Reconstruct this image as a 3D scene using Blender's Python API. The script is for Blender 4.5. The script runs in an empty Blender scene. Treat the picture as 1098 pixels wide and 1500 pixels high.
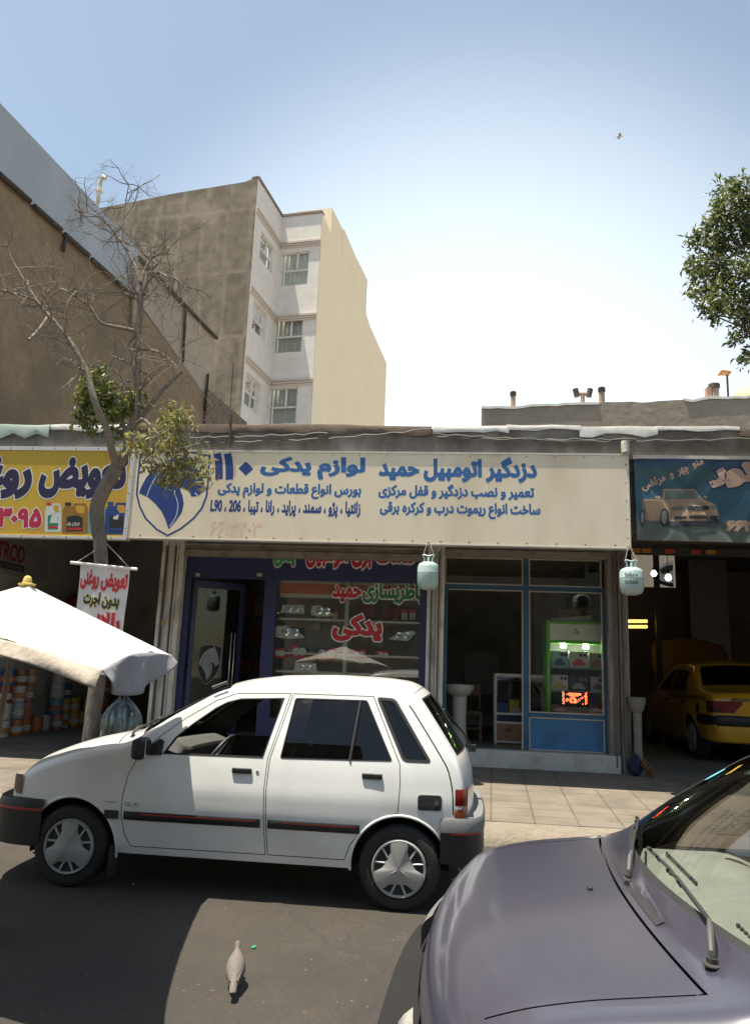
import bpy, bmesh, math, random
from mathutils import Vector, Matrix
from mathutils.geometry import delaunay_2d_cdt, tessellate_polygon
R = math.radians
random.seed(11)
sc = bpy.context.scene
COL = sc.collection

# ------------------------------------------------------------------ camera
CAM_H, F_PX = 1.6, 1120.0                       # focal length in pixels of the 1098 x 1500 photograph
def cam_axes(p, y, r):
    cy, sy, cp, sp = math.cos(y), math.sin(y), math.cos(p), math.sin(p)
    f = Vector((-sy*cp, cy*cp, sp)); rt = Vector((cy, sy, 0)); up = rt.cross(f)
    return rt*math.cos(r)+up*math.sin(r), -rt*math.sin(r)+up*math.cos(r), f
AX, AY, AZ = cam_axes(R(11.22), R(5.94), R(2.15))
cd = bpy.data.cameras.new('camera'); cam = bpy.data.objects.new('camera', cd); COL.objects.link(cam)
cam.matrix_world = Matrix((( AX.x, AY.x, -AZ.x, 0), (AX.y, AY.y, -AZ.y, 0), (AX.z, AY.z, -AZ.z, CAM_H), (0, 0, 0, 1)))
cd.sensor_fit = 'VERTICAL'; cd.sensor_height = 36; cd.lens = F_PX/1500*36
cd.clip_start = .05; cd.clip_end = 2000
sc.camera = cam

# ------------------------------------------------------------------ light
SUN = Vector((.23, .065, -1)).normalized()
sd = bpy.data.lights.new('sun', 'SUN'); sd.energy = 5.0; sd.angle = R(.5); sd.color = (1, .92, .77)
so = bpy.data.objects.new('sun', sd); COL.objects.link(so); so.location = (-6, 0, 20)
so.rotation_euler = SUN.to_track_quat('-Z', 'Y').to_euler()
w = bpy.data.worlds.new('World'); sc.world = w; w.use_nodes = True
nt = w.node_tree; bg = nt.nodes['Background']; bg.inputs['Strength'].default_value = .088
sky = nt.nodes.new('ShaderNodeTexSky'); sky.sky_type = 'NISHITA'; sky.sun_disc = False
sky.sun_elevation = math.asin(-SUN.z); sky.sun_rotation = math.atan2(-SUN.x, -SUN.y)
sky.altitude = 1200; sky.air_density = 1.5; sky.dust_density = 2.4; sky.ozone_density = 1.2
hs = nt.nodes.new('ShaderNodeHueSaturation'); hs.inputs['Saturation'].default_value = .86
wb = nt.nodes.new('ShaderNodeMix'); wb.data_type = 'RGBA'; wb.blend_type = 'MULTIPLY'; wb.inputs['Factor'].default_value = 1; wb.inputs['B'].default_value = (1.04, 1.02, .91, 1)
gl_ = Vector((.03, math.cos(R(13)), math.sin(R(13)))).normalized()      # hazy white glow low in the sky beyond the roofs
tcw = nt.nodes.new('ShaderNodeTexCoord'); dt = nt.nodes.new('ShaderNodeVectorMath'); dt.operation = 'DOT_PRODUCT'; dt.inputs[1].default_value = gl_
mrw = nt.nodes.new('ShaderNodeMapRange'); mrw.interpolation_type = 'SMOOTHSTEP'; mrw.inputs['From Min'].default_value = .83; mrw.inputs['From Max'].default_value = 1.0; mrw.inputs['To Max'].default_value = 3.5
adw = nt.nodes.new('ShaderNodeMix'); adw.data_type = 'RGBA'; adw.blend_type = 'ADD'; adw.inputs['Factor'].default_value = 1
nt.links.new(tcw.outputs['Generated'], dt.inputs[0]); nt.links.new(dt.outputs['Value'], mrw.inputs['Value']); nt.links.new(mrw.outputs[0], adw.inputs['B'])
nt.links.new(sky.outputs[0], adw.inputs['A']); nt.links.new(adw.outputs['Result'], hs.inputs['Color']); nt.links.new(hs.outputs[0], wb.inputs['A']); nt.links.new(wb.outputs['Result'], bg.inputs['Color'])
vs = sc.view_settings; vs.view_transform = 'Standard'; vs.look = 'None'; vs.gamma = 1; vs.exposure = 1.06
try:
    sc.cycles.max_bounces = 10; sc.cycles.transparent_max_bounces = 14; sc.cycles.use_denoising = True
    sc.cycles.sample_clamp_indirect = 6
except Exception: pass

# ------------------------------------------------------------------ pixel -> place (the photograph was measured with this camera)
def ray(px, py): return AX*(px-549)+AY*(750-py)+AZ*F_PX
def P(px, py, Y):
    d = ray(px, py); return Vector((0, 0, CAM_H))+d*(Y/d.y)
def PZ(px, py, z):
    d = ray(px, py); return Vector((0, 0, CAM_H))+d*((z-CAM_H)/d.z)
def PX(px, py, X):
    d = ray(px, py); return Vector((0, 0, CAM_H))+d*(X/d.x)
def PW(px, py, A, D):                           # on the vertical plane through A (x, y) along D (x, y)
    d = ray(px, py); n = (D[1], -D[0]); t = (A[0]*n[0]+A[1]*n[1])/(d.x*n[0]+d.y*n[1])
    return Vector((0, 0, CAM_H))+d*t

# ------------------------------------------------------------------ materials
MATS = {}
def nd(nt, t, **k):
    n = nt.nodes.new(t)
    for a, v in k.items(): setattr(n, a, v)
    return n
def mat(name, col, rough=.6, metal=0, var=.18, scale=5, bump=.0, bscale=60, coat=0, stretch=(1, 1, 1), stain=None, emit=0, spec=.5, tint=None):
    """A Principled material: base colour broken up by two noises, optional stains (colour, amount, scale) and bump."""
    if name in MATS: return MATS[name]
    m = bpy.data.materials.new(name); m.use_nodes = True; MATS[name] = m
    t = m.node_tree; b = t.nodes['Principled BSDF']; L = t.links.new
    b.inputs['Roughness'].default_value = rough; b.inputs['Metallic'].default_value = metal
    b.inputs['Specular IOR Level'].default_value = spec
    if coat: b.inputs['Coat Weight'].default_value = coat; b.inputs['Coat Roughness'].default_value = .04
    tc = nd(t, 'ShaderNodeTexCoord'); mp = nd(t, 'ShaderNodeMapping'); mp.inputs['Scale'].default_value = stretch
    L(tc.outputs['Object'], mp.inputs['Vector'])
    n = nd(t, 'ShaderNodeTexNoise'); n.inputs['Scale'].default_value = scale; n.inputs['Detail'].default_value = 7; n.inputs['Roughness'].default_value = .86
    L(mp.outputs[0], n.inputs['Vector'])
    mr = nd(t, 'ShaderNodeMapRange'); mr.inputs['From Min'].default_value = .3; mr.inputs['From Max'].default_value = .7
    mr.inputs['To Min'].default_value = 1-var; mr.inputs['To Max'].default_value = 1+var
    L(n.outputs['Fac'], mr.inputs['Value'])
    mx = nd(t, 'ShaderNodeMix', data_type='RGBA', blend_type='MULTIPLY'); mx.inputs['Factor'].default_value = 1
    mx.inputs['A'].default_value = (*col, 1); L(mr.outputs[0], mx.inputs['B'])
    out = mx.outputs['Result']
    if stain:
        sc_, am, ss = stain
        n2 = nd(t, 'ShaderNodeTexNoise'); n2.inputs['Scale'].default_value = ss; n2.inputs['Detail'].default_value = 5
        L(mp.outputs[0], n2.inputs['Vector'])
        r2 = nd(t, 'ShaderNodeMapRange'); r2.inputs['From Min'].default_value = .48; r2.inputs['From Max'].default_value = .68
        r2.inputs['To Max'].default_value = am; L(n2.outputs['Fac'], r2.inputs['Value'])
        m2 = nd(t, 'ShaderNodeMix', data_type='RGBA'); L(r2.outputs[0], m2.inputs['Factor']); L(out, m2.inputs['A'])
        m2.inputs['B'].default_value = (*sc_, 1); out = m2.outputs['Result']
    L(out, b.inputs['Base Color'])
    if bump:
        n3 = nd(t, 'ShaderNodeTexNoise'); n3.inputs['Scale'].default_value = bscale; n3.inputs['Detail'].default_value = 6
        L(mp.outputs[0], n3.inputs['Vector'])
        bp = nd(t, 'ShaderNodeBump'); bp.inputs['Strength'].default_value = bump; bp.inputs['Distance'].default_value = .02
        L(n3.outputs['Fac'], bp.inputs['Height']); L(bp.outputs[0], b.inputs['Normal'])
    if emit: b.inputs['Emission Color'].default_value = (*col, 1); b.inputs['Emission Strength'].default_value = emit
    return m
def glass(name, tint=(.9, .93, .92), refl=1.0, rough=.0, dark=1.0, ior=1.55):
    if name in MATS: return MATS[name]
    m = bpy.data.materials.new(name); m.use_nodes = True; MATS[name] = m
    t = m.node_tree; t.nodes.clear(); L = t.links.new
    o = nd(t, 'ShaderNodeOutputMaterial'); mx = nd(t, 'ShaderNodeMixShader'); tr = nd(t, 'ShaderNodeBsdfTransparent'); gl = nd(t, 'ShaderNodeBsdfGlossy')
    tr.inputs['Color'].default_value = (*[c*dark for c in tint], 1); gl.inputs['Roughness'].default_value = rough
    gl.inputs['Color'].default_value = (refl, refl, refl, 1)
    fr = nd(t, 'ShaderNodeFresnel'); fr.inputs['IOR'].default_value = ior
    L(fr.outputs[0], mx.inputs[0]); L(tr.outputs[0], mx.inputs[1]); L(gl.outputs[0], mx.inputs[2]); L(mx.outputs[0], o.inputs[0])
    return m
def brickmat(name, c1, c2, mortar, sx, sy, ms=.02, rough=.8, off=.5, bump=.4, axes='XZ', var=.25, stain=None, rot=0):
    if name in MATS: return MATS[name]
    m = mat(name, c1, rough=rough); t = m.node_tree; b = t.nodes['Principled BSDF']; L = t.links.new
    tc = nd(t, 'ShaderNodeTexCoord'); sp = nd(t, 'ShaderNodeSeparateXYZ'); cb = nd(t, 'ShaderNodeCombineXYZ')
    L(tc.outputs['Object'], sp.inputs[0]); L(sp.outputs[axes[0]], cb.inputs['X']); L(sp.outputs[axes[1]], cb.inputs['Y'])
    mp = nd(t, 'ShaderNodeMapping'); mp.inputs['Rotation'].default_value = (0, 0, rot)
    nw = nd(t, 'ShaderNodeTexNoise'); nw.inputs['Scale'].default_value = 3
    L(cb.outputs[0], mp.inputs['Vector'])
    br = nd(t, 'ShaderNodeTexBrick'); br.offset = off; br.inputs['Scale'].default_value = 1
    br.inputs['Brick Width'].default_value = sx; br.inputs['Row Height'].default_value = sy; br.inputs['Mortar Size'].default_value = ms
    br.inputs['Color1'].default_value = (*c1, 1); br.inputs['Color2'].default_value = (*c2, 1); br.inputs['Mortar'].default_value = (*mortar, 1)
    L(mp.outputs[0], br.inputs['Vector'])
    n = nd(t, 'ShaderNodeTexNoise'); n.inputs['Scale'].default_value = 2.2; n.inputs['Detail'].default_value = 8; L(tc.outputs['Object'], n.inputs['Vector'])
    mr = nd(t, 'ShaderNodeMapRange'); mr.inputs['From Min'].default_value = .3; mr.inputs['From Max'].default_value = .7
    mr.inputs['To Min'].default_value = 1-var; mr.inputs['To Max'].default_value = 1+var; L(n.outputs['Fac'], mr.inputs['Value'])
    mx = nd(t, 'ShaderNodeMix', data_type='RGBA', blend_type='MULTIPLY'); mx.inputs['Factor'].default_value = 1
    L(br.outputs['Color'], mx.inputs['A']); L(mr.outputs[0], mx.inputs['B']); out = mx.outputs['Result']
    if stain:
        n2 = nd(t, 'ShaderNodeTexNoise'); n2.inputs['Scale'].default_value = stain[2]; n2.inputs['Detail'].default_value = 6; L(tc.outputs['Object'], n2.inputs['Vector'])
        r2 = nd(t, 'ShaderNodeMapRange'); r2.inputs['From Min'].default_value = .5; r2.inputs['From Max'].default_value = .66; r2.inputs['To Max'].default_value = stain[1]
        L(n2.outputs['Fac'], r2.inputs['Value']); m2 = nd(t, 'ShaderNodeMix', data_type='RGBA'); L(r2.outputs[0], m2.inputs['Factor'])
        L(out, m2.inputs['A']); m2.inputs['B'].default_value = (*stain[0], 1); out = m2.outputs['Result']
    L(out, b.inputs['Base Color'])
    nf = nd(t, 'ShaderNodeTexNoise'); nf.inputs['Scale'].default_value = 60; nf.inputs['Detail'].default_value = 5; L(tc.outputs['Object'], nf.inputs['Vector'])
    ad = nd(t, 'ShaderNodeMath', operation='MULTIPLY_ADD'); L(br.outputs['Fac'], ad.inputs[0]); ad.inputs[1].default_value = -1.0; L(nf.outputs['Fac'], ad.inputs[2])
    bp = nd(t, 'ShaderNodeBump'); bp.inputs['Strength'].default_value = bump; bp.inputs['Distance'].default_value = .02
    L(ad.outputs[0], bp.inputs['Height']); L(bp.outputs[0], b.inputs['Normal'])
    return m

# ------------------------------------------------------------------ objects
ORG = {}
def tag(o, label=None, cat=None, group=None, kind=None):
    if label: o['label'] = label
    if cat: o['category'] = cat
    if group: o['group'] = group
    if kind: o['kind'] = kind
    return o
def thing(name, label, cat, loc=(0, 0, 0), group=None, rz=0, local=False):
    o = bpy.data.objects.new(name, None); COL.objects.link(o); o.empty_display_size = .2
    o.location = loc; o.rotation_euler = (0, 0, rz); ORG[o.name] = Vector((0, 0, 0)) if local else Vector(loc)
    return tag(o, label, cat, group)
class MB:
    """Collects shapes for ONE mesh object."""
    def __init__(s): s.v = []; s.f = []; s.mi = []; s.cur = 0
    def add(s, vs, fs):
        b = len(s.v); s.v += [Vector(x) for x in vs]; s.f += [[b+i for i in f] for f in fs]; s.mi += [s.cur]*len(fs); return s
    def bm(s, x0, x1, y0, y1, z0, z1):
        return s.add([(x, y, z) for x in (x0, x1) for y in (y0, y1) for z in (z0, z1)],
                     [(0, 1, 3, 2), (4, 6, 7, 5), (0, 4, 5, 1), (2, 3, 7, 6), (0, 2, 6, 4), (1, 5, 7, 3)])
    def box(s, c, d, M=None):
        vs = [Vector((x*d[0]/2, y*d[1]/2, z*d[2]/2)) for x in (-1, 1) for y in (-1, 1) for z in (-1, 1)]
        vs = [((M @ q) if M else q)+Vector(c) for q in vs]
        return s.add(vs, [(0, 1, 3, 2), (4, 6, 7, 5), (0, 4, 5, 1), (2, 3, 7, 6), (0, 2, 6, 4), (1, 5, 7, 3)])
    def quad(s, a, b, c, d): return s.add([a, b, c, d], [(0, 1, 2, 3)])
    def tube(s, pts, r, n=8, caps=True):
        pts = [Vector(p) for p in pts]; k = len(pts); rs = r if isinstance(r, (list, tuple)) else [r]*k
        vs, fs = [], []; u = None
        for i, p in enumerate(pts):
            t = (pts[min(i+1, k-1)]-pts[max(i-1, 0)])
            t = t.normalized() if t.length > 1e-9 else Vector((0, 0, 1))
            if u is None: u = t.orthogonal().normalized()
            u = (u-t*u.dot(t)); u = u.normalized() if u.length > 1e-6 else t.orthogonal().normalized()
            w_ = t.cross(u)
            vs += [p+(u*math.cos(2*math.pi*j/n)+w_*math.sin(2*math.pi*j/n))*rs[i] for j in range(n)]
        for i in range(k-1):
            for j in range(n): fs.append((i*n+j, i*n+(j+1) % n, (i+1)*n+(j+1) % n, (i+1)*n+j))
        if caps: fs += [tuple(range(n))[::-1], tuple(range((k-1)*n, k*n))]
        return s.add(vs, fs)
    def lathe(s, prof, c=(0, 0, 0), n=20, axis='Z', caps=True):
        vs, fs = [], []
        for r, h in prof:
            for j in range(n):
                a = 2*math.pi*j/n; x, y = r*math.cos(a), r*math.sin(a)
                q = (x, y, h) if axis == 'Z' else ((x, h, y) if axis == 'Y' else (h, x, y))
                vs.append(Vector(q)+Vector(c))
        for i in range(len(prof)-1):
            for j in range(n): fs.append((i*n+j, i*n+(j+1) % n, (i+1)*n+(j+1) % n, (i+1)*n+j))
        if caps: fs += [tuple(range(n))[::-1], tuple(range((len(prof)-1)*n, len(prof)*n))]
        return s.add(vs, fs)
    def prism(s, poly, f0, f1):
        """poly: 2-D points; f0, f1 map a 2-D point to the near and far 3-D points."""
        n = len(poly); a = [Vector(f0(*p)) for p in poly]; b = [Vector(f1(*p)) for p in poly]
        tri = tessellate_polygon([[Vector((p[0], p[1], 0)) for p in poly]])
        fs = [tuple(t) for t in tri]+[tuple(i+n for i in t) for t in tri]+[(i, (i+1) % n, n+(i+1) % n, n+i) for i in range(n)]
        return s.add(a+b, fs)
    def grid(s, fn, nu, nv):
        vs = [fn(i/nu, j/nv) for i in range(nu+1) for j in range(nv+1)]
        return s.add(vs, [(i*(nv+1)+j, (i+1)*(nv+1)+j, (i+1)*(nv+1)+j+1, i*(nv+1)+j+1) for i in range(nu) for j in range(nv)])
    def build(s, name, m, parent=None, smooth=None, bevel=0, solid=0, fix=True):
        me = bpy.data.meshes.new(name); o0 = ORG.get(parent.name, Vector()) if parent else Vector()
        me.from_pydata([p-o0 for p in s.v], [], s.f)
        ms = m if isinstance(m, (list, tuple)) else [m]
        for x in ms: me.materials.append(x)
        if len(ms) > 1: me.polygons.foreach_set('material_index', s.mi)
        if fix:
            b = bmesh.new(); b.from_mesh(me); bmesh.ops.recalc_face_normals(b, faces=b.faces); b.to_mesh(me); b.free()
        if smooth is not None:
            me.polygons.foreach_set('use_smooth', [True]*len(me.polygons)); me.set_sharp_from_angle(angle=R(smooth))
        o = bpy.data.objects.new(name, me); COL.objects.link(o)
        if parent: o.parent = parent; ORG[o.name] = o0
        if bevel:
            d = o.modifiers.new('bevel', 'BEVEL'); d.width = bevel; d.segments = 2; d.limit_method = 'ANGLE'; d.angle_limit = R(40)
        if solid:
            d = o.modifiers.new('solid', 'SOLIDIFY'); d.thickness = solid; d.offset = 0
        return o
def copy_tree(o, parent=None):
    c = o.copy(); COL.objects.link(c)
    if parent: c.parent = parent
    ORG[c.name] = ORG.get(o.name, Vector())
    for ch in list(o.children): copy_tree(ch, c)
    return c
def inpoly(x, y, P_):
    c = False; n = len(P_); j = n-1
    for i in range(n):
        xi, yi = P_[i][0], P_[i][1]; xj, yj = P_[j][0], P_[j][1]
        if (yi > y) != (yj > y) and x < (xj-xi)*(y-yi)/(yj-yi)+xi: c = not c
        j = i
    return c
def lerp(a, b, t): return a+(b-a)*t
def interp(tbl, x):
    if x <= tbl[0][0]: return tbl[0][1]
    for (a, u), (b, v) in zip(tbl, tbl[1:]):
        if x <= b: return lerp(u, v, (x-a)/(b-a))
    return tbl[-1][1]
def smoothpoly(pts, n=6, closed=False):
    """Catmull-Rom through the points."""
    pts = [Vector(p) for p in pts]; k = len(pts); out = []
    for i in range(k if closed else k-1):
        a, b, c, d = (pts[(i-1) % k], pts[i], pts[(i+1) % k], pts[(i+2) % k]) if closed else (pts[max(i-1, 0)], pts[i], pts[i+1], pts[min(i+2, k-1)])
        for j in range(n):
            t = j/n; out.append(.5*((2*b)+(c-a)*t+(2*a-5*b+4*c-d)*t*t+(3*b-a-3*c+d)*t**3))
    if not closed: out.append(pts[-1])
    return out

# ------------------------------------------------------------------ lettering (Persian letters are shaped here, glyph outlines come from Blender's built-in font)
AR = {}
for base, start, two in [('ا', 0xFE8D, 1), ('آ', 0xFE81, 1), ('ب', 0xFE8F, 0), ('پ', 0xFB56, 0), ('ت', 0xFE95, 0), ('ج', 0xFE9D, 0), ('چ', 0xFB7A, 0), ('ح', 0xFEA1, 0), ('خ', 0xFEA5, 0),
    ('د', 0xFEA9, 1), ('ر', 0xFEAD, 1), ('ز', 0xFEAF, 1), ('ژ', 0xFB8A, 1), ('س', 0xFEB1, 0), ('ش', 0xFEB5, 0), ('ص', 0xFEB9, 0), ('ض', 0xFEBD, 0), ('ط', 0xFEC1, 0),
    ('ع', 0xFEC9, 0), ('غ', 0xFECD, 0), ('ف', 0xFED1, 0), ('ق', 0xFED5, 0), ('ک', 0xFB8E, 0), ('گ', 0xFB92, 0), ('ل', 0xFEDD, 0), ('م', 0xFEE1, 0), ('ن', 0xFEE5, 0),
    ('و', 0xFEED, 1), ('ه', 0xFEE9, 0), ('ی', 0xFBFC, 0)]:
    AR[base] = (start, two)
def shape(s):
    """Logical Persian text -> presentation forms in visual (left to right) order; digits and Latin runs keep theirs."""
    s = s.replace('لا', '\ue000'); out = []
    for i, c in enumerate(s):
        if c == '\ue000':
            prev = i > 0 and s[i-1] in AR and not AR[s[i-1]][1]; out.append(chr(0xFEFC if prev else 0xFEFB)); continue
        if c not in AR: out.append(c); continue
        st, two = AR[c]; prev = i > 0 and s[i-1] in AR and not AR[s[i-1]][1]
        nxt = i+1 < len(s) and (s[i+1] in AR or s[i+1] == '\ue000') and not two
        out.append(chr(st+(0 if not prev and not nxt else 1 if prev and not nxt else 2 if nxt and not prev else 3)))
    vis = out[::-1]; res = []; run = []
    for c in vis+[None]:
        if c is not None and (c.isdigit() or c.isascii() and c.isalnum()): run.append(c)
        else:
            res += run[::-1]; run = []
            if c is not None: res.append(c)
    return ''.join(res)
GL = {}
def outline(ch):
    if ch in GL: return GL[ch]
    dg = bpy.context.evaluated_depsgraph_get
    def cur(body):
        c = bpy.data.curves.new('t', 'FONT'); c.body = body; c.size = 1; o = bpy.data.objects.new('t', c); COL.objects.link(o)
        d = dg(); cv = o.evaluated_get(d).to_curve(d); cons = []
        for sp in cv.splines:
            pts = []; bp = sp.bezier_points; k = len(bp)
            for i in range(k):
                a, b = bp[i], bp[(i+1) % k]; p0, p1, p2, p3 = a.co, a.handle_right, b.handle_left, b.co
                m_ = 1 if (p1-p0).cross(p3-p0).length < 1e-5 and (p2-p3).cross(p3-p0).length < 1e-5 else 5
                for j in range(m_):
                    t = j/m_; q = p0*(1-t)**3+3*p1*t*(1-t)**2+3*p2*t*t*(1-t)+p3*t**3; pts.append((q.x, q.y))
            q = [p for i, p in enumerate(pts) if i == 0 or math.dist(p, pts[i-1]) > 1e-4]
            if len(q) > 2: cons.append(q)
        o.evaluated_get(d).to_curve_clear(); bpy.data.objects.remove(o); bpy.data.curves.remove(c)
        return cons
    def right(cons): return max((p[0] for c in cons for p in c), default=0)
    bar = right(cur('|')); cons = cur(ch) if ch != ' ' else []
    adv = right(cur(ch+'|'))-bar
    GL[ch] = (cons, adv); return GL[ch]
TRI = {}
def glyph(ch, w_):
    """Filled triangles of a glyph grown by w_ all round (2-D)."""
    if (ch, w_) in TRI: return TRI[ch, w_]
    cons, adv = outline(ch); vs, es, loops = [], [], []
    area = sum(sum(a[0]*b[1]-b[0]*a[1] for a, b in zip(c, c[1:]+c[:1])) for c in cons); sg = 1 if area > 0 else -1
    for c in cons:
        k = len(c); q = []
        for i in range(k):
            a, b, d = Vector(c[i-1]), Vector(c[i]), Vector(c[(i+1) % k])
            e1, e2 = (b-a).normalized(), (d-b).normalized(); n1, n2 = Vector((e1.y, -e1.x)), Vector((e2.y, -e2.x))
            m_ = n1+n2; m_ = m_.normalized() if m_.length > .3 else n2
            q.append(b+m_*(sg*w_*min(1.6, 1/max(.5, m_.dot(n2)))))
        base = len(vs); vs += q; es += [(base+i, base+(i+1) % k) for i in range(k)]; loops.append(q)
    if not vs: TRI[ch, w_] = ([], [], adv); return TRI[ch, w_]
    V, E_, F_, *_ = delaunay_2d_cdt(vs, es, [], 0, 1e-6)
    def wind(x, y):
        n = 0
        for q in loops:
            for a, b in zip(q, q[1:]+q[:1]):
                if (a.y <= y) != (b.y <= y):
                    xx = a.x+(y-a.y)*(b.x-a.x)/(b.y-a.y)
                    if xx > x: n += 1 if b.y > a.y else -1
        return n*sg
    keep = []
    for f in F_:
        cx = sum(V[i].x for i in f)/3; cy = sum(V[i].y for i in f)/3
        if wind(cx, cy) > 0: keep.append(tuple(f))
    TRI[ch, w_] = ([(p.x, p.y) for p in V], keep, adv); return TRI[ch, w_]
def text2d(s, w_, track=0):
    vs, fs, x = [], [], 0
    for i, ch in enumerate(s):
        v, f, adv = glyph(ch, w_); b = len(vs)
        vs += [(p[0]+x, p[1], i % 2) for p in v]; fs += [tuple(b+j for j in q) for q in f]; x += adv+track
    return vs, fs
def lettering(name, s, rect, to3, m, parent, w_=.05, lift=.0004, outl=None, clip=None, rot=0):
    """Text fitted to rect = (u0, u1, v0, v1); to3(u, v, lift) places it. outl = (material, growth) puts a larger copy behind it."""
    ss = shape(s); u0, u1, v0, v1 = rect
    core, _ = text2d(ss, w_); xs = [p[0] for p in core]; ys = [p[1] for p in core]
    x0, x1, y0, y1 = min(xs), max(xs), min(ys), max(ys)
    mb = MB(); ms = [m]
    def put(vs, fs, li):
        used = sorted({i for f in fs for i in f}); ix = {j: i for i, j in enumerate(used)}; q = []
        for j in used:
            x, y, alt = vs[j]; u = lerp(u0, u1, (x-x0)/(x1-x0)); v = lerp(v0, v1, (y-y0)/(y1-y0))
            if clip is not None: v = min(v, clip)
            if rot:
                cu, cv = (u0+u1)/2, (v0+v1)/2; du, dv = u-cu, v-cv; u, v = cu+du*math.cos(rot)-dv*math.sin(rot), cv+du*math.sin(rot)+dv*math.cos(rot)
            q.append(to3(u, v, li+alt*.0002))
        mb.add(q, [tuple(ix[i] for i in f) for f in fs])
    put(core, [f for f in _], lift+(.0006 if outl else 0))
    if outl:
        ms.append(outl[0]); mb.cur = 1; vs, fs = text2d(ss, w_+outl[1]); put(vs, fs, lift)
    return mb.build(name, ms, parent, fix=False)
# ------------------------------------------------------------------ cars
def cub(tbl):
    """Smooth table look-up (cubic through the points)."""
    n = len(tbl); xs = [p[0] for p in tbl]; ys = [p[1] for p in tbl]; d = [(ys[i+1]-ys[i])/(xs[i+1]-xs[i]) for i in range(n-1)]
    m = [d[0]]+[0 if d[i-1]*d[i] <= 0 else 2*d[i-1]*d[i]/(d[i-1]+d[i]) for i in range(1, n-1)]+[d[-1]]
    def f(x):
        if x <= xs[0]: return ys[0]
        if x >= xs[-1]: return ys[-1]
        i = 0
        while x > xs[i+1]: i += 1
        h = xs[i+1]-xs[i]; t = (x-xs[i])/h
        return ys[i]*(1+2*t)*(1-t)**2+m[i]*h*t*(1-t)**2+ys[i+1]*t*t*(3-2*t)+m[i+1]*h*t*t*(t-1)
    return f
def inset(poly, w_):
    a = sum(p[0]*q[1]-q[0]*p[1] for p, q in zip(poly, poly[1:]+poly[:1])); sg = 1 if a > 0 else -1; n = len(poly); out = []
    for i in range(n):
        p, q, r = Vector(poly[i-1]), Vector(poly[i]), Vector(poly[(i+1) % n]); e1, e2 = (q-p).normalized(), (r-q).normalized()
        n1, n2 = Vector((-e1.y, e1.x))*sg, Vector((-e2.y, e2.x))*sg; m = (n1+n2).normalized()
        q = q+m*(w_/max(.4, m.dot(n2))); out.append((q.x, q.y))
    return out
def rounded(poly, r, n=4):
    out = []; k = len(poly)
    for i in range(k):
        p, q, s = Vector(poly[i-1]), Vector(poly[i]), Vector(poly[(i+1) % k]); rr = min(r, (p-q).length*.45, (s-q).length*.45)
        a, b = q+(p-q).normalized()*rr, q+(s-q).normalized()*rr
        for j in range(n+1):
            t = j/n; v = a*(1-t)**2+q*2*t*(1-t)+b*t*t; out.append((v.x, v.y))
    return out
def subdiv(poly, h=.04, closed=True):
    out = []; n = len(poly)
    for i in range(n if closed else n-1):
        a, b = Vector(poly[i][:2]), Vector(poly[(i+1) % n][:2]); k = max(1, int(math.ceil((b-a).length/h)))
        out += [tuple(a.lerp(b, j/k)) for j in range(k)]
    if not closed: out.append(tuple(poly[-1][:2]))
    return out
def segdist(x, z, L):
    d = 9
    for a, b in zip(L, L[1:]):
        ex, ez = b[0]-a[0], b[1]-a[1]; l2 = ex*ex+ez*ez; t = max(0, min(1, ((x-a[0])*ex+(z-a[1])*ez)/l2)) if l2 else 0
        d = min(d, math.hypot(x-a[0]-t*ex, z-a[1]-t*ez))
    return d
def hubcap(mb_plate, mb_dark, c, sgn, r):
    """Three-lobed wheel cover facing -y (sgn = -1) or +y."""
    x0, y0, z0 = c
    def q(a, rad, d): return (x0+rad*math.sin(a), y0+sgn*d, z0+rad*math.cos(a))
    n = 96; mb_dark.lathe([(.001, y0+sgn*.004), (r*.93, y0+sgn*.004), (r*.95, y0-sgn*.02)], (x0, 0, z0), 40, 'Y', caps=False)
    ring = [(r*1.0, -.012), (r*1.0, .008), (r*.96, .02), (r*.90, .017), (r*.885, .0)]
    mb_plate.lathe([(a, y0+sgn*d) for a, d in ring], (x0, 0, z0), 48, 'Y', caps=False)
    rings = []
    for fr in (0, .3, .6, .85, 1):
        vs = []
        for i in range(n):
            a = 2*math.pi*i/n; k = abs(((a+math.pi/3) % (2*math.pi/3))-math.pi/3)      # angle from the nearest lobe
            fi = math.pi/3-k; ch = .53/math.cos(fi); rad = r*.91 if k < .36 else r*lerp(.91, ch, min(1, (k-.36)/.13))
            vs.append(q(a, rad*fr, .030-.012*fr**2+.004*math.cos(3*a)*fr))
        rings.append(vs)
    vs = [v for g in rings[1:] for v in g]+[q(0, 0, .030)]; fs = []
    for g in range(3):
        fs += [(g*n+i, g*n+(i+1) % n, (g+1)*n+(i+1) % n, (g+1)*n+i) for i in range(n)]
    fs += [(4*n, i, (i+1) % n) for i in range(n)]
    low = [(v[0], v[1]-sgn*.018, v[2]) for v in rings[4]]; b = len(vs); vs += low
    fs += [(3*n+i, 3*n+(i+1) % n, b+(i+1) % n, b+i) for i in range(n)]
    mb_plate.add(vs, fs)
    for l in range(3):
        for e in (-.16, .16):
            a = math.pi/3+l*2*math.pi/3+e; mb_plate.tube([q(a+e*.2, r*.54, .010), q(a+e*.9, r*.90, .010)], .0085, 6)
        a = l*2*math.pi/3; mb_plate.tube([q(a, .02, .030), q(a, r*.8, .021)], .0035, 6)
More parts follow.
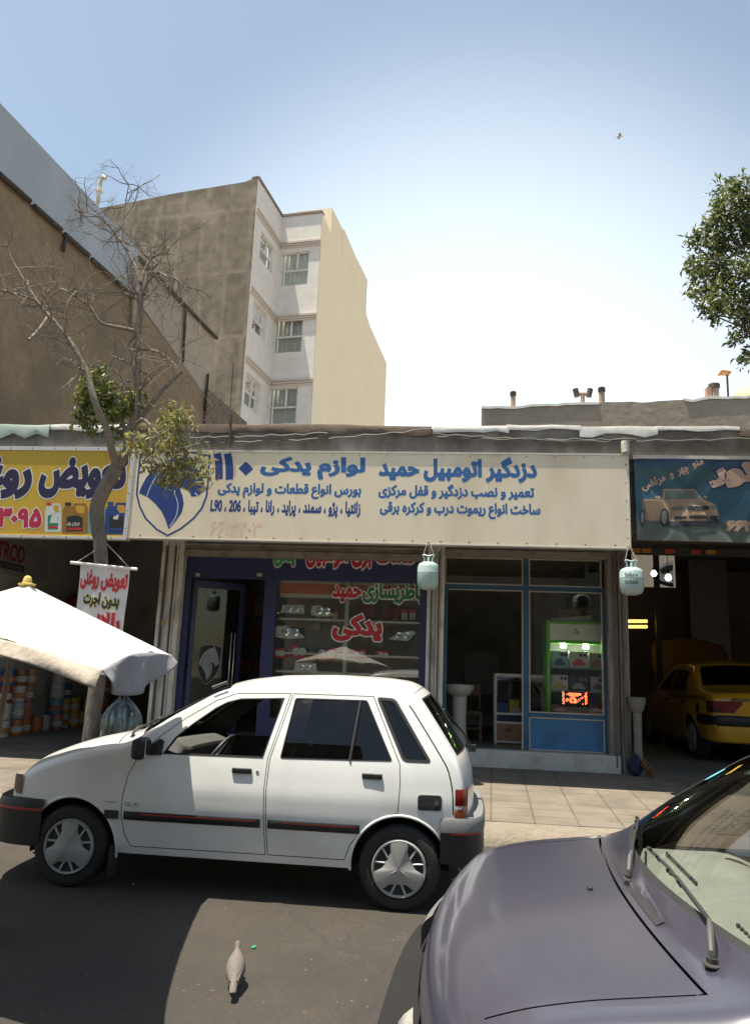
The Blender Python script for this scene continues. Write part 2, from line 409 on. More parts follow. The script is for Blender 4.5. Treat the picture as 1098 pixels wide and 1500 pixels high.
def build_car(sp, root):
    """Side panels are cut out of one curved flank (x, z) -> y; hood, screens, roof and lid out of one curved top."""
    M_ = sp['mats']; paint, dark, rubber = M_['paint'], M_['trim'], M_['rubber']
    S0, PL = cub(sp['prof']), cub(sp['plan'])
    S = lambda x, z: S0(z)*PL(x)
    # resampled top edge, u = running index of the given points
    C = []
    for i in range(len(sp['C'])-1):
        a, b = Vector(sp['C'][i]), Vector(sp['C'][i+1]); k = max(1, int((b-a).length/.03))
        C += [(i+j/k, a.lerp(b, j/k)) for j in range(k)]
    C.append((len(sp['C'])-1, Vector(sp['C'][-1])))
    # smooth the corners of the top edge
    pts = [c[1].copy() for c in C]
    for _ in range(sp.get('smooth', 3)):
        pts = [pts[0]]+[(pts[i-1]+pts[i]*2+pts[i+1])/4 for i in range(1, len(pts)-1)]+[pts[-1]]
    C = [(C[i][0], pts[i]) for i in range(len(C))]; CL = [(p.x, p.y) for p in pts]
    rad = cub(sp['fillet'])
    def flank(x, z):
        d = segdist(x, z, CL); i = min(range(len(CL)), key=lambda k: (CL[k][0]-x)**2+(CL[k][1]-z)**2); r = rad(C[i][0])
        t = max(0, min(1, 1-d/r)); return S(x, z)-r*(1-math.sqrt(max(0, 1-t*t)))
    outline_ = CL+[tuple(p) for p in sp['under']]
    arches = [[(cx+ar*math.cos(R(a)), cz+ar*math.sin(R(a))) for a in range(-30, 211, 8)] for cx, cz, ar in sp['arch']]
    regs = {}
    for n_, pl in sp['doors'].items(): regs[n_] = (pl, inset(pl, .0055))
    cons = [outline_]+[p for v in regs.values() for p in v]
    wins = {}
    for n_, (pl, edge, owner) in sp['windows'].items(): wins[n_] = (pl, inset(pl, edge), owner); cons += wins[n_][:2]
    vs, es, used = [], [], {}
    def addp(p):
        k = (round(p[0]/.004), round(p[1]/.004)); used[k] = 1; vs.append(Vector(p)); return len(vs)-1
    for c in cons:
        sd_ = c if c is outline_ else subdiv(c, .035)
        if c is outline_: sd_ = CL+subdiv([CL[-1]]+[tuple(p) for p in sp['under']]+[CL[0]], .035, False)[1:-1]
        ids = [addp(p) for p in sd_]; es += [(a, b) for a, b in zip(ids, ids[1:]+ids[:1])]
    for a in arches: ids = [addp(p) for p in a]; es += list(zip(ids, ids[1:]))
    hl = sp.get('lid_side')
    if hl:
        seg = [i for i in range(1, len(CL)-1) if hl[0] <= C[i][0] <= hl[1]]
        for off in (hl[2], hl[2]+.009):
            q = []
            for i in seg:
                t = Vector((CL[i+1][0]-CL[i-1][0], CL[i+1][1]-CL[i-1][1])).normalized(); p = Vector(CL[i])+Vector((t.y, -t.x))*off
                if p.y > hl[3]-.02 and inpoly(p.x, p.y, outline_) and abs(segdist(p.x, p.y, [CL[j] for j in seg])-off) < .004: q.append((p.x, p.y))
            q = [p for k, p in enumerate(q) if k == 0 or math.dist(p, q[k-1]) > .012]
            ids = [addp(p) for p in q]; es += list(zip(ids, ids[1:]))
    fixed = [tuple(v) for v in vs]; cell = {}
    for p in fixed: cell.setdefault((int(p[0]/.05), int(p[1]/.05)), []).append(p)
    def near(x, z, d):
        i, j = int(x/.05), int(z/.05)
        return any((p[0]-x)**2+(p[1]-z)**2 < d*d for a in (i-1, i, i+1) for b in (j-1, j, j+1) for p in cell.get((a, b), ()))
    extra = []
    for i in range(1, len(CL)-1):
        t = Vector((CL[i+1][0]-CL[i-1][0], CL[i+1][1]-CL[i-1][1])).normalized(); n_ = Vector((t.y, -t.x)); r = rad(C[i][0])
        for f in (.03, .12, .3, .55, .85, 1.15):
            q = Vector(CL[i])+n_*(r*f)
            if not near(q.x, q.y, .004 if f < .2 else .01): extra.append(q)
    x0, x1 = min(p[0] for p in outline_), max(p[0] for p in outline_); z0, z1 = min(p[1] for p in outline_), max(p[1] for p in outline_)
    hh = .034; i = 0
    z = z0
    while z < z1:
        x = x0+(i % 2)*hh/2
        while x < x1:
            if inpoly(x, z, outline_) and not near(x, z, .014) and segdist(x, z, CL) > .06: extra.append(Vector((x, z)))
            x += hh
        z += hh*.9; i += 1
    V, E_, F, *_ = delaunay_2d_cdt(vs+extra, es, [], 0, 1e-5)
    tri = {}
    for f in F:
        cx = sum(V[i].x for i in f)/3; cz = sum(V[i].y for i in f)/3
        if not inpoly(cx, cz, outline_): continue
        if any((cx-a)**2+(cz-b)**2 < r_*r_*.998 for a, b, r_ in sp['arch']): continue
        key = None
        for n_, (po, pi, ow) in wins.items():
            if inpoly(cx, cz, po): key = ('glass:' if inpoly(cx, cz, pi) else 'seal:')+n_
        if key is None:
            for n_, (po, pi) in regs.items():
                if inpoly(cx, cz, po): key = 'door:'+n_ if inpoly(cx, cz, pi) else 'gap'
        if key is None and hl:
            d = segdist(cx, cz, [CL[i] for i in range(len(CL)) if hl[0] <= C[i][0] <= hl[1]])
            if d < hl[2] and cz > hl[3]: key = 'lid'
            elif d < hl[2]+.009 and hl[3] < cz < 1.315: key = 'gap'
        tri.setdefault(key or 'body', []).append(tuple(f))
    yv = [flank(p.x, p.y) for p in V]
    def side(mb, key, sgn, dy=0):
        fs = tri.get(key, []); us = sorted({i for f in fs for i in f}); ix = {j: k for k, j in enumerate(us)}
        mb.add([(V[j].x, sgn*(yv[j]+dy), V[j].y) for j in us], [tuple(ix[i] for i in (f if sgn < 0 else f[::-1])) for f in fs])
    # ---- top
    crown, bow = cub(sp['crown']), cub(sp['bow'])
    yc = [flank(*c) for c in CL]
    us = [c[0] for c in C]
    def top(u, t, lift=0, dx=0):
        i = 0
        while i < len(us)-2 and u > us[i+1]: i += 1
        f = (u-us[i])/(us[i+1]-us[i]); x, z, y = lerp(CL[i][0], CL[i+1][0], f), lerp(CL[i][1], CL[i+1][1], f), lerp(yc[i], yc[i+1], f)
        k = 1-t*t; return Vector((x-bow(u)*k+dx, t*y, z+crown(u)*k+lift))
    tg = sp['tgap']; rows = sorted(set(us+[q for n_ in sp['ucuts'] for q in n_]))
    cols = sorted({-1, 1, 0}|{s*v for s in (-1, 1) for v in [.12, .25, .38, .5, .62, .73, .82, .88, .965, tg-.004, tg+.004, .905, .925, .95]})
    TV = [[top(u, t) for t in cols] for u in rows]
    tb = {}
    for i in range(len(rows)-1):
        for j in range(len(cols)-1):
            u, t = (rows[i]+rows[i+1])/2, abs(cols[j]+cols[j+1])/2
            tb.setdefault(sp['topreg'](u, t), []).append((i, j))
    def topmesh(mb, key, lift=0):
        q = tb.get(key, []); us_ = sorted({p for i, j in q for p in ((i, j), (i+1, j), (i, j+1), (i+1, j+1))}); ix = {p: k for k, p in enumerate(us_)}
        mb.add([TV[i][j]+Vector((0, 0, lift)) for i, j in us_], [(ix[i, j], ix[i+1, j], ix[i+1, j+1], ix[i, j+1]) for i, j in q])
    # ---- painted shell
    mb = MB(); topmesh(mb, 'body')
    for s in (-1, 1): side(mb, 'body', s)
    for cx, cz, ar in sp['arch']:
        for s in (-1, 1):
            a_ = [(cx+(ar+.004)*math.cos(R(a)), cz+(ar+.004)*math.sin(R(a))) for a in (range(-10, 157, 6) if cx < 1.5 else range(24, 191, 6))]
            mb.tube([(x, s*(S(x, z)-.004), z) for x, z in a_], .011, 6)
    bo = bmesh.new(); body = mb.build('body', paint, root, smooth=40)
    b = bmesh.new(); b.from_mesh(body.data); bmesh.ops.remove_doubles(b, verts=b.verts, dist=.0008); bmesh.ops.recalc_face_normals(b, faces=b.faces)
    b.to_mesh(body.data); b.free(); bo.free(); body.data.polygons.foreach_set('use_smooth', [True]*len(body.data.polygons)); body.data.set_sharp_from_angle(angle=R(42))
    for key, nm in (('hood', 'hood'), ('lid', sp['lid_name'])):
        mb = MB(); topmesh(mb, key)
        if key == 'lid':
            for s in (-1, 1): side(mb, 'lid', s)
        if not mb.f or key in sp.get('skip', ()): continue
        o = mb.build(nm, paint, root, smooth=40); b = bmesh.new(); b.from_mesh(o.data); bmesh.ops.remove_doubles(b, verts=b.verts, dist=.0008)
        bmesh.ops.recalc_face_normals(b, faces=b.faces); b.to_mesh(o.data); b.free(); o.data.polygons.foreach_set('use_smooth', [True]*len(o.data.polygons)); o.data.set_sharp_from_angle(angle=R(42))
        root[key] = 1; del root[key]; sp[key+'_obj'] = o
    for key, nm in (('screen', 'windshield'), ('rear', 'rear_window')):
        mb = MB(); topmesh(mb, key)
        if mb.f: mb.build(nm, M_[key], root, smooth=60)
    seal_ = tb.get('seal', [])
    for part_ in ([q for q in seal_ if rows[q[0]] < sp.get('useal', 12)], [q for q in seal_ if rows[q[0]] >= sp.get('useal', 12)]):
        tb['seal'] = part_; mb = MB(); topmesh(mb, 'seal')
        if mb.f: mb.build('window_seal', rubber, root, smooth=60)
    # ---- doors and side glass
    for n_ in sp['doors']:
        for s in (-1, 1):
            mb = MB(); side(mb, 'door:'+n_, s); d = mb.build('door', paint, root, smooth=40); sp[n_, s] = d
            x0, x1, zz = sp['handles'][n_]; y = lambda x: s*(S(x, zz)+.0)
            h = MB(); h.box(((x0+x1)/2, y((x0+x1)/2)+s*.008, zz), (x1-x0, .022, .036)); h.build('handle', dark, d, bevel=.008)
            if n_ == 'front': k = MB(); k.lathe([(.011, s*(S(x1+.04, zz)+.006)), (.011, s*(S(x1+.04, zz)-.004))], (x1+.04, 0, zz-.004), 12, 'Y'); k.build('lock', M_['chrome'], d)
            if 'mould' in sp:
                a_, b_ = sp['mould'][n_]; mo = MB()
                for (za, zb, off, mi) in ((.472, .53, .012, 0), (.512, .520, .0145, 1)):
                    mo.cur = mi; q = [lerp(a_+(.0 if not mi else .10), b_-(.0 if not mi else .01), i/24) for i in range(25)]
                    mo.grid(lambda u, v: (q[int(round(u*24))], s*(S(q[int(round(u*24))], lerp(za, zb, v))+off*(1 if .01 < u < .99 else .1)*(1 if .05 < v < .95 or mi else .4)), lerp(za, zb, v)), 24, 4)
                mo.build('side_moulding', [dark, M_['red']], d, smooth=30)
    for n_, (po, pi, ow) in wins.items():
        for s in (-1, 1):
            par = sp.get((ow, s), root); mb = MB(); side(mb, 'seal:'+n_, s, .002); mb.build('window_seal', rubber, par, smooth=60)
            if n_ not in sp.get('open', ()):
                mb = MB(); side(mb, 'glass:'+n_, s, -.008); mb.build('window_pane', M_['side'], par, smooth=60)
    for (a_, b_) in sp.get('bars', ()):
        for s in (-1, 1):
            mb = MB(); mb.tube([(lerp(a_[0], b_[0], i/8), s*(S(lerp(a_[0], b_[0], i/8), lerp(a_[1], b_[1], i/8))+.002), lerp(a_[1], b_[1], i/8)) for i in range(9)], .011, 6)
            mb.build('window_bar', rubber, sp.get(('rear', s), root))
    # ---- inside
    mb = MB()
    for s in (-1, 1):
        for k in tri:
            if k.startswith(('body', 'door', 'gap', 'seal')): side(mb, k, s, -.035)
    for cx, cz, ar in sp['arch']:
        for s in (-1, 1):
            n = 20; arc = [(cx+(ar-.001)*math.cos(R(-12+204*i/n)), cz+(ar-.001)*math.sin(R(-12+204*i/n))) for i in range(n+1)]
            mb.add([(x, s*y, z) for x, z in arc for y in (.46, S(x, max(z, .3))-.012)], [(2*i, 2*i+2, 2*i+3, 2*i+1) for i in range(n)])
            mb.add([(x, s*.46, z) for x, z in arc], [tuple(range(n+1))])
    bx0, bx1 = sp['arch'][0][0], sp['arch'][1][0]
    mb.bm(bx0+.36, bx1-.36, -.725, .725, .255, .30); mb.bm(bx0-.2, bx0+.36, -.45, .45, .255, .30); mb.bm(bx1-.36, bx1+.25, -.45, .45, .255, .30); mb.bm(bx0-.1, bx0+.45, -.5, .5, .3, .72)
    topmesh(mb, 'body', -.03) if sp.get('liner', True) else None
    mb.build('interior_lining', M_['inside'], root)
    zf = sp['seat'][2]
    for y in (-.34, .34):
        mb = MB(); x, xb, z = sp['seat'][0], sp['seat'][1], zf
        mb.grid(lambda u, v: (lerp(x, x+.48, u), y+(v-.5)*.46, z+.06*math.sin(math.pi*v)**.5+.03*(1-u)), 8, 8)
        mb.grid(lambda u, v: (lerp(x+.46, xb, u)-.05*math.sin(math.pi*v)**.5, y+(v-.5)*.46*(1-.25*u**3), lerp(z, z+.56, u)), 8, 8)
        mb.grid(lambda u, v: (lerp(x+.56, xb+.08, u), y+(v-.5)*.46*(1-.25*u**3), lerp(z, z+.56, u)), 8, 8)
        mb.build('seat', M_['fabric'], root, smooth=60)
    mb = MB(); x = sp['seat'][1]+.55; mb.box((x, 0, zf+.02), (.5, 1.2, .16)); mb.box((x+.32, 0, zf+.28), (.14, 1.2, .5)); mb.build('rear_seat', M_['fabric'], root, bevel=.05)
    dx, dz = sp['dash']; mb = MB()
    mb.grid(lambda u, v: (interp([(0, dx-.30), (.4, dx-.02+sp.get('dashlen', 0)), (.55, dx+.08+sp.get('dashlen', 0)), (.75, dx+.10+sp.get('dashlen', 0)), (1, dx+.02+sp.get('dashlen', 0))], u)-.10*(1-(2*v-1)**2), (v-.5)*1.30, interp([(0, dz-.01), (.35, dz+.015), (.55, dz-.03), (.75, dz-.16), (1, dz-.42)], u)+(.045*math.exp(-((v-sp['drv'])/.10)**2)*max(0, 1-abs(u-.42)/.3))), 24, 32)
    mb.build('dashboard', M_['dash'], root, smooth=50)
    sy = -.34 if sp['drv'] < .5 else .34; mb = MB(); c = Vector((dx+.27, sy, dz-.06)); ax = Vector((-.82, 0, .57)); e1 = Vector((0, 1, 0)); e2 = ax.cross(e1)
    ring = [c+(e1*math.cos(a)+e2*math.sin(a))*.185 for a in [2*math.pi*i/32 for i in range(33)]]
    mb.tube(ring, .014, 8); mb.tube([c, c+Vector((-.25, 0, -.16))], .035, 8)
    for a in (.3, math.pi-.3, -math.pi/2): mb.tube([c, c+(e1*math.cos(a)+e2*math.sin(a))*.18], [.035, .016], 6)
    mb.build('steering_wheel', M_['inside2'], root, smooth=50)
    # ---- wheels
    for cx, cz in sp['wheels']:
        for s in (-1, 1):
            yo = s*sp['track']; r, wd = sp['tyre']
            mb = MB(); mb.lathe([(r*.66, yo-s*.012), (r*.72, yo+s*.004), (r*.86, yo+s*.006), (r*.95, yo-s*.006), (r*.99, yo-s*.025), (r, yo-s*.05), (r, yo-s*(wd-.03)), (r*.96, yo-s*wd), (r*.6, yo-s*wd)], (cx, 0, cz), 48, 'Y', caps=False)
            wh = MB(); wh.lathe([(r*.67, yo-s*.01), (r*.66, yo-s*.03), (.02, yo-s*.035)], (cx, 0, cz), 40, 'Y', caps=False)
            rim = wh.build('wheel', M_['rim'], root, smooth=40)
            tread = mb; 
            for k in range(44):
                a = 2*math.pi*k/44; tread.box((cx+r*math.cos(a), yo-s*wd/2, cz+r*math.sin(a)), (.006, wd*.82, .012), Matrix.Rotation(-a, 3, 'Y') @ Matrix.Rotation(.25, 3, 'X'))
            mb.build('tyre', M_['tyre'], rim, smooth=35)
            pl, dk = MB(), MB(); hubcap(pl, dk, (cx, yo, cz), s, r*.675); pl.build('hub_cap', M_['hub'], rim, smooth=35); dk.build('hub_recess', M_['inside'], rim)
    sp['S'], sp['top'] = S, top
    return sp
def bumper(mb, path, sec):
    """Sweeps a section of (out, z) along a plan path of (x, y)."""
    pts = [Vector((*p, 0)) for p in path]; n = len(pts); rows = []
    for i, p in enumerate(pts):
        t = (pts[min(i+1, n-1)]-pts[max(i-1, 0)]).normalized(); o = Vector((t.y, -t.x, 0))
        rows.append([p+o*a+Vector((0, 0, z)) for a, z in sec])
    k = len(sec); mb.add([v for r in rows for v in r], [(i*k+j, (i+1)*k+j, (i+1)*k+j+1, i*k+j+1) for i in range(n-1) for j in range(k-1)])

def hatch_spec(mats, **kw):
    C = [(.17, .645), (.20, .72), (.28, .785), (.45, .85), (.61, .90), (.80, .94), (.93, .962), (1.03, .985), (1.28, 1.165), (1.59, 1.35), (1.75, 1.405), (2.0, 1.435),
         (2.4, 1.447), (2.75, 1.442), (2.96, 1.425), (3.055, 1.385), (3.20, 1.18), (3.355, .95), (3.395, .80), (3.405, .60)]
    base, gl, rt, rg0, rg1, end = 7.0, 7.25, 9.55, 15.12, 16.85, 19
    hg = 5.85
    def topreg(u, t):
        tg = .925
        if u < hg-.04: return 'hood' if t < tg-.004 else ('gap' if t < tg+.004 else 'body')
        if u < hg+.04: return 'gap' if t < tg+.004 else 'body'
        if gl < u < rt and t < .95: return 'screen' if gl+.07 < u < rt-.06 and t < .925 else 'seal'
        if 14.665 < u < 14.71: return 'gap'
        if u > 14.71:
            if rg0 < u < rg1 and t < .905: return 'rear' if rg0+.05 < u < rg1-.05 and t < .88 else 'seal'
            return 'lid'
        return 'body'
    sp = dict(mats=mats, C=C, smooth=3, prof=[(.22, .742), (.30, .762), (.45, .786), (.58, .80), (.66, .80), (.80, .783), (.92, .760), (1.0, .738), (1.2, .672), (1.38, .612), (1.46, .585)],
        plan=[(.10, .86), (.20, .91), (.40, .955), (.75, .985), (1.15, 1), (2.6, 1), (3.0, .985), (3.2, .96), (3.42, .915)],
        fillet=[(0, .06), (2, .06), (6, .055), (7, .03), (9, .03), (10, .045), (14, .05), (16, .035), (19, .03)],
        under=[(3.40, .55), (3.26, .47), (2.97, .245), (.66, .245), (.45, .45), (.17, .53)],
        arch=[(.66, .27, .33), (2.97, .27, .33)],
        doors={'front': [(1.10, .90), (1.045, .78), (1.02, .63), (1.02, .50), (1.05, .37), (1.10, .292), (2.06, .295), (2.04, .53), (2.03, .73), (2.035, .92), (2.145, 1.368), (1.74, 1.352), (1.60, 1.298), (1.40, 1.17), (1.22, 1.03)],
               'rear': [(2.158, 1.368), (2.045, .92), (2.04, .73), (2.05, .53), (2.07, .295), (2.60, .295), (2.64, .40), (2.72, .50), (2.82, .578), (2.955, .617), (2.965, .80), (2.957, .93), (2.745, 1.372)]},
        windows={'front': ([(1.27, .918), (1.345, 1.035), (1.45, 1.13), (1.60, 1.245), (1.68, 1.29), (1.78, 1.318), (2.10, 1.335), (1.998, .925)], .007, 'front'),
                 'rear': (rounded([(2.178, 1.338), (2.70, 1.343), (2.905, .945), (2.118, .928)], .02), .007, 'rear'),
                 'quarter': (rounded([(2.762, 1.368), (2.90, 1.362), (3.175, .945), (2.975, .945)], .035), .02, 'none')},
        bars=[((2.655, 1.34), (2.61, .94))],
        handles={'front': (1.79, 1.93, .838), 'rear': (2.70, 2.84, .846)}, mould={'front': (1.04, 2.015), 'rear': (2.065, 2.70)},
        crown=[(0, .02), (1.5, .035), (6, .045), (7, .045), (8, .03), (10, .04), (12, .055), (14, .05), (15, .03), (17, .012), (19, .005)],
        bow=[(0, .13), (2, .12), (6, .13), (7, .14), (9, .09), (10, .05), (12, 0), (14, -.02), (15, -.05), (17, -.07), (19, -.07)],
        tgap=.925, ucuts=[(hg-.04, hg+.04), (gl, rt, gl+.07, rt-.06), (14.665, 14.71), (rg0, rg1, rg0+.05, rg1-.05)], topreg=topreg, lid_name='tailgate', lid_side=(14.7, 19, .075, .60),
        seat=(1.62, 2.18, .42), dash=(1.27, .93), drv=.24, wheels=[(.66, .27), (2.97, .27)], track=.775, tyre=(.272, .15))
    sp.update(kw); return sp
def car_mats(paint, name, dash=(.03, .03, .032), bump=(.05, .05, .052)):
    return dict(paint=paint, trim=mat('black_trim', (.022, .022, .024), rough=.45, var=.1), rubber=mat('window_rubber', (.018, .018, .018), rough=.6),
        red=mat('red_stripe', (.45, .03, .03), rough=.4), chrome=mat('chrome', (.7, .7, .7), rough=.12, metal=1, var=.03), inside=mat('dark_lining', (.03, .029, .028), rough=.85),
        inside2=mat('dark_grip', (.035, .035, .037), rough=.5), fabric=mat('seat_fabric', (.06, .058, .055), rough=.9, scale=60), dash=mat(name+'_dash', dash, rough=.7),
        tyre=mat('tyre_rubber', (.022, .021, .02), rough=.8, var=.25, scale=18, bump=.15), rim=mat('steel_rim', (.12, .12, .12), rough=.5), hub=mat('hub_silver', (.33, .33, .32), rough=.38, metal=.15, var=.08, scale=20),
        screen=glass('screen_glass', (.86, .90, .88), ior=1.36), rear=glass('rear_screen_glass', (.45, .47, .45)), side=glass('tinted_glass', (.33, .31, .28), ior=1.5), bumper=mat(name+'_bumper', bump, rough=.55, var=.15))
def compact_car(root, mats, badge=False, mirrors=(-1, 1), bump_dx=0, lamp_out=0, **kw):
    sp = build_car(hatch_spec(mats, **kw), root); S, top = sp['S'], sp['top']; M_ = mats
    # bumpers
    half = [(x+bump_dx, y) for x, y in [(.44, -.775), (.30, -.77), (.16, -.735), (.06, -.66), (.01, -.52), (-.02, -.30), (-.03, 0)]]; path = [(p.x, p.y) for p in smoothpoly([(*p, 0) for p in half+[(x, -y) for x, y in half[-2::-1]]], 4)][::-1]
    mb = MB(); bumper(mb, path, [(-.06, .25), (0, .255), (.012, .30), (.012, .44), (.02, .47), (.02, .53), (.008, .565), (-.04, .575), (-.14, .58)])
    f = mb.build('front_bumper', M_['bumper'], root, smooth=40)
    mb = MB(); bumper(mb, path, [(.0205, .494), (.024, .496), (.024, .506), (.0205, .508)]); mb.build('stripe', M_['red'], f)
    half = [(3.24, -.755), (3.33, -.752), (3.43, -.72), (3.50, -.62), (3.525, -.45), (3.535, -.2), (3.535, 0)]; path = [(p.x, p.y) for p in smoothpoly([(*p, 0) for p in half+[(x, -y) for x, y in half[-2::-1]]], 4)]
    mb = MB(); bumper(mb, path, [(-.05, .30), (0, .31), (.012, .36), (.012, .505)]); f = mb.build('rear_bumper', M_['trim'], root, smooth=40)
    mb = MB(); bumper(mb, path, [(.012, .505), (.018, .51), (.018, .575), (.004, .60), (-.06, .606), (-.20, .61)]); mb.build('bumper_top', M_['bumper2'] if 'bumper2' in M_ else M_['bumper'], f, smooth=40)
    mb = MB(); bumper(mb, path[3:-3], [(.0125, .496), (.0165, .498), (.0165, .506), (.0125, .508)]); mb.build('stripe', M_['red'], f)
    # nose: grille panel, headlights, corner lamps
    mb = MB(); mb.grid(lambda u, v: top(0, lerp(-1, 1, v))+Vector((.012*u, 0, -.12*u)), 4, 20); mb.build('nose_panel', M_['paint'], root, smooth=40)
    mb = MB(); mb.grid(lambda u, v: top(0, lerp(-.42, .42, v))+Vector((-.006, 0, -.018-.07*u)), 4, 12); mb.build('grille', M_['trim'], root)
    for s in (-1, 1):
        mb = MB(); mb.grid(lambda u, v: top(0, s*lerp(.46, .93, v))+Vector((-.012-lamp_out*min(1, u*3+.2)-.006*math.sin(math.pi*v), s*lamp_out*.5*v*min(1, u*3), .004-.125*u)), 6, 10)
        mb.build('headlight', M_['lamp'], root, smooth=50)
        mb = MB(); mb.grid(lambda u, v: (lerp(.155, .245, u), s*(S(lerp(.165, .245, u), .66)+.008-.03*(1-u)**2), lerp(.595, .725-.0*u, v)+.0), 6, 6); mb.build('corner_lamp', M_['corner'], root, smooth=50)
        tl = MB(); tl.grid(lambda u, v: (lerp(3.335, 3.415, u), s*(S(lerp(3.335, 3.415, u), lerp(.57, .785, v))+.006-.05*max(0, u-.6)**2*4), lerp(.68, .785, v)), 6, 4)
        tl.cur = 1; tl.grid(lambda u, v: (lerp(3.335, 3.415, u), s*(S(lerp(3.335, 3.415, u), lerp(.57, .785, v))+.006-.05*max(0, u-.6)**2*4), lerp(.575, .681, v)), 6, 4)
        tl.cur = 0; tl.grid(lambda u, v: (3.417+.004*v, s*(lerp(.69, .42, u)), lerp(.575, .785, v)), 4, 4)
        tl.build('tail_light', [M_['tail'], M_['amber']], root, smooth=50)
        # door mirror
        if s not in mirrors: continue
        mb = MB(); mb.prism([(1.085, .90), (1.268, .912), (1.268, 1.005), (1.235, 1.02)], lambda x, z: (x, s*(S(x, z)+.012), z), lambda x, z: (x, s*(S(x, z)-.004), z))
        mb.tube([(1.19, s*.755, .945), (1.17, s*.84, .95)], .022, 8); k = mb.build('door_mirror', M_['trim'], root)
        mb = MB(); mb.box((1.165, s*.895, .965), (.10, .19, .14), Matrix.Rotation(s*-.15, 3, 'Z')); mb.build('mirror_housing', M_['trim'], k, bevel=.03)
        mb = MB(); mb.box((1.217, s*.90, .965), (.004, .155, .105), Matrix.Rotation(s*-.15, 3, 'Z')); mb.build('mirror_glass', M_['mirror'], k)
    # fuel flap, tail wiper, mud flap, aerial base, gutter line
    pl = rounded([(3.085, .645), (3.245, .645), (3.245, .742), (3.085, .742)], .022)
    mb = MB(); mb.prism(pl, lambda x, z: (x, -(S(x, z)+.004), z), lambda x, z: (x, -(S(x, z)-.004), z)); f = mb.build('fuel_flap', M_['trim'], root)
    mb = MB(); mb.prism([(p[0], p[1]) for p in rounded([(3.078, .638), (3.252, .638), (3.252, .749), (3.078, .749)], .026)], lambda x, z: (x, -(S(x, z)+.0018), z), lambda x, z: (x, -(S(x, z)-.004), z)); mb.build('flap_rim', M_['paint'], f)
    mb = MB(); mb.lathe([(.013, -(S(3.21, .69)+.012)), (.013, -(S(3.21, .69)))], (3.213, 0, .692), 14, 'Y'); mb.build('lock', M_['chrome'], f)
    mb = MB(); a = top(16.75, -.1); mb.tube([top(16.95, .12, .02, .04), top(16.6, .05, .03, .035), top(15.7, -.35, .02, .03)], .008, 6); mb.tube([top(16.75, -.48, .018, .02), top(15.3, -.3, .018, .02)], .006, 6)
    mb.box(tuple(top(17.0, .12, .02, .04)), (.06, .07, .05)); mb.build('rear_wiper', M_['trim'], root)
    for s in (-1, 1):
        mb = MB(); mb.box((.975, s*.745, .20), (.012, .13, .20)); mb.build('mud_flap', M_['trim'], root)
    mb = MB(); mb.tube([(1.555, -.63, 1.385), (1.66, -.615, 1.428)], .011, 6); mb.build('aerial_base', M_['trim'], root)
    # cowl: vents, wipers, washer jet
    vt = MB(); vt2 = MB(); vlift = .0045
    for (ta, tb_, nn) in ((-.42, -.05, 17), (.15, .50, 15)):
        for i in range(nn):
            t = lerp(ta, tb_, i/(nn-1)); vt.quad(*[top(u, tt, vlift) for u, tt in ((6.08, t-.006), (6.08, t+.006), (6.72, t+.006), (6.72, t-.006))])
            vt2.quad(*[top(u, tt, vlift+.001) for u, tt in ((6.08, t+.006), (6.08, t+.011), (6.72, t+.011), (6.72, t+.006))])
    o = vt.build('cowl_vent', M_['inside'], root); vt2.build('vent_rib', M_['paint'], o)
    wp = mat('wiper_black', (.03, .03, .03), rough=.5)
    for (tp, tt_, uu) in ((-.77, .10, 7.42), (.06, .86, 7.36)):
        a = top(6.8, tp, .0); tip = top(uu, tt_, .02); e1 = top(7.2, lerp(tp, tt_, .12), .035)
        mb = MB(); mb.tube([a, a+Vector((0, 0, .018))], .015, 12)
        mb.tube([e1, e1.lerp(tip, .45)+Vector((0, 0, .014)), e1.lerp(tip, .62)], [.007, .006, .005], 6)
        e0 = e1.lerp(tip, .16); mb.tube([e0+Vector((0, 0, .002)), e1.lerp(tip, .6)+Vector((.005, 0, .010)), tip], .0055, 6)
        for q in (.3, .5, .75, .9): mb.tube([e0.lerp(tip, q)+Vector((-.008, 0, .014)), e0.lerp(tip, q)+Vector((.006, 0, -.004))], .006, 5)
        k = mb.build('windshield_wiper', wp, root, smooth=40)
        mb = MB(); mb.lathe([(.026, a.z+.001), (.026, a.z+.004), (.016, a.z+.006)], (a.x, a.y, 0), 16); mb.build('wiper_pivot', M_['inside'], k)
        mb = MB(); mb.tube([a+Vector((0, 0, .012)), a+Vector((0, 0, .03)), a.lerp(e1, .45)+Vector((0, 0, .034)), e1], [.010, .011, .010, .007], 8); mb.build('wiper_cap', mat('wiper_cap_grey', (.07, .067, .062), rough=.6), k, smooth=40)
    for t in (.02,):
        mb = MB(); q = top(5.0, t); mb.lathe([(.012, q.z), (.011, q.z+.008), (.004, q.z+.012)], (q.x, q.y, 0), 10); mb.build('washer_jet', M_['trim'], root)
    if badge:
        d = sp['front', -1]
        lettering('badge_lettering', 'GLXi', (1.045, 1.145, .562, .590), lambda u, v, l: (u, -(S(u, v)+l), v), M_['grey'], d, .02)
        lettering('badge_lettering', 'PRIDE', (.90, .985, .577, .588), lambda u, v, l: (u, -(S(u, v)+l), v), M_['grey'], root, .02)
        mb = MB(); mb.grid(lambda u, v: (lerp(.90, 1.005, u), -(S(lerp(.90, 1.005, u), .5)+.010), lerp(.474, .53, v)), 6, 3); mb.build('side_moulding', M_['trim'], root)
    return sp
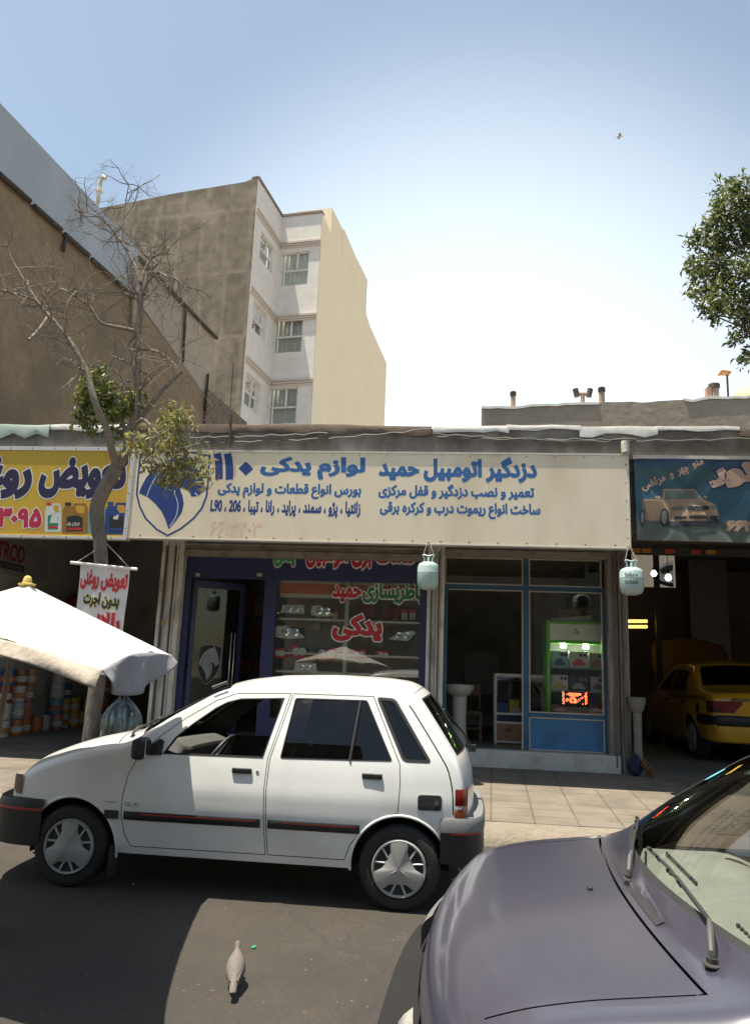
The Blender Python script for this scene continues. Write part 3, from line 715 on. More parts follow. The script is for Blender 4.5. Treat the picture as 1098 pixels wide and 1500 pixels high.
# ------------------------------------------------------------------ the two small hatchbacks
def paint_mat(name, col, rough=.25, coat=.6, metal=0):
    m = mat(name, col, rough=rough, coat=coat, metal=metal, var=.035, scale=3, stain=(tuple(c*.72+.02 for c in col), .45, 2.2)); return m
def lampset(d):
    d.update(corner=mat('corner_glass', (.16, .11, .10), rough=.12, var=.4, scale=30), lamp=mat('lamp_glass', (.30, .29, .27), rough=.1, spec=.8, var=.3, scale=30), tail=mat('tail_red', (.17, .008, .008), rough=.15, spec=.7), amber=mat('tail_amber', (.26, .06, .012), rough=.15, spec=.7),
             mirror=mat('mirror_silver', (.8, .8, .8), rough=.03, metal=1, var=0), grey=mat('badge_grey', (.16, .16, .17), rough=.4)); return d
wm = lampset(car_mats(paint_mat('white_paint', (.76, .765, .745)), 'white_car', dash=(.07, .068, .065))); wm['bumper2'] = mat('grey_bumper_top', (.16, .16, .165), rough=.6); wm['bumper'] = mat('front_bumper_black', (.015, .015, .016), rough=.5)
white = thing('parked_car', 'white five-door hatchback parked along the kerb, seen from its side', 'car', (-3.28, 6.255, 0), 'cars in the street', rz=R(-.6), local=True)
compact_car(white, wm, badge=True, open=('front',))
pm = lampset(car_mats(paint_mat('violet_grey_paint', (.050, .047, .070), rough=.34, coat=.6, metal=.25), 'violet_car', dash=(.17, .172, .15))); MATS['violet_grey_paint'].node_tree.nodes['Principled BSDF'].inputs['Coat Roughness'].default_value = .10; pm['bumper'] = mat('dull_bumper', (.014, .0135, .013), rough=.75, spec=.2)
violet = thing('parked_car', 'dusky violet-grey car in the foreground with its hood and wipers towards us', 'car', (-.145, 2.735, 0), 'cars in the street', rz=R(-2.4), local=True); violet.scale = (.83, 1.22, .95)
vC = [(.21, .70), (.222, .785), (.28, .85), (.45, .90), (.61, .928), (.80, .95), (.93, .965), (1.03, .985), (1.28, 1.165), (1.59, 1.35), (1.75, 1.405), (2.0, 1.435), (2.4, 1.447), (2.75, 1.442), (2.96, 1.425), (3.055, 1.385), (3.20, 1.18), (3.355, .95), (3.395, .80), (3.405, .60)]
vsp = compact_car(violet, pm, smooth=3, C=vC, mirrors=(-1,), bump_dx=-.02, lamp_out=.06, plan=[(.10, .93), (.25, .96), (.45, .98), (.75, .99), (1.15, 1), (2.6, 1), (3.0, .985), (3.2, .96), (3.42, .915)], dash=(1.30, .94), dashlen=.26, fillet=[(0, .045), (2, .045), (6, .045), (7, .03), (9, .03), (10, .045), (14, .05), (16, .035), (19, .03)], crown=[(0, .012), (1.5, .012), (4, .008), (6, .004), (7, .004), (8, .02), (10, .04), (12, .055), (14, .05), (15, .03), (17, .012), (19, .005)], bow=[(0, .12), (2, .11), (4, .07), (6, .07), (7, .14), (7.25, .17), (9, .09), (10, .04), (12, 0), (14, -.02), (15, -.05), (17, -.07), (19, -.07)])

mb = MB(); tp = vsp['top']; mb.add([tp(8.55+.14*math.cos(a), .80+.035*math.sin(a), .008) for a in [k*math.pi/10 for k in range(20)]], [tuple(range(20))]); stk = mb.build('windshield_sticker', mat('sticker_blue', (.10, .38, .52), rough=.5), violet, fix=False)
for y_ in (-.36, .36):
    mb = MB()
    for k in range(14): mb.bm(1.18, 1.190, y_-.19+.027*k, y_-.178+.027*k, .94, .9585)
    mb.build('dash_vent', pm['inside2'], violet)
# ------------------------------------------------------------------ road, kerb, pavement
def asphalt():
    m = mat('asphalt', (.047, .0385, .031), rough=.86, var=.22, scale=1.3, bump=.5, bscale=170, stain=((.027, .0235, .021), .7, .9)); t = m.node_tree; b = t.nodes['Principled BSDF']; L = t.links.new
    src = b.inputs['Base Color'].links[0].from_socket; tc = nd(t, 'ShaderNodeTexCoord')
    vo = nd(t, 'ShaderNodeTexVoronoi'); vo.inputs['Scale'].default_value = 75; L(tc.outputs['Object'], vo.inputs['Vector'])
    r = nd(t, 'ShaderNodeMapRange'); r.inputs['From Max'].default_value = .5; r.inputs['To Min'].default_value = 1.25; r.inputs['To Max'].default_value = .8; L(vo.outputs['Distance'], r.inputs['Value'])
    x = nd(t, 'ShaderNodeMix', data_type='RGBA', blend_type='MULTIPLY'); x.inputs['Factor'].default_value = 1; L(src, x.inputs['A']); L(r.outputs[0], x.inputs['B'])
    # oil spots and pale specks
    v2 = nd(t, 'ShaderNodeTexVoronoi'); v2.inputs['Scale'].default_value = 3.1; L(tc.outputs['Object'], v2.inputs['Vector'])
    nz = nd(t, 'ShaderNodeTexNoise'); nz.inputs['Scale'].default_value = 9; L(tc.outputs['Object'], nz.inputs['Vector'])
    ad = nd(t, 'ShaderNodeMath', operation='MULTIPLY_ADD'); L(nz.outputs['Fac'], ad.inputs[0]); ad.inputs[1].default_value = .12; L(v2.outputs['Distance'], ad.inputs[2])
    r2 = nd(t, 'ShaderNodeMapRange'); r2.inputs['From Min'].default_value = .13; r2.inputs['From Max'].default_value = .20; r2.inputs['To Min'].default_value = .7; r2.inputs['To Max'].default_value = 0; L(ad.outputs[0], r2.inputs['Value'])
    y = nd(t, 'ShaderNodeMix', data_type='RGBA'); L(r2.outputs[0], y.inputs['Factor']); L(x.outputs['Result'], y.inputs['A']); y.inputs['B'].default_value = (.03, .028, .026, 1)
    v3 = nd(t, 'ShaderNodeTexVoronoi'); v3.inputs['Scale'].default_value = 11; L(tc.outputs['Object'], v3.inputs['Vector'])
    r3 = nd(t, 'ShaderNodeMapRange'); r3.inputs['From Min'].default_value = .05; r3.inputs['From Max'].default_value = .075; r3.inputs['To Min'].default_value = .6; r3.inputs['To Max'].default_value = 0; L(v3.outputs['Distance'], r3.inputs['Value'])
    z = nd(t, 'ShaderNodeMix', data_type='RGBA'); L(r3.outputs[0], z.inputs['Factor']); L(y.outputs['Result'], z.inputs['A']); z.inputs['B'].default_value = (.22, .20, .18, 1)
    # fine cracks
    nw = nd(t, 'ShaderNodeTexNoise'); nw.inputs['Scale'].default_value = 2.5; nw.inputs['Detail'].default_value = 5; L(tc.outputs['Object'], nw.inputs['Vector'])
    va = nd(t, 'ShaderNodeVectorMath', operation='MULTIPLY_ADD'); L(nw.outputs['Color'], va.inputs[0]); va.inputs[1].default_value = (.55, .55, 0); L(tc.outputs['Object'], va.inputs[2])
    v4 = nd(t, 'ShaderNodeTexVoronoi', feature='DISTANCE_TO_EDGE'); v4.inputs['Scale'].default_value = .62; L(va.outputs[0], v4.inputs['Vector'])
    r4 = nd(t, 'ShaderNodeMapRange'); r4.inputs['From Min'].default_value = .002; r4.inputs['From Max'].default_value = .009; r4.inputs['To Min'].default_value = .3; r4.inputs['To Max'].default_value = 0; L(v4.outputs['Distance'], r4.inputs['Value'])
    q4 = nd(t, 'ShaderNodeMix', data_type='RGBA'); L(r4.outputs[0], q4.inputs['Factor']); L(z.outputs['Result'], q4.inputs['A']); q4.inputs['B'].default_value = (.02, .017, .015, 1)
    L(q4.outputs['Result'], b.inputs['Base Color']); return m
FY = 11.7                                        # shop front plane
CY = 9.93                                        # sign plane
SWZ = lambda y: .15+.07*(y-7.9)/(FY-7.9)
mb = MB(); mb.quad((-300, -300, -.03), (300, -300, -.03), (300, 400, -.03), (-300, 400, -.03)); tag(mb.build('ground', mat('dusty_ground', (.22, .19, .15), rough=.9, scale=.4)), kind='structure')
mb = MB(); mb.grid(lambda u, v: (lerp(-40, 40, u), lerp(-18, 7.58, v), 0), 8, 4); tag(mb.build('road', asphalt()), kind='structure')
conc = mat('kerb_concrete', (.19, .16, .122), rough=.9, var=.3, scale=4, bump=.8, bscale=28, stain=((.20, .17, .14), .6, 2))
mb = MB(); rr = random.Random(3)
jit = {}
def kerbp(u, v):
    i = int(round(u*240)); x = lerp(-30, 30, u); h = jit.setdefault((i, int(round(v*5))), rr.uniform(-.012, .012)); y = interp([(0, 7.52), (.3, 7.56), (.55, 7.64), (.8, 7.84), (1, 7.93)], v); z = interp([(0, -.01), (.3, .07), (.55, .125), (.8, .146), (1, .151)], v); return (x, y+h, z+h*.5*(v < .9))
mb.grid(kerbp, 240, 5); tag(mb.build('kerb', conc, smooth=60), kind='structure')
pav = brickmat('pavement_tiles', (.165, .138, .105), (.145, .121, .094), (.10, .083, .065), .42, .36, ms=.012, axes='XY', off=0, bump=.5, rough=.85, stain=((.16, .14, .12), .6, 1.1), rot=R(3))
mb = MB(); mb.grid(lambda u, v: (lerp(-30, 30, u), lerp(7.9, FY-.1, v), SWZ(lerp(7.9, FY-.1, v))+.003), 6, 4); tag(mb.build('pavement', pav), kind='structure')
flo = mat('shop_floor_concrete', (.17, .16, .145), rough=.7, var=.25, scale=2, stain=((.08, .075, .07), .6, 1.5))
mb = MB(); mb.quad((-12, FY-.1, .22), (10, FY-.1, .22), (10, 21, .22), (-12, 21, .22)); tag(mb.build('shop_floor', flo), kind='structure')

# ------------------------------------------------------------------ the row of shops
XL = P(247, 925, FY-.1).x; XM = P(637, 935, FY-.1).x; XR = P(905, 965, FY-.1).x      # pillars left, middle, right
shop = thing('shop_row', 'single-storey row of shops with stained concrete parapet and roller shutters', 'shops', (-1, FY, .2))
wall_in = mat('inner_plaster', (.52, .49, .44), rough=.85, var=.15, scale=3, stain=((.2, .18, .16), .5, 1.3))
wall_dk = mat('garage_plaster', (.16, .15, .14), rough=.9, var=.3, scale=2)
parap = mat('parapet_concrete', (.17, .15, .125), rough=.92, var=.32, scale=2.2, bump=.6, bscale=30, stretch=(1, 1, .7), stain=((.36, .33, .29), .8, 2.1))
mb = MB(); rr = random.Random(5); ed = [rr.uniform(-.02, .03) for _ in range(90)]
def parz(x): return 4.76+.0*x+interp([(i, e) for i, e in enumerate(ed)], (x+14)*3.2 % 88)*.6
N = 150
for i in range(N):
    x0, x1 = lerp(-13, 10, i/N), lerp(-13, 10, (i+1)/N); z0, z1 = parz(x0), parz(x1)
    mb.add([(x0, 10.0, 4.36), (x1, 10.0, 4.36), (x1, 9.985, z1), (x0, 9.985, z0), (x0, 10.24, z0+.01), (x1, 10.24, z1+.01), (x0, 10.24, 4.36), (x1, 10.24, 4.36)], [(0, 1, 2, 3), (3, 2, 5, 4), (4, 5, 7, 6), (0, 6, 7, 1)])
mb.build('parapet', parap, shop, smooth=30)
mb = MB(); mb.bm(-13, 10, 10.05, 21, 4.2, 4.5); mb.build('roof_slab', mat('roof_felt', (.12, .11, .10), rough=.9), shop)
mb = MB(); mb.bm(-13, 10, 10.08, 10.3, 3.42, 4.2); mb.bm(-13, 10, 10.3, FY+.1, 3.55, 3.7); mb.build('canopy_soffit', mat('soffit_brown', (.13, .10, .08), rough=.9, var=.3), shop)
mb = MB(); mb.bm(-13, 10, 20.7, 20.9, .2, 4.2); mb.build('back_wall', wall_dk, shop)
mb = MB(); mb.bm(-13, XL-.02, FY+4.8, FY+4.95, .22, 4.2); mb.build('store_back_wall', wall_in, shop)
mb = MB(); mb.bm(-7.62, -7.5, FY-.1, FY+4.8, .22, 4.2); mb.build('store_side_wall', wall_in, shop)
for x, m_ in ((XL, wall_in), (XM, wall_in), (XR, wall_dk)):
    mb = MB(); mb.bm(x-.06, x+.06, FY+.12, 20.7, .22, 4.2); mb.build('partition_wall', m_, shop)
mb = MB(); mb.bm(XL+.06, XR-.06, FY+4.6, FY+4.75, .3, 4.2); mb.build('rear_partition', wall_in, shop)
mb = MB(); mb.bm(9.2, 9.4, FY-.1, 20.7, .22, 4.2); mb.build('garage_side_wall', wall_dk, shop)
mb = MB(); mb.bm(XL+.06, XR-.06, FY+.2, FY+4.6, 3.5, 3.56); mb.build('shop_ceiling', wall_in, shop)
mb = MB(); mb.bm(XL+.06, XR-.06, FY-.1, FY+4.6, .23, .44); mb.build('raised_floor', mat('raised_floor_tiles', (.15, .14, .125), rough=.45, var=.2), shop)
# white threshold under the right shop
mb = MB(); a = P(690, 1108, FY-.12).x; mb.bm(XM-.2, XR-.02, FY-.24, FY-.02, .18, .455); mb.build('threshold', mat('white_threshold', (.47, .46, .43), rough=.8, var=.2, scale=5, bump=.3, stain=((.25, .23, .2), .5, 3)), shop, bevel=.02)
# pillars clad in painted shutter channels
post = mat('post_paint_cream', (.80, .76, .68), rough=.6, var=.18, scale=9, stretch=(1, 1, .3), stain=((.14, .10, .08), .55, 7))
post2 = mat('post_paint_worn', (.26, .22, .19), rough=.75, var=.4, scale=9, stretch=(1, 1, .25), stain=((.03, .026, .024), .9, 3.2))
for x, m_, wd in ((XL, post, .17), (XM, post, .13), (XR, post2, .15)):
    mb = MB(); zb = .2
    for k in range(4):
        xa = x-wd+2*wd*k/4; dy = (.0, .05, .015, .06)[k]; mb.bm(xa, xa+wd*.46, FY-.22+dy, FY+.12, zb, 3.5)
    mb.build('pillar', m_, shop, bevel=.006)
    mb = MB()
    for k in (.2, .62): mb.bm(x-wd+2*wd*k, x-wd+2*wd*k+.022, FY-.245, FY-.2, zb+.1, 3.3)
    mb.build('shutter_rail', mat('rail_dark', (.11, .10, .09), rough=.6, var=.4), shop)
sht = mat('shutter_paint', (.30, .265, .22), rough=.6, var=.25, scale=7, stain=((.12, .09, .07), .5, 6))
for xa, xb, zb in ((XL+.17, XM-.13, 3.155), (XM+.13, XR-.15, 3.245)):
    mb = MB()
    for k, (z0, z1, dy) in enumerate(((zb, zb+.10, 0), (zb+.106, zb+.15, .03), (zb+.156, zb+.20, .015), (zb+.205, zb+.5, .05))): mb.bm(xa, xb, FY-.2+dy, FY-.02, z0, z1)
    mb.build('roller_shutter', sht, shop, bevel=.006)
# ---- left (blue framed) shop front
blue = mat('navy_frame', (.032, .040, .115), rough=.42, var=.12); blue2 = mat('blue_frame', (.035, .115, .21), rough=.5, var=.25, scale=6, stain=((.02, .05, .09), .6, 3)); beige = mat('beige_trim', (.42, .38, .32), rough=.6, var=.2)
gl = glass('shop_glass', (.97, .98, .95), ior=1.6)
X = lambda px, py: P(px, py, FY).x
Z = lambda px, py: P(px, py, FY).z
front = lambda u, v, l: (u, FY-.03-l, v)
zh0, zh1 = Z(500, 852), 3.2
xa, xd0, xd1, xe = XL+.17, X(384, 930), X(402, 930), XM-.13
mb = MB(); mb.bm(xa, xe, FY-.02, FY+.06, zh0, zh1); hd = mb.build('header_panel', blue, shop)
red, green, white_l = mat('sign_red', (.50, .025, .035), rough=.5), mat('sign_green', (.03, .20, .08), rough=.5), mat('lettering_white', (.75, .74, .70), rough=.5)
lettering('lettering', 'خدمات برق اتومبیل', (X(448, 830), X(612, 830), Z(520, 834), Z(520, 790)), lambda u, v, l: (u, FY-.022-l, v), red, hd, .05, outl=(white_l, .055), clip=zh1-.02)
lettering('lettering', 'یدکی', (X(401, 825), X(433, 825), Z(417, 831), Z(417, 795)), lambda u, v, l: (u, FY-.022-l, v), mat('sign_green_light', (.06, .32, .12), rough=.5), hd, .06, outl=(white_l, .05), clip=zh1-.02)
for q in ((xd0, xd1, FY-.03, FY+.07), (xa, xa+.10, FY-.025, FY+.06), (xe-.11, xe, FY-.025, FY+.06)): mb = MB(); mb.bm(*q, .44, zh0); mb.build('window_frame', blue, shop, bevel=.004)
mb = MB(); mb.bm(xd1, xe-.11, FY-.005, FY+.003, .75, zh0); wg = mb.build('window_glass', gl, shop)
on = lambda u, v, l: (u, FY-.007-l, v)
lettering('lettering', 'باطریسازی', (X(531, 870), X(619, 870), Z(575, 885), Z(575, 851)), on, green, wg, .05, outl=(white_l, .05))
lettering('lettering', 'حمید', (X(487, 870), X(529, 870), Z(508, 882), Z(508, 856)), on, red, wg, .05, outl=(white_l, .05))
lettering('lettering', 'یدکی', (X(487, 910), X(560, 910), Z(523, 940), Z(523, 899)), on, red, wg, .06, outl=(white_l, .045))
mb = MB(); mb.bm(xd1, xe-.11, FY-.02, FY+.05, .44, .75); mb.build('window_panel', blue, shop)
mb = MB(); mb.bm(X(506, 930)-.03, X(506, 930)+.03, FY+.02, FY+.06, .75, zh0); mb.build('mullion', mat('aluminium', (.42, .41, .38), rough=.4, metal=.4), shop)
# door leaf swung inwards on the left jamb
dr = MB(); ang = R(38); ca, sa = math.cos(ang), math.sin(ang); dx0 = xa+.12; dw = .86
def leaf(a0, a1, z0, z1, th=.02): return [(dx0+a*ca-s*th*sa, FY+.05+a*sa+s*th*ca, z) for a in (a0, a1) for s in (-1, 1) for z in (z0, z1)]
bxf = [(0, 1, 3, 2), (4, 6, 7, 5), (0, 4, 5, 1), (2, 3, 7, 6), (0, 2, 6, 4), (1, 5, 7, 3)]
for q in ((0, .07, .46, zh0-.03), (dw-.07, dw, .46, zh0-.03), (.07, dw-.07, .46, .60), (.07, dw-.07, zh0-.14, zh0-.03)): dr.add(leaf(*q), bxf)
door = dr.build('door', blue, shop)
mb = MB(); mb.add(leaf(.07, dw-.07, .60, zh0-.14, .003), bxf); dg_ = mb.build('door_glass', glass('door_pane_glass', (.8, .82, .78), ior=1.4), door)
mb = MB(); 
for k in (dw-.19, dw-.13): mb.tube([(dx0+k*ca+.05*sa, FY+.05+k*sa-.05*ca, z) for z in (1.0, 2.0)], .012, 8)
for z in (1.05, 1.5, 1.95): mb.tube([(dx0+k*ca+.05*sa, FY+.05+k*sa-.05*ca, z) for k in (dw-.19, dw-.13)], .010, 6)
mb.build('handle', MATS['chrome'], door, smooth=40)
for px in (290, 380):
    mb = MB(); c = P(px, 842, FY-.03); mb.box(tuple(c), (.075, .03, .05)); mb.build('door_closer', mat('steel_bright', (.55, .54, .5), rough=.4, metal=.5), hd)
# shield with the horse head, used on the sign and (in grey) on the door glass
S_SH = [(126, 142), (330, 90), (545, 72), (760, 96), (1000, 142), (985, 420), (965, 640), (905, 800), (800, 930), (640, 1060), (470, 1148), (330, 1070), (190, 930), (115, 780), (78, 625), (96, 400)]
S_HORSE = [(115, 612), (150, 520), (205, 420), (285, 320), (400, 238), (520, 190), (640, 172), (700, 120), (730, 185), (800, 250), (850, 340), (895, 450), (938, 560), (900, 600), (845, 648), (765, 655), (745, 610), (700, 570), (650, 540), (620, 560), (655, 640), (670, 740), (645, 850), (570, 960), (482, 1058), (440, 930), (390, 830), (320, 745), (225, 660)]
def emblem(parent, to3, m_line, m_fill, m_hi, lw=22, back=None):
    """to3(px, py, lift): px, py in the measuring frame of the shield."""
    if back: mb = MB(); mb.prism(S_SH, lambda x, y: to3(x, y, .0003), lambda x, y: to3(x, y, 0)); mb.build('emblem_shield', back, parent)
    a = S_SH; b = inset(a, lw); mb = MB(); n = len(a)
    mb.add([to3(*p, .0006) for p in a]+[to3(*p, .0006) for p in b], [(i, (i+1) % n, n+(i+1) % n, n+i) for i in range(n)]); mb.build('emblem_outline', m_line, parent)
    mb = MB(); mb.prism(S_HORSE, lambda x, y: to3(x, y, .0006), lambda x, y: to3(x, y, .0001)); mb.build('emblem_horse', m_fill, parent)
    for ln, r in (([(215, 645), (255, 540), (300, 450), (360, 365), (435, 305)], 6), ([(565, 575), (557, 620), (585, 690), (598, 770), (580, 880), (540, 960), (495, 1018)], 6), ([(808, 606), (842, 645)], 8)):
        mb = MB(); ln = smoothpoly([(*p, 0) for p in ln], 4)
        for p, q in zip(ln, ln[1:]):
            t = (q-p).normalized(); o = Vector((-t.y, t.x, 0))*r; mb.quad(*[to3(k.x, k.y, .0010) for k in (p+o, p-o, q-o, q+o)])
        mb.build('emblem_highlight', m_hi, parent)
def on_leaf(x, y, l):
    a = .16+(x-78)/922*.38; z = 1.18+(1148-y)/1058*.62; return (dx0+a*ca+(.012+l)*sa, FY+.05+a*sa-(.012+l)*ca, z)
emblem(dg_, on_leaf, mat('sticker_grey', (.30, .30, .30)), mat('sticker_pale', (.33, .33, .33)), mat('sticker_black', (.02, .02, .022)), back=MATS['sticker_black'] if 'sticker_black' in MATS else mat('sticker_black', (.02, .02, .022)))
# ---- right shop front
xa, xe = XM+.13, XR-.15
xm0, xm1 = X(765.5, 960), X(774, 960); zt = Z(700, 860); zb = .46; zs0, zs1 = Z(830, 1046), Z(830, 1052)
mb = MB(); mb.bm(xa, xe, FY-.01, FY+.05, zt-.035, zt+.035); mb.bm(xm0, xm1, FY-.015, FY+.05, zb, zt-.035); mb.bm(xm0, xm1, FY-.012, FY+.05, zt+.035, 3.25)
mb.bm(xa, xa+.05, FY-.01, FY+.05, zb, zt-.035); mb.bm(xe-.05, xe, FY-.01, FY+.05, zb, zt-.035); mb.bm(xm1, xe-.05, FY-.01, FY+.05, zs0-.06, zs0); mb.build('window_frame', blue2, shop, bevel=.004)
mb = MB(); t = .018
for (x0, x1, z0, z1) in ((xm1, xe-.05, zs0, zt-.035), (xm1, xe-.05, zb, zs0-.06), (xa, xm0, zt+.035, 3.25), (xm1, xe-.05, zt+.035, 3.25)):
    for q in ((x0, x1, z0, z0+t), (x0, x1, z1-t, z1), (x0, x0+t, z0+t, z1-t), (x1-t, x1, z0+t, z1-t)): mb.bm(q[0], q[1], FY-.03, FY+.02, q[2], q[3])
for q in ((xa+.05, xm0, zt-.035-t, zt-.035), (xm0-t, xm0, zb, zt-.035-t)): mb.bm(q[0], q[1], FY-.03, FY+.02, q[2], q[3])
mb.build('frame_beading', beige, shop)
mb = MB(); mb.bm(xm1, xe-.05, FY-.004, FY+.004, zs0, zt-.035); mb.build('window_glass', gl, shop)
for x0, x1 in ((xa, xm0), (xm1, xe-.05)):
    mb = MB(); mb.bm(x0, x1, FY-.004, FY+.004, zt+.035, 3.25); mb.build('window_glass', gl, shop)
mb = MB(); mb.grid(lambda u, v: (lerp(xm1+t, xe-.05-t, u), FY-.012+.006*math.sin(9*u)*math.sin(7*v), lerp(zb+t, zs0-.06-t, v)), 16, 8); mb.build('lower_panel', mat('panel_blue', (.04, .16, .33), rough=.45, var=.18, scale=4, stain=((.025, .09, .2), .7, 2.6)), shop, smooth=40)
# roofing felt hanging over the parapet, white and greenish
mb = MB(); rr = random.Random(8)
def felt(x0, x1, zt_, dz, nm, m_, y=9.962):
    mb = MB(); n = max(4, int((x1-x0)*6)); lo = [dz*rr.uniform(.9, 1.9) for _ in range(n+1)]
    rows = []
    for i in range(n+1):
        x = lerp(x0, x1, i/n); z = parz(x)+zt_; w_ = rr.uniform(-.008, .008); rows.append([(x, 10.30, z+.03), (x, 10.05, z+.035+w_), (x, y+.012, z+.02), (x, y+w_, z-.02), (x, y+.006, z-lo[i])])
    mb.add([p for r in rows for p in r], [(i*5+j, (i+1)*5+j, (i+1)*5+j+1, i*5+j+1) for i in range(n) for j in range(4)])
    return mb.build(nm, m_, shop, smooth=50)
fw = mat('white_roofing', (.72, .70, .66), rough=.7, var=.15, scale=6); fg = mat('green_roofing', (.36, .44, .39), rough=.7, var=.12); fb = mat('brown_felt', (.17, .125, .095), rough=.9, var=.35, scale=6)
xp = lambda px: P(px, 628, 9.98).x
felt(-8.5, xp(78), .0, .045, 'roof_membrane', fw); felt(-8.4, xp(74), .0, .11, 'roof_membrane', fg, 9.95); felt(xp(76), xp(186), .0, .05, 'roof_membrane', fw)
felt(xp(186), xp(632), .015, .075, 'roof_membrane', fb); felt(xp(634), xp(745), .02, .055, 'roof_membrane', fw); felt(xp(742), xp(850), .035, .035, 'roof_membrane', fw); felt(xp(848), xp(962), .02, .07, 'roof_membrane', fw); felt(xp(960), xp(1082), .03, .03, 'roof_membrane', fw)
felt(xp(1080), 9, .0, .06, 'roof_membrane', fb)
# sagging cables along the parapet
for px0, px1, py0, py1, sag in ((200, 480, 640, 634, .03), (300, 632, 648, 628, .05), (630, 930, 635, 643, .04), (640, 1098, 640, 642, .05)):
    a, b = P(px0, py0, 9.93), P(px1, py1, 9.93); mb = MB(); mb.tube([a.lerp(b, i/24)+Vector((0, .012*math.sin(i), -sag*4*(i/24)*(1-i/24)+.012*math.sin(i*2.3))) for i in range(25)], .011, 5)
    tag(mb.build('cable', mat('cable_black', (.10, .09, .08), rough=.7), smooth=60), 'thin black cable sagging along the concrete parapet', 'cable', 'cables along the parapet')
a = P(337, 655, 9.92); mb = MB(); mb.tube([a, P(338, 607, 9.92)], .02, 6); mb.box(tuple(P(337, 640, 9.93)), (.06, .03, .04)); tag(mb.build('iron_stub', mat('rusty_iron', (.10, .06, .04), rough=.8, var=.4)), 'short rusty iron post standing up from the brown edge of the parapet', 'post')
# ------------------------------------------------------------------ signs
def sign_to(Y): return lambda u, v, l: (u, Y-l, v)
def bolts(mb, x0, x1, z, Y, n, r=.012, tilt=0):
    for i in range(n): mb.lathe([(r, Y-.006), (r*.6, Y-.010)], (lerp(x0, x1, (i+.5)/n), 0, z+tilt*(i+.5)/n), 8, 'Y')
cream = mat('cream_sign_sheet', (.86, .75, .56), rough=.5, var=.05, scale=1.2, stretch=(1, 1, .35), stain=((.64, .50, .34), .5, 1.3)); alu = mat('sign_edge', (.62, .60, .56), rough=.45, metal=.2)
C2 = lambda px, py: P(px, py, CY)
TL, BL, BR, TR = C2(195.5, 660), C2(190, 787), C2(925, 803), C2(915.5, 668)
xl, xr, zb, zt = (TL.x+BL.x)/2, (TR.x+BR.x)/2, (BL.z+BR.z)/2, (TL.z+TR.z)/2
sg = thing('shop_sign', 'long cream shop sign with blue Persian lettering and a horse-head shield', 'sign', ((xl+xr)/2, CY, zb), 'signs above the shops')
mb = MB(); mb.grid(lambda u, v: (lerp(xl, xr, u), CY, lerp(zb, zt, v)), 60, 8); mb.bm(xl, xr, CY+.015, CY+.12, zb, zt); mb.build('sign_panel', cream, sg, smooth=30)
mb = MB(); mb.bm(xl-.012, xr+.012, CY-.012, CY+.13, zt, zt+.022); mb.bm(xl-.012, xl+.002, CY-.010, CY+.13, zb, zt); mb.bm(xr-.002, xr+.014, CY-.010, CY+.13, zb, zt); mb.bm(xl-.012, xr+.014, CY-.006, CY+.13, zb-.014, zb); mb.build('sign_frame', alu, sg)
mb = MB(); bolts(mb, xl, xr, zb+.03, CY, 18); bolts(mb, xl, xr, zt-.03, CY, 18, .008)
for i in range(5): mb.lathe([(.011, CY-.006), (.006, CY-.010)], (xr-.025, 0, lerp(zb, zt, (i+.5)/5)), 8, 'Y')
mb.build('bolts', mat('bolt_rust', (.16, .12, .09), rough=.7), sg)
lb = mat('sign_blue', (.035, .14, .36), rough=.5, var=.1, scale=30); ld = mat('emblem_blue', (.022, .055, .235), rough=.5, var=.08); hi = mat('emblem_line', (.55, .60, .66), rough=.5)
to = sign_to(CY-.0003)
def L_(s, x0, x1, y0, y1, m=lb, w_=.05, o=None, par=sg, Y=CY, nm='lettering', **k):
    a, b = P(x0, (y0+y1)/2, Y), P(x1, (y0+y1)/2, Y); xm = (x0+x1)/2
    return lettering(nm, s, (a.x, b.x, P(xm, y1, Y).z, P(xm, y0, Y).z), sign_to(Y-.0003), m, par, w_, outl=o, **k)
L_('لوازم یدکی', 381, 535, 669, 703, w_=.06); L_('۱۱', 311, 343, 663, 703, w_=.06, m=ld); L_('۰', 349, 371, 676, 697, w_=.09, m=ld)
L_('بورس انواع قطعات و لوازم یدکی', 319, 529, 708, 731)
L_('زانتیا ، پژو ، سمند ، پراید ، رانا ، تیبا ، 206 ، L90', 308, 528, 733, 758, m=ld)
L_('دزدگیر اتومبیل حمید', 554, 786, 668, 707, w_=.06); L_('تعمیر و نصب دزدگیر و قفل مرکزی', 554, 782, 709, 732); L_('ساخت انواع ریموت درب و کرکره برقی', 556, 791, 736, 760)
L_('۶۶۱۳۴۰۳', 308, 383, 764, 785, m=mat('faded_pink', (.78, .56, .46), rough=.6), w_=.02)
emblem(sg, lambda x, y, l: (lambda p: (p.x, CY-.0003-l, p.z))(P(190+x/8.446, 650+y/8.446, CY)), ld, ld, hi)
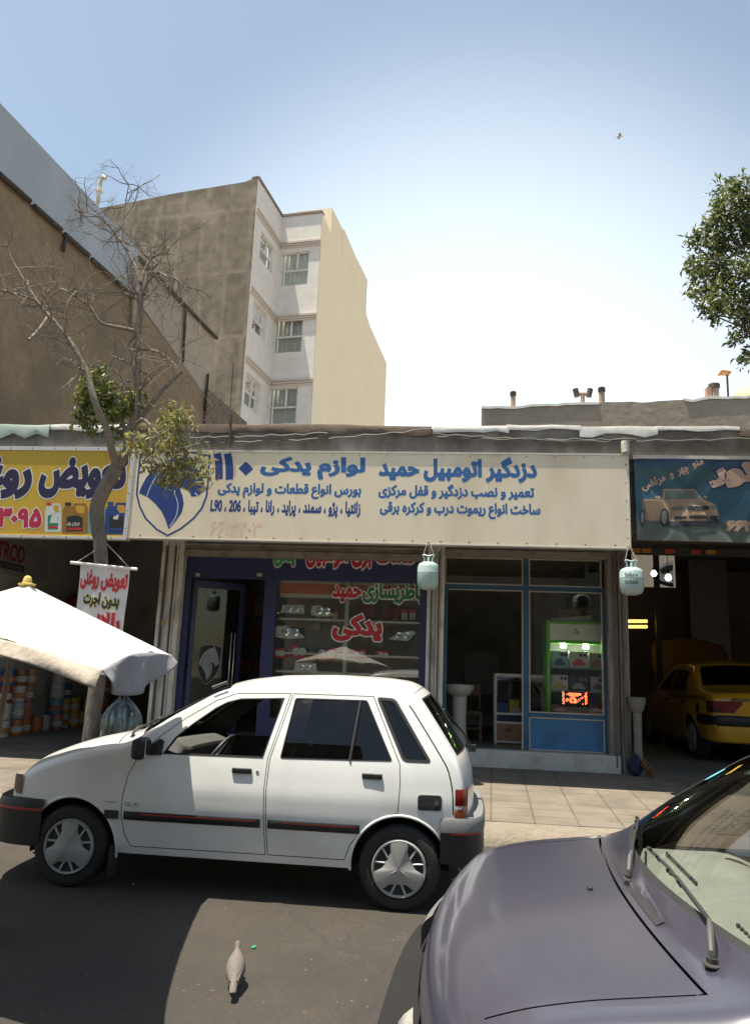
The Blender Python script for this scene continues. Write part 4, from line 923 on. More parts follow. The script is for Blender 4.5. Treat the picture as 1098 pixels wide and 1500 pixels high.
# yellow sign
yl = mat('yellow_sign_sheet', (.62, .40, .035), rough=.5, var=.06, scale=1, stain=((.55, .24, .06), .5, 1.5))
YY = CY+.01; TL, BL, BR, TR = P(0, 657, YY), P(0, 785, YY), P(187, 787, YY), P(193, 661, YY); xr = (BR.x+TR.x)/2-.03; xl = -9.0; zb, zt = BR.z, TR.z
sg2 = thing('shop_sign', 'yellow sign with dark Persian lettering, red numbers and printed oil cans', 'sign', ((xl+xr)/2, YY, zb), 'signs above the shops')
mb = MB(); mb.bm(xl, xr, YY, YY+.11, zb, zt); mb.build('sign_panel', yl, sg2)
mb = MB(); mb.bm(xl, xr+.05, YY-.014, YY+.12, zt, zt+.055); mb.bm(xl, xr+.05, YY-.014, YY+.12, zb-.035, zb); mb.bm(xr, xr+.05, YY-.012, YY+.12, zb, zt); f = mb.build('sign_frame', mat('frame_white', (.62, .62, .62), rough=.45, var=.1), sg2)
mb = MB(); bolts(mb, xl, xr, zt+.028, YY-.01, 14); bolts(mb, xl, xr, zb-.017, YY-.01, 14)
for i in range(5): mb.lathe([(.011, YY-.016), (.006, YY-.020)], (xr+.027, 0, lerp(zb, zt, (i+.5)/5)), 8, 'Y')
mb.build('bolts', MATS['bolt_rust'], f)
nav = mat('navy_lettering', (.022, .016, .06), rough=.5); crim = mat('crimson_lettering', (.50, .02, .06), rough=.5)
L_('تعویض', 58, 186, 668, 731, m=nav, w_=.065, o=(white_l, .03), par=sg2, Y=YY-.0003); L_('روغن', -60, 48, 668, 731, m=nav, w_=.065, o=(white_l, .03), par=sg2, Y=YY-.0003)
L_('۶۶۴۳۰۹۵', -50, 62, 743, 773, m=crim, w_=.06, o=(white_l, .04), par=sg2, Y=YY-.0003)
def jug(px0, px1, py0, py1, m, lab, cap):
    """A printed oil can: body with handle hole, cap and label, flat on the sign."""
    q = lambda a, b, l: (lambda p: (p.x, YY-.0003-l*.25, p.z))(P(lerp(px0, px1, a), lerp(py1, py0, b), YY))
    mb = MB(); outer = [(0, .05), (.03, .0), (.97, .0), (1, .06), (1, .84), (.9, .97), (.48, .97), (.42, .86), (.36, .88), (.12, .88), (.02, .74)]
    mb.prism(outer, lambda a, b: q(a, b, .002), lambda a, b: q(a, b, 0)); o = mb.build('printed_can', m, sg2)
    mb = MB(); mb.prism([(.62, .66), (.86, .66), (.88, .84), (.80, .90), (.54, .90), (.52, .80)], lambda a, b: q(a, b, .003), lambda a, b: q(a, b, .001)); mb.build('handle_hole', yl, o)
    mb = MB(); mb.prism([(.12, .89), (.36, .89), (.36, 1), (.12, 1)], lambda a, b: q(a, b, .003), lambda a, b: q(a, b, 0)); mb.build('cap', cap, o)
    mb = MB(); mb.prism([(.18, .08), (.8, .08), (.8, .5), (.6, .6), (.18, .55)], lambda a, b: q(a, b, .0035), lambda a, b: q(a, b, .001)); l1 = mb.build('can_label', lab[0], o)
    mb = MB(); mb.prism([(.22, .12), (.76, .12), (.76, .2), (.22, .2)], lambda a, b: q(a, b, .0045), lambda a, b: q(a, b, .001)); mb.build('label_band', lab[1], o)
    return q, o
gold = mat('print_gold', (.30, .15, .02), rough=.5); pblue = mat('print_blue', (.02, .06, .22), rough=.5); pw = mat('print_white', (.62, .66, .64), rough=.5); pk = mat('print_black', (.02, .02, .02), rough=.5); pg = mat('print_green', (.02, .22, .10), rough=.5); prd = mat('print_red', (.5, .03, .03), rough=.5); pc = mat('print_cyan', (.16, .36, .34), rough=.5)
q, o = jug(66, 90, 736, 779, pw, (pg, prd), prd); mb = MB(); mb.prism([(.3, .3), (.8, .3), (.72, .62), (.4, .55)], lambda a, b: q(a, b, .0045), lambda a, b: q(a, b, .001)); mb.build('label_patch', pw, o)
q, o = jug(91, 129, 736, 782, gold, (pk, prd), pk); lettering('can_lettering', '10W-40', (P(98, 770, YY).x, P(117, 770, YY).x, P(108, 771, YY).z, P(108, 765, YY).z), sign_to(YY-.0017), mat('print_silver', (.5, .5, .48)), o, .04)
jug(129, 155, 740, 781, pc, (pw, pg), pw)
q, o = jug(154, 188, 735, 783, pblue, (pk, pblue), pblue); lettering('can_lettering', 'elf', (P(166, 760, YY).x, P(174, 760, YY).x, P(170, 761, YY).z, P(170, 754, YY).z), sign_to(YY-.0017), white_l, o, .05)
# blue vinyl banner over the garage
BY = 9.955; x0, x1 = P(930, 730, BY).x, 8.6; zb, zt = P(928, 791, BY).z, P(930, 672, BY).z
bn = thing('vinyl_banner', 'creased blue vinyl banner with a printed beige convertible over the dark garage', 'sign', ((x0+x1)/2, BY, zb), 'signs above the shops')
def bwave(x, z):
    k = (x-x0); return .022*math.exp(-((k*.75-(z-zb)*.62-.16)/.07)**2)+.018*math.exp(-((k*.9+(z-zb)*.55-.62)/.06)**2)+.016*math.sin(k*3.1+z*1.3)*math.sin(z*4)+.014*math.exp(-((k-.25+(z-zt)*.9)/.05)**2)+.014*math.exp(-((k*.8-(z-zb)*.5-1.05)/.06)**2)
vb = mat('vinyl_blue', (.022, .095, .15), rough=.42, var=.12); nt_ = vb.node_tree; b_ = nt_.nodes['Principled BSDF']
tcn = nd(nt_, 'ShaderNodeTexCoord'); sep = nd(nt_, 'ShaderNodeSeparateXYZ'); nt_.links.new(tcn.outputs['Object'], sep.inputs[0]); cr = nd(nt_, 'ShaderNodeValToRGB'); mrn = nd(nt_, 'ShaderNodeMapRange'); mrn.inputs['From Min'].default_value = 0; mrn.inputs['From Max'].default_value = zt-zb
nt_.links.new(sep.outputs['Z'], mrn.inputs['Value']); nt_.links.new(mrn.outputs[0], cr.inputs[0]); e = cr.color_ramp.elements; e[0].position = .0; e[0].color = (.115, .13, .105, 1); e[1].position = 1; e[1].color = (.02, .06, .15, 1)
for p_, c_ in ((.2, (.09, .115, .10, 1)), (.27, (.03, .085, .12, 1)), (.55, (.03, .10, .15, 1)), (.85, (.05, .10, .10, 1))): k = e.new(p_); k.color = c_
nt_.links.new(cr.outputs[0], b_.inputs['Base Color'])
mb = MB(); mb.grid(lambda u, v: (lerp(x0, x1, u), BY+bwave(lerp(x0, x1, u), lerp(zb, zt, v)), lerp(zb, zt, v)), 240, 40); mb.build('banner_sheet', vb, bn, smooth=60)
mb = MB(); mb.bm(x0-.005, x1, BY-.02, BY+.03, zt, zt+.045); mb.build('top_rail', mat('rail_white', (.60, .55, .48), rough=.5), bn)
def ban(u, v, l): return (u, BY+bwave(u, v)-l-.002, v)
def bpoly(nm, pts, m, par, l=.002, sub=True):
    pts = [(lambda p: (p.x, p.z))(P(920+x/6.168, 650+y/6.168, BY)) for x, y in pts]
    pts = subdiv(pts, .03); n = len(pts); ex = []; xs = [p[0] for p in pts]; zs = [p[1] for p in pts]; i = int(min(xs)/.03)
    for i in range(int(min(xs)/.03), int(max(xs)/.03)+1):
        for j in range(int(min(zs)/.03), int(max(zs)/.03)+1):
            if inpoly(i*.03, j*.03, pts) and min((p[0]-i*.03)**2+(p[1]-j*.03)**2 for p in pts) > .012**2: ex.append(Vector((i*.03, j*.03)))
    V, E_, F, *_ = delaunay_2d_cdt([Vector(p) for p in pts]+ex, [(k, (k+1) % n) for k in range(n)], [], 0, 1e-6); mb = MB()
    mb.add([ban(v.x, v.y, l*1.8) for v in V], [tuple(f) for f in F if inpoly(sum(V[q].x for q in f)/3, sum(V[q].y for q in f)/3, pts)]); return mb.build(nm, m, par, fix=False)
tanp = mat('print_tan', (.34, .24, .15), rough=.5, var=.12); tand = mat('print_tan_dark', (.20, .135, .09), rough=.5); pgl = mat('print_glass', (.12, .15, .13), rough=.5); pdk = mat('print_dark', (.025, .025, .028), rough=.5); psil = mat('print_wheel', (.22, .22, .21), rough=.5)
car_ = bpoly('printed_car', [(115, 520), (140, 500), (230, 500), (300, 505), (312, 410), (600, 408), (665, 495), (780, 545), (808, 610), (815, 700), (700, 695), (400, 700), (300, 690), (240, 705), (150, 690), (118, 600)], tanp, bn, .002)
bpoly('printed_flank', [(120, 520), (300, 512), (330, 580), (300, 620), (285, 700), (180, 705), (150, 640), (120, 590)], tand, car_, .0035); bpoly('printed_screen', [(325, 425), (590, 420), (655, 492), (330, 500)], pgl, car_, .0035)
for cx, cy, a, b in ((122, 672, 20, 75), (322, 665, 40, 82), (760, 700, 55, 45)):
    bpoly('printed_tyre', [(cx+a*math.cos(k*math.pi/8), cy+b*math.sin(k*math.pi/8)) for k in range(16)], pdk, car_, .005)
    if cx < 700: bpoly('printed_wheel', [(cx-3+a*.68*math.cos(k*math.pi/8), cy+b*.72*math.sin(k*math.pi/8)) for k in range(16)], psil, car_, .0062)
for pl in ([(525, 562), (725, 562), (728, 595), (535, 598)], [(415, 655), (520, 655), (525, 680), (425, 678)], [(545, 650), (722, 650), (715, 678), (548, 678)], [(735, 650), (805, 650), (800, 675), (738, 675)], [(340, 700), (815, 695), (800, 742), (330, 745)]): bpoly('printed_grille', pl, pdk, car_, .005)
for pl in ([(385, 575), (495, 563), (508, 590), (395, 598)], [(740, 562), (800, 560), (805, 588), (742, 592)]): bpoly('printed_headlight', pl, pgl, car_, .005)
bpoly('printed_plate', [(565, 615), (705, 612), (705, 642), (568, 645)], mat('print_tan_light', (.42, .29, .16)), car_, .005); bpoly('printed_mirror', [(230, 490), (245, 470), (290, 470), (292, 500)], tanp, car_, .003); bpoly('printed_mirror', [(675, 490), (680, 470), (705, 470), (708, 495)], tanp, car_, .003)
mb = MB()
for k in range(4):
    c = P(920+(605+k*20)/6.168, 650+576/6.168, BY); r = .022
    ring = [(c.x+r*math.cos(a), BY+bwave(c.x, c.z)-.010, c.z+r*math.sin(a)) for a in [2*math.pi*j/14 for j in range(15)]]; mb.tube(ring, .004, 5, caps=False)
mb.build('printed_rings', psil, car_)
pink = mat('banner_pink', (.46, .30, .22), rough=.5); dkb = mat('banner_outline', (.015, .03, .10), rough=.5)
def Lb(s, x0_, x1_, y0, y1, m, w_, rot=0, o=None):
    a, b = P(920+x0_/6.168, 650+(y0+y1)/2/6.168, BY), P(920+x1_/6.168, 650+(y0+y1)/2/6.168, BY); xm = 920+(x0_+x1_)/2/6.168
    return lettering('lettering', s, (a.x, b.x, P(xm, 650+y1/6.168, BY).z, P(xm, 650+y0/6.168, BY).z), lambda u, v, l: ban(u, v, l+.004), m, bn, w_, rot=rot, outl=o)
Lb('مرتضی', 105, 340, 310, 400, pink, .04, R(24)); Lb('و', 372, 408, 262, 325, pink, .05, R(18)); Lb('چهر', 435, 545, 215, 295, pink, .04, R(22)); Lb('منو', 568, 675, 150, 225, pink, .04, R(18))
Lb('موتور', 720, 1480, 160, 405, pink, .09, 0, (dkb, .05)); Lb('۶۶۲۰۳', 875, 1290, 690, 795, pink, .07)
# ------------------------------------------------------------------ buildings behind the shops
A0, D0 = (-8.23, 11.6), Vector((.11, 1)).normalized()
def LW(t, z): return (A0[0]+D0.x*t, A0[1]+D0.y*t, z)
kah = mat('clay_plaster', (.27, .192, .12), rough=.95, var=.3, scale=2.4, bump=.9, bscale=9, stain=((.17, .125, .085), .7, .45)); kah2 = mat('pale_plaster', (.40, .33, .26), rough=.9, var=.15, scale=1.5)
lb_ = thing('plastered_building', 'tall building with a bare clay-plastered side wall and a grey sheet-metal parapet', 'building', (-10, 12, 0))
t0, t1, t2 = -2.2, 4.75, 9.35
mb = MB(); poly = [(t0, 0), (t2, 0), (t2, 9.05), (t1+.1, 10.05), (t1, 10.0), (t0, 10.0)]
mb.prism(poly, lambda t, z: LW(t, z), lambda t, z: (LW(t, z)[0]-6, LW(t, z)[1]+.7, z)); mb.build('side_wall', kah, lb_)
mb = MB(); mb.prism([(t1, 10.0), (t2-.02, 9.05), (t2-.02, 11.0), (t1, 11.0)], lambda t, z: LW(t, z), lambda t, z: (LW(t, z)[0]-.3, LW(t, z)[1], z)); mb.build('upper_wall', kah2, lb_)
mb = MB(); mb.grid(lambda u, v: (lambda q: (q[0]+.06+.02*math.sin(u*30)*math.sin(3*v)-.10*v, q[1], q[2]))(LW(lerp(t0, t1+.05, u), lerp(9.95, 11.32, v))), 60, 8); mb.grid(lambda u, v: (lambda q: (q[0]-.04-.3*v, q[1], q[2]))(LW(lerp(t0, t1+.05, u), 11.32)), 10, 1)
mb.build('sheet_metal_parapet', mat('galvanised_sheet', (.42, .415, .405), rough=.42, metal=.35, var=.10, scale=1.5, stretch=(1, 1, .3), stain=((.36, .33, .30), .5, .7)), lb_, smooth=40)
mb = MB(); 
for i in range(7): q0, q1 = LW(lerp(t0, t1, (i+.1)/7), 9.95), LW(lerp(t0, t1, (i+.98)/7), 9.95); mb.tube([(q0[0]+.08, q0[1], 9.94), (q1[0]+.08, q1[1], 9.96)], .05, 6)
dk = mat('dark_coping', (.06, .045, .035), rough=.8, var=.3); mb.build('rusty_edging', dk, lb_)
mb = MB(); a, b = LW(t1-.05, 11.02), LW(t2+.05, 11.02); mb.tube([(a[0]+.06, a[1], a[2]), (b[0]+.06, b[1], b[2])], .055, 6); mb.build('coping', dk, lb_)
for px, y0, y1 in ((269, 450, 530), (302, 548, 600), (93, 348, 368)):
    mb = MB(); p, q = PW(px, y0, A0, D0), PW(px-4, y1, A0, D0); mb.tube([p+Vector((.06, 0, 0)), q+Vector((.06, 0, 0))], .04, 6); mb.build('down_pipe', dk, lb_)
mb = MB(); p, q = PW(195, 378, A0, D0), PW(190, 478, A0, D0); mb.tube([p+Vector((.08, 0, 0)), q+Vector((.08, 0, 0))], .06, 6); mb.build('down_pipe', kah2, lb_)
# low brick wall beside it
brk = brickmat('rough_brick', (.27, .17, .11), (.20, .125, .08), (.06, .05, .04), .34, .12, ms=.025, axes='YZ', bump=.6)
bw = MB(); p0, p1 = P(305, 569, 20.6), P(362, 619, 26); bw.prism([(0, 0), (1, 0), (1, p1.z), (0, p0.z)], lambda u, z: (lerp(p0.x, p1.x, u), lerp(p0.y, p1.y, u), z), lambda u, z: (lerp(p0.x, p1.x, u)-.25, lerp(p0.y, p1.y, u), z))
tag(bw.build('brick_wall', brk), 'low rough brick wall between the clay-plastered building and the apartment block', 'wall')
# apartment block
Ap = Vector((-8.95, 30)); c8, s8 = math.cos(R(8)), math.sin(R(8)); dep = Vector((s8, c8)); rgt = Vector((c8, -s8))
Bp = Ap+dep*3.09; Cp = Bp+rgt*2.06; ZT = 22.75
ap = thing('apartment_block', 'narrow apartment block with a raw concrete wall, white window bays and a cream side', 'building', (-9, 31, 0))
ccb = brickmat('raw_concrete', (.20, .17, .132), (.165, .138, .108), (.215, .182, .142), 1.15, 3.05, ms=.10, axes='XZ', off=.13, bump=.3, rough=.92, var=.25, stain=((.30, .26, .205), .75, .55))
nrm = -dep
def plane(mb, o, d, u0, u1, z0, z1, out=0, n=None): n = n or Vector((d.y, -d.x)); mb.quad(*[(o.x+d.x*u+n.x*out, o.y+d.y*u+n.y*out, z) for u, z in ((u0, z0), (u1, z0), (u1, z1), (u0, z1))])
mb = MB(); L0 = Ap-rgt*10; mb.prism([(0, 0), (10, 0), (10, ZT+.1), (9.4, ZT-.1), (6, ZT-.25), (3, ZT-.5), (0, ZT-.7)], lambda u, z: (L0.x+rgt.x*(u-.012), L0.y+rgt.y*(u-.012), z), lambda u, z: (L0.x+rgt.x*(u-.012)+dep.x*.04, L0.y+rgt.y*(u-.012)+dep.y*.04, z)); mb.build('concrete_wall', ccb, ap)
wst = brickmat('white_stone', (.76, .72, .68), (.73, .69, .65), (.64, .60, .56), .9, .45, ms=.008, axes='XZ', bump=.08, rough=.6, var=.06)
wnd = [(o, d, u0, u1, z0, z1) for o, d, L_px in ((Ap, dep, [((383, 338), (398, 402)), ((372, 438), (388, 501)), ((361, 543), (379, 609))]), (Bp, rgt, [((412, 371), (450, 416)), ((403, 467), (441, 515)), ((395, 569), (433, 620))])) for (ta, tb_) in L_px
       for u0, u1, z0, z1 in [((PW(*ta, o, d).xy-o).dot(d), (PW(*tb_, o, d).xy-o).dot(d), PW(tb_[0], tb_[1], o, d).z, PW(ta[0], ta[1], o, d).z)]]
for o, d, ln in ((Ap, dep, 3.09), (Bp, rgt, 2.06)):
    ws = [q for q in wnd if q[0] == o]; mb = MB(); cuts = sorted({0, ln}|{v for q in ws for v in q[2:4]}); zc = sorted({0, ZT}|{v for q in ws for v in q[4:6]})
    for u0, u1 in zip(cuts, cuts[1:]):
        for z0, z1 in zip(zc, zc[1:]):
            um, zm = (u0+u1)/2, (z0+z1)/2
            if not any(q[2] < um < q[3] and q[4] < zm < q[5] for q in ws): plane(mb, o, d, u0, u1, z0, z1)
    n = Vector((d.y, -d.x))
    for q in ws:
        for a, b, c, e in ((q[2], q[4], q[2], q[5]), (q[3], q[4], q[3], q[5]), (q[2], q[4], q[3], q[4]), (q[2], q[5], q[3], q[5])):
            mb.quad(*[(o.x+d.x*u-n.x*k, o.y+d.y*u-n.y*k, z) for u, z, k in ((a, b, 0), (c, e, 0), (c, e, .25), (a, b, .25))])
    mb.build('window_wall', wst, ap)
    # string courses
    for (x_, y_) in ((455, 352), (445, 460), (437, 555)):
        mb = MB()
        z = PW(x_, y_, Bp, rgt).z
        for k, (dz, h, out) in enumerate(((0, .10, .10), (.12, .10, .07), (.24, .08, .05))):
            q = [(o.x+d.x*u+n.x*w_, o.y+d.y*u+n.y*w_) for u in (-.0, ln-(.12 if o == Ap else 0)) for w_ in (0, out)]
            mb.add([(*p, z-dz-h) for p in q]+[(*p, z-dz) for p in q], [(0, 1, 3, 2), (4, 6, 7, 5), (0, 4, 5, 1), (2, 3, 7, 6), (0, 2, 6, 4), (1, 5, 7, 3)])
        mb.build('string_course', mat('pinkish_stone', (.60, .52, .46), rough=.7, var=.1), ap)
    mb = MB(); q = [(o.x+d.x*u+n.x*w_, o.y+d.y*u+n.y*w_) for u in (0, ln) for w_ in (-.3, .06)]; mb.add([(*p, ZT) for p in q]+[(*p, ZT+.12) for p in q], [(0, 1, 3, 2), (4, 6, 7, 5), (0, 4, 5, 1), (2, 3, 7, 6), (0, 2, 6, 4), (1, 5, 7, 3)]); mb.build('roof_coping', mat('coping_brown', (.22, .17, .14), rough=.8), ap)
frm = mat('window_frame_white', (.70, .69, .67), rough=.4, var=.05); cur_ = mat('curtain', (.66, .66, .62), rough=.9, var=.25, scale=14, stretch=(1, 1, .05)); gl2 = glass('house_glass', (.85, .88, .86), ior=1.45)
for o, d, u0, u1, z0, z1 in wnd:
    n = Vector((d.y, -d.x)); mb = MB(); T = lambda u, z, k: (o.x+d.x*u-n.x*k, o.y+d.y*u-n.y*k, z); zm = lerp(z0, z1, .47); um = lerp(u0, u1, .58)
    for a, b, c, e in ((u0, u0+.06, z0, z1), (u1-.06, u1, z0, z1), (u0, u1, z0, z0+.05), (u0, u1, z1-.05, z1), (u0, u1, zm-.04, zm+.04), (um-.05, um+.05, zm, z1)):
        mb.add([T(u, z, k) for u in (a, b) for z in (c, e) for k in (.10, .17)], bxf)
    w_ = mb.build('window', frm, ap)
    mb = MB(); mb.quad(*[T(u, z, .14) for u, z in ((u0, z0), (u1, z0), (u1, z1), (u0, z1))]); mb.build('window_pane', gl2, w_)
    mb = MB(); mb.grid(lambda a, b: T(lerp(u0, u1, a), lerp(z0, z1, b), .30+.03*math.sin(a*40)), 60, 1); mb.build('curtain', cur_, w_)
    mb = MB(); mb.quad(*[T(u, z, .5) for u, z in ((u0-.3, z0-.3), (u1+.3, z0-.3), (u1+.3, z1+.3), (u0-.3, z1+.3))]); mb.build('dark_room', mat('dark_room', (.06, .055, .05)), w_)
crw = mat('cream_render', (.90, .765, .56), rough=.85, var=.05, scale=.5, bump=.15, bscale=6)
pts = [(473, 620), (472, 318), (501, 382), (502, 335), (505, 338), (520, 374), (538, 410), (537, 428), (536, 459), (542, 478), (553, 503), (566, 532), (566, 620)]
uz = [((PW(x, y, Cp, dep).xy-Cp).dot(dep), PW(x, y, Cp, dep).z) for x, y in pts]; uz[0] = (0, 0); uz[1] = (0, ZT); uz[-1] = (uz[-2][0], 0)
mb = MB(); mb.prism(uz, lambda u, z: (Cp.x+dep.x*u, Cp.y+dep.y*u, z), lambda u, z: (Cp.x+dep.x*u-rgt.x*.02, Cp.y+dep.y*u-rgt.y*.02, z)); mb.build('cream_wall', crw, ap)
u2, z2 = uz[3]; mb = MB(); q = [(Cp+dep*(u2-1.9)-rgt*1.9), (Cp+dep*(u2-1.9)-rgt*.02), (Cp+dep*(u2+.3)-rgt*.02), (Cp+dep*(u2+.3)-rgt*1.9)]
mb.add([(p.x, p.y, z2-3.2) for p in q]+[(p.x, p.y, z2) for p in q], [(0, 1, 2, 3), (4, 7, 6, 5), (0, 4, 5, 1), (1, 5, 6, 2), (2, 6, 7, 3), (3, 7, 4, 0)]); mb.build('roof_house', crw, ap)
# vent pipe on its roof
p, q = P(143, 292, 31.4), P(148, 262, 31.4); mb = MB(); mb.tube([p-Vector((0, 0, 1)), q, q+Vector((.12, 0, .12)), q+Vector((.22, 0, 0))], .11, 10); mb.box(tuple(p.lerp(q, .4)), (.3, .3, .08))
tag(mb.build('vent_pipe', mat('pipe_white', (.60, .58, .54), rough=.5), smooth=40), 'tall pale vent pipe with a hooked top on the concrete apartment roof', 'pipe')
# roofs behind on the right
rb = thing('rear_building', 'flat-roofed building with a mud-plastered parapet rising behind the shops', 'building', (5, 20, 0))
mb = MB(); N = 60; x0, x1 = P(705, 600, 20).x, 14; prv = [(705, 596), (760, 596), (800, 594), (850, 590), (900, 590), (960, 588), (1020, 586), (1038, 583), (1098, 581)]; rr = random.Random(4)
tops = [(x, interp([(P(a, b, 20).x, P(a, b, 20).z) for a, b in prv], x)+rr.uniform(-.03, .03)) for x in [lerp(x0, x1, i/N) for i in range(N+1)]]
mb.prism([(x0, 0)]+tops+[(x1, 0)], lambda x, z: (x, 20, z), lambda x, z: (x, 20.3, z)); mb.build('parapet', mat('mud_plaster', (.30, .25, .20), rough=.95, var=.22, scale=1.6, bump=.7, bscale=5, stain=((.24, .20, .16), .5, 2)), rb)
mb = MB(); mb.bm(x0+.02, x1, 20.3, 30, 0, 8.0); mb.build('wall', kah2, rb)
mb = MB()
for a, b in ((0, 14), (24, 33), (36, 46), (50, 60)): mb.add([(tops[i][0], y, tops[i][1]+dz) for i in range(a, b+1) for y, dz in ((19.97, -.04), (19.97, .03), (20.34, .04))], [(3*k+j, 3*k+3+j, 3*k+4+j, 3*k+1+j) for k in range(b-a) for j in (0, 1)])
mb.build('roof_membrane', fw, rb)
ch = mat('chimney_clay', (.34, .25, .18), rough=.85); chd = mat('chimney_dark', (.07, .06, .055), rough=.7)
for px, pb, pt, lab, r in ((751, 597, 581, 'slim roof pipe with a dark cap, alone at the left end of the mud parapet', .07), (881, 592, 575, 'short brown roof pipe with a black cap, just right of the forked one', .08), (1046, 586, 570, 'stubby plastered chimney with a dark cap and a brick beside it', .12)):
    p, q = P(px, pb, 20.2), P(px, pt, 20.2); o = thing('roof_pipe', lab, 'pipe', tuple(p), 'pipes on the roofs'); mb = MB(); mb.lathe([(r, p.z-.3), (r, q.z)], (p.x, p.y, 0), 12); mb.build('pipe', ch, o, smooth=40)
    mb = MB(); mb.lathe([(r*1.05, q.z), (r*1.25, q.z+.02), (r*1.25, q.z+.13), (r*.9, q.z+.15)], (p.x, p.y, 0), 12); mb.build('cap', chd, o, smooth=40)
    if px > 1000: mb = MB(); mb.box((p.x-.16, p.y, p.z+.18), (.12, .2, .3)); mb.build('brick', mat('pink_brick', (.4, .24, .19)), o)
p, q = P(853, 592, 20.2), P(853, 578, 20.2); o = thing('roof_pipe', 'forked roof pipe with two dark tilted cowls', 'pipe', tuple(p), 'pipes on the roofs'); mb = MB(); mb.lathe([(.06, p.z-.3), (.06, q.z)], (p.x, p.y, 0), 10); mb.tube([q+Vector((-.18, 0, .02)), q+Vector((.18, 0, .02))], .05, 8); mb.build('pipe', ch, o, smooth=40)
for s in (-1, 1): mb = MB(); mb.tube([q+Vector((s*.15, 0, -.06)), q+Vector((s*.2, 0, .16))], .08, 10); mb.build('cowl', chd, o, smooth=40)
p, q = P(1066, 586, 22), P(1064, 549, 22); o = thing('roof_lamp', 'thin roof mast carrying a small flat orange lamp head', 'lamp', tuple(p)); mb = MB(); mb.tube([p-Vector((0, 0, .5)), q], .03, 8); mb.build('pole', chd, o)
mb = MB(); mb.box(tuple(q+Vector((-.06, 0, .06))), (.30, .25, .10), Matrix.Rotation(.15, 3, 'Y')); mb.box(tuple(q+Vector((-.2, 0, .02))), (.1, .15, .08)); mb.build('lamp_head', mat('lamp_orange', (.55, .30, .12), rough=.5), o, bevel=.03)
p = P(1105, 590, 34); mb = MB(); mb.lathe([(1.15*math.cos(a), p.z-.3+1.1*math.sin(a)) for a in [k*math.pi/2/10 for k in range(10)]]+[(.02, p.z+.8)], (p.x, p.y, 0), 28); mb.lathe([(1.2, p.z-6), (1.2, p.z-.3)], (p.x, p.y, 0), 28); tag(mb.build('dome', mat('dome_ochre', (.55, .40, .22), rough=.7), smooth=60), 'pale ochre dome peeping over the mud parapet at the far right', 'dome')
# opposite side of the street, behind the camera
ob = thing('opposite_building', 'long pale brick building across the street from the shops', 'building', (0, -14, 0)); mb = MB(); mb.bm(-30, -3, -18, -14, 0, 12); mb.bm(-3, 4, -18, -14.3, 0, 6.5); mb.bm(4, 30, -18, -14, 0, 9.5); mb.build('wall', brickmat('pale_brick', (.24, .20, .155), (.21, .175, .135), (.17, .15, .12), .25, .08, axes='XZ'), ob)
mb = MB()
for i in range(9): mb.bm(-26+6*i, -22.8+6*i, -14.02, -13.9, .1, 3)
mb.build('shutter', mat('shutter_grey', (.18, .19, .2), rough=.5), ob)

# ------------------------------------------------------------------ trees
def leaf(mb, p, s, rnd, droop=.3, wid=.3):
    d = Vector((rnd.uniform(-1, 1), rnd.uniform(-1, 1), rnd.uniform(-1, .8)-droop)).normalized(); u = d.orthogonal().normalized(); u = (Matrix.Rotation(rnd.uniform(0, 6.28), 3, d) @ u); n = d.cross(u)
    mb.cur = rnd.choice((0, 0, 1, 1, 2)); m = p+d*s*.45
    mb.add([p, m+u*s*wid*.5+n*s*.05, p+d*s-n*s*.08, m-u*s*wid*.5+n*s*.05], [(0, 1, 2), (0, 2, 3)])
def blob(mb, c, r, n, s, rnd, droop=.3, wid=.3, flat=1.0):
    """n leaves in sprays through a ball, with a ragged rim."""
    c = Vector(c); k = max(3, n//16)
    for _ in range(k):
        v = Vector((rnd.gauss(0, 1), rnd.gauss(0, 1), rnd.gauss(0, 1))).normalized()*r*rnd.uniform(.15, 1.12); v.y *= flat
        for _ in range(n//k): leaf(mb, c+v+Vector((rnd.gauss(0, 1), rnd.gauss(0, 1), rnd.gauss(0, 1)))*s*.55, s*rnd.uniform(.65, 1.25), rnd, droop, wid)
def twigs(mb, p, d, ln, r, depth, rnd, up=.1):
    pts = [Vector(p)]; rs = [r]; k = 5
    for i in range(k):
        d = (d+Vector((rnd.gauss(0, .24), rnd.gauss(0, .24), rnd.gauss(0, .2)+up*.3))).normalized(); pts.append(pts[-1]+d*ln/k); rs.append(lerp(r, r*.45, (i+1)/k))
    mb.tube(pts, rs, 5 if r > .006 else 4, caps=False)
    if depth:
        for _ in range(rnd.choice((2, 3, 3, 4))):
            i = rnd.randint(1, k); e = (d*.55+Vector((rnd.gauss(0, .7), rnd.gauss(0, .55), rnd.gauss(.08, .6)))).normalized(); twigs(mb, pts[i], e, ln*rnd.uniform(.42, .75), rs[i]*.66, depth-1, rnd, up)
def leafmat(name, col):
    m = mat(name, col, rough=.42, var=.3, scale=8); t = m.node_tree; b = t.nodes['Principled BSDF']; o = t.nodes['Material Output']; tl = nd(t, 'ShaderNodeBsdfTranslucent'); mx = nd(t, 'ShaderNodeMixShader'); mx.inputs[0].default_value = .38
    tl.inputs['Color'].default_value = (col[0]*1.3, col[1]*1.4, col[2]*.8, 1); t.links.new(b.outputs[0], mx.inputs[1]); t.links.new(tl.outputs[0], mx.inputs[2]); t.links.new(mx.outputs[0], o.inputs['Surface']); return m
TY = 8.3
bark = mat('tree_bark', (.19, .155, .125), rough=.95, var=.4, scale=14, bump=1.0, bscale=40, stretch=(1, 1, .35), stain=((.10, .08, .07), .6, 6)); barkp = mat('dry_bark', (.21, .175, .14), rough=.9, var=.3, scale=16, bump=.4, bscale=60)
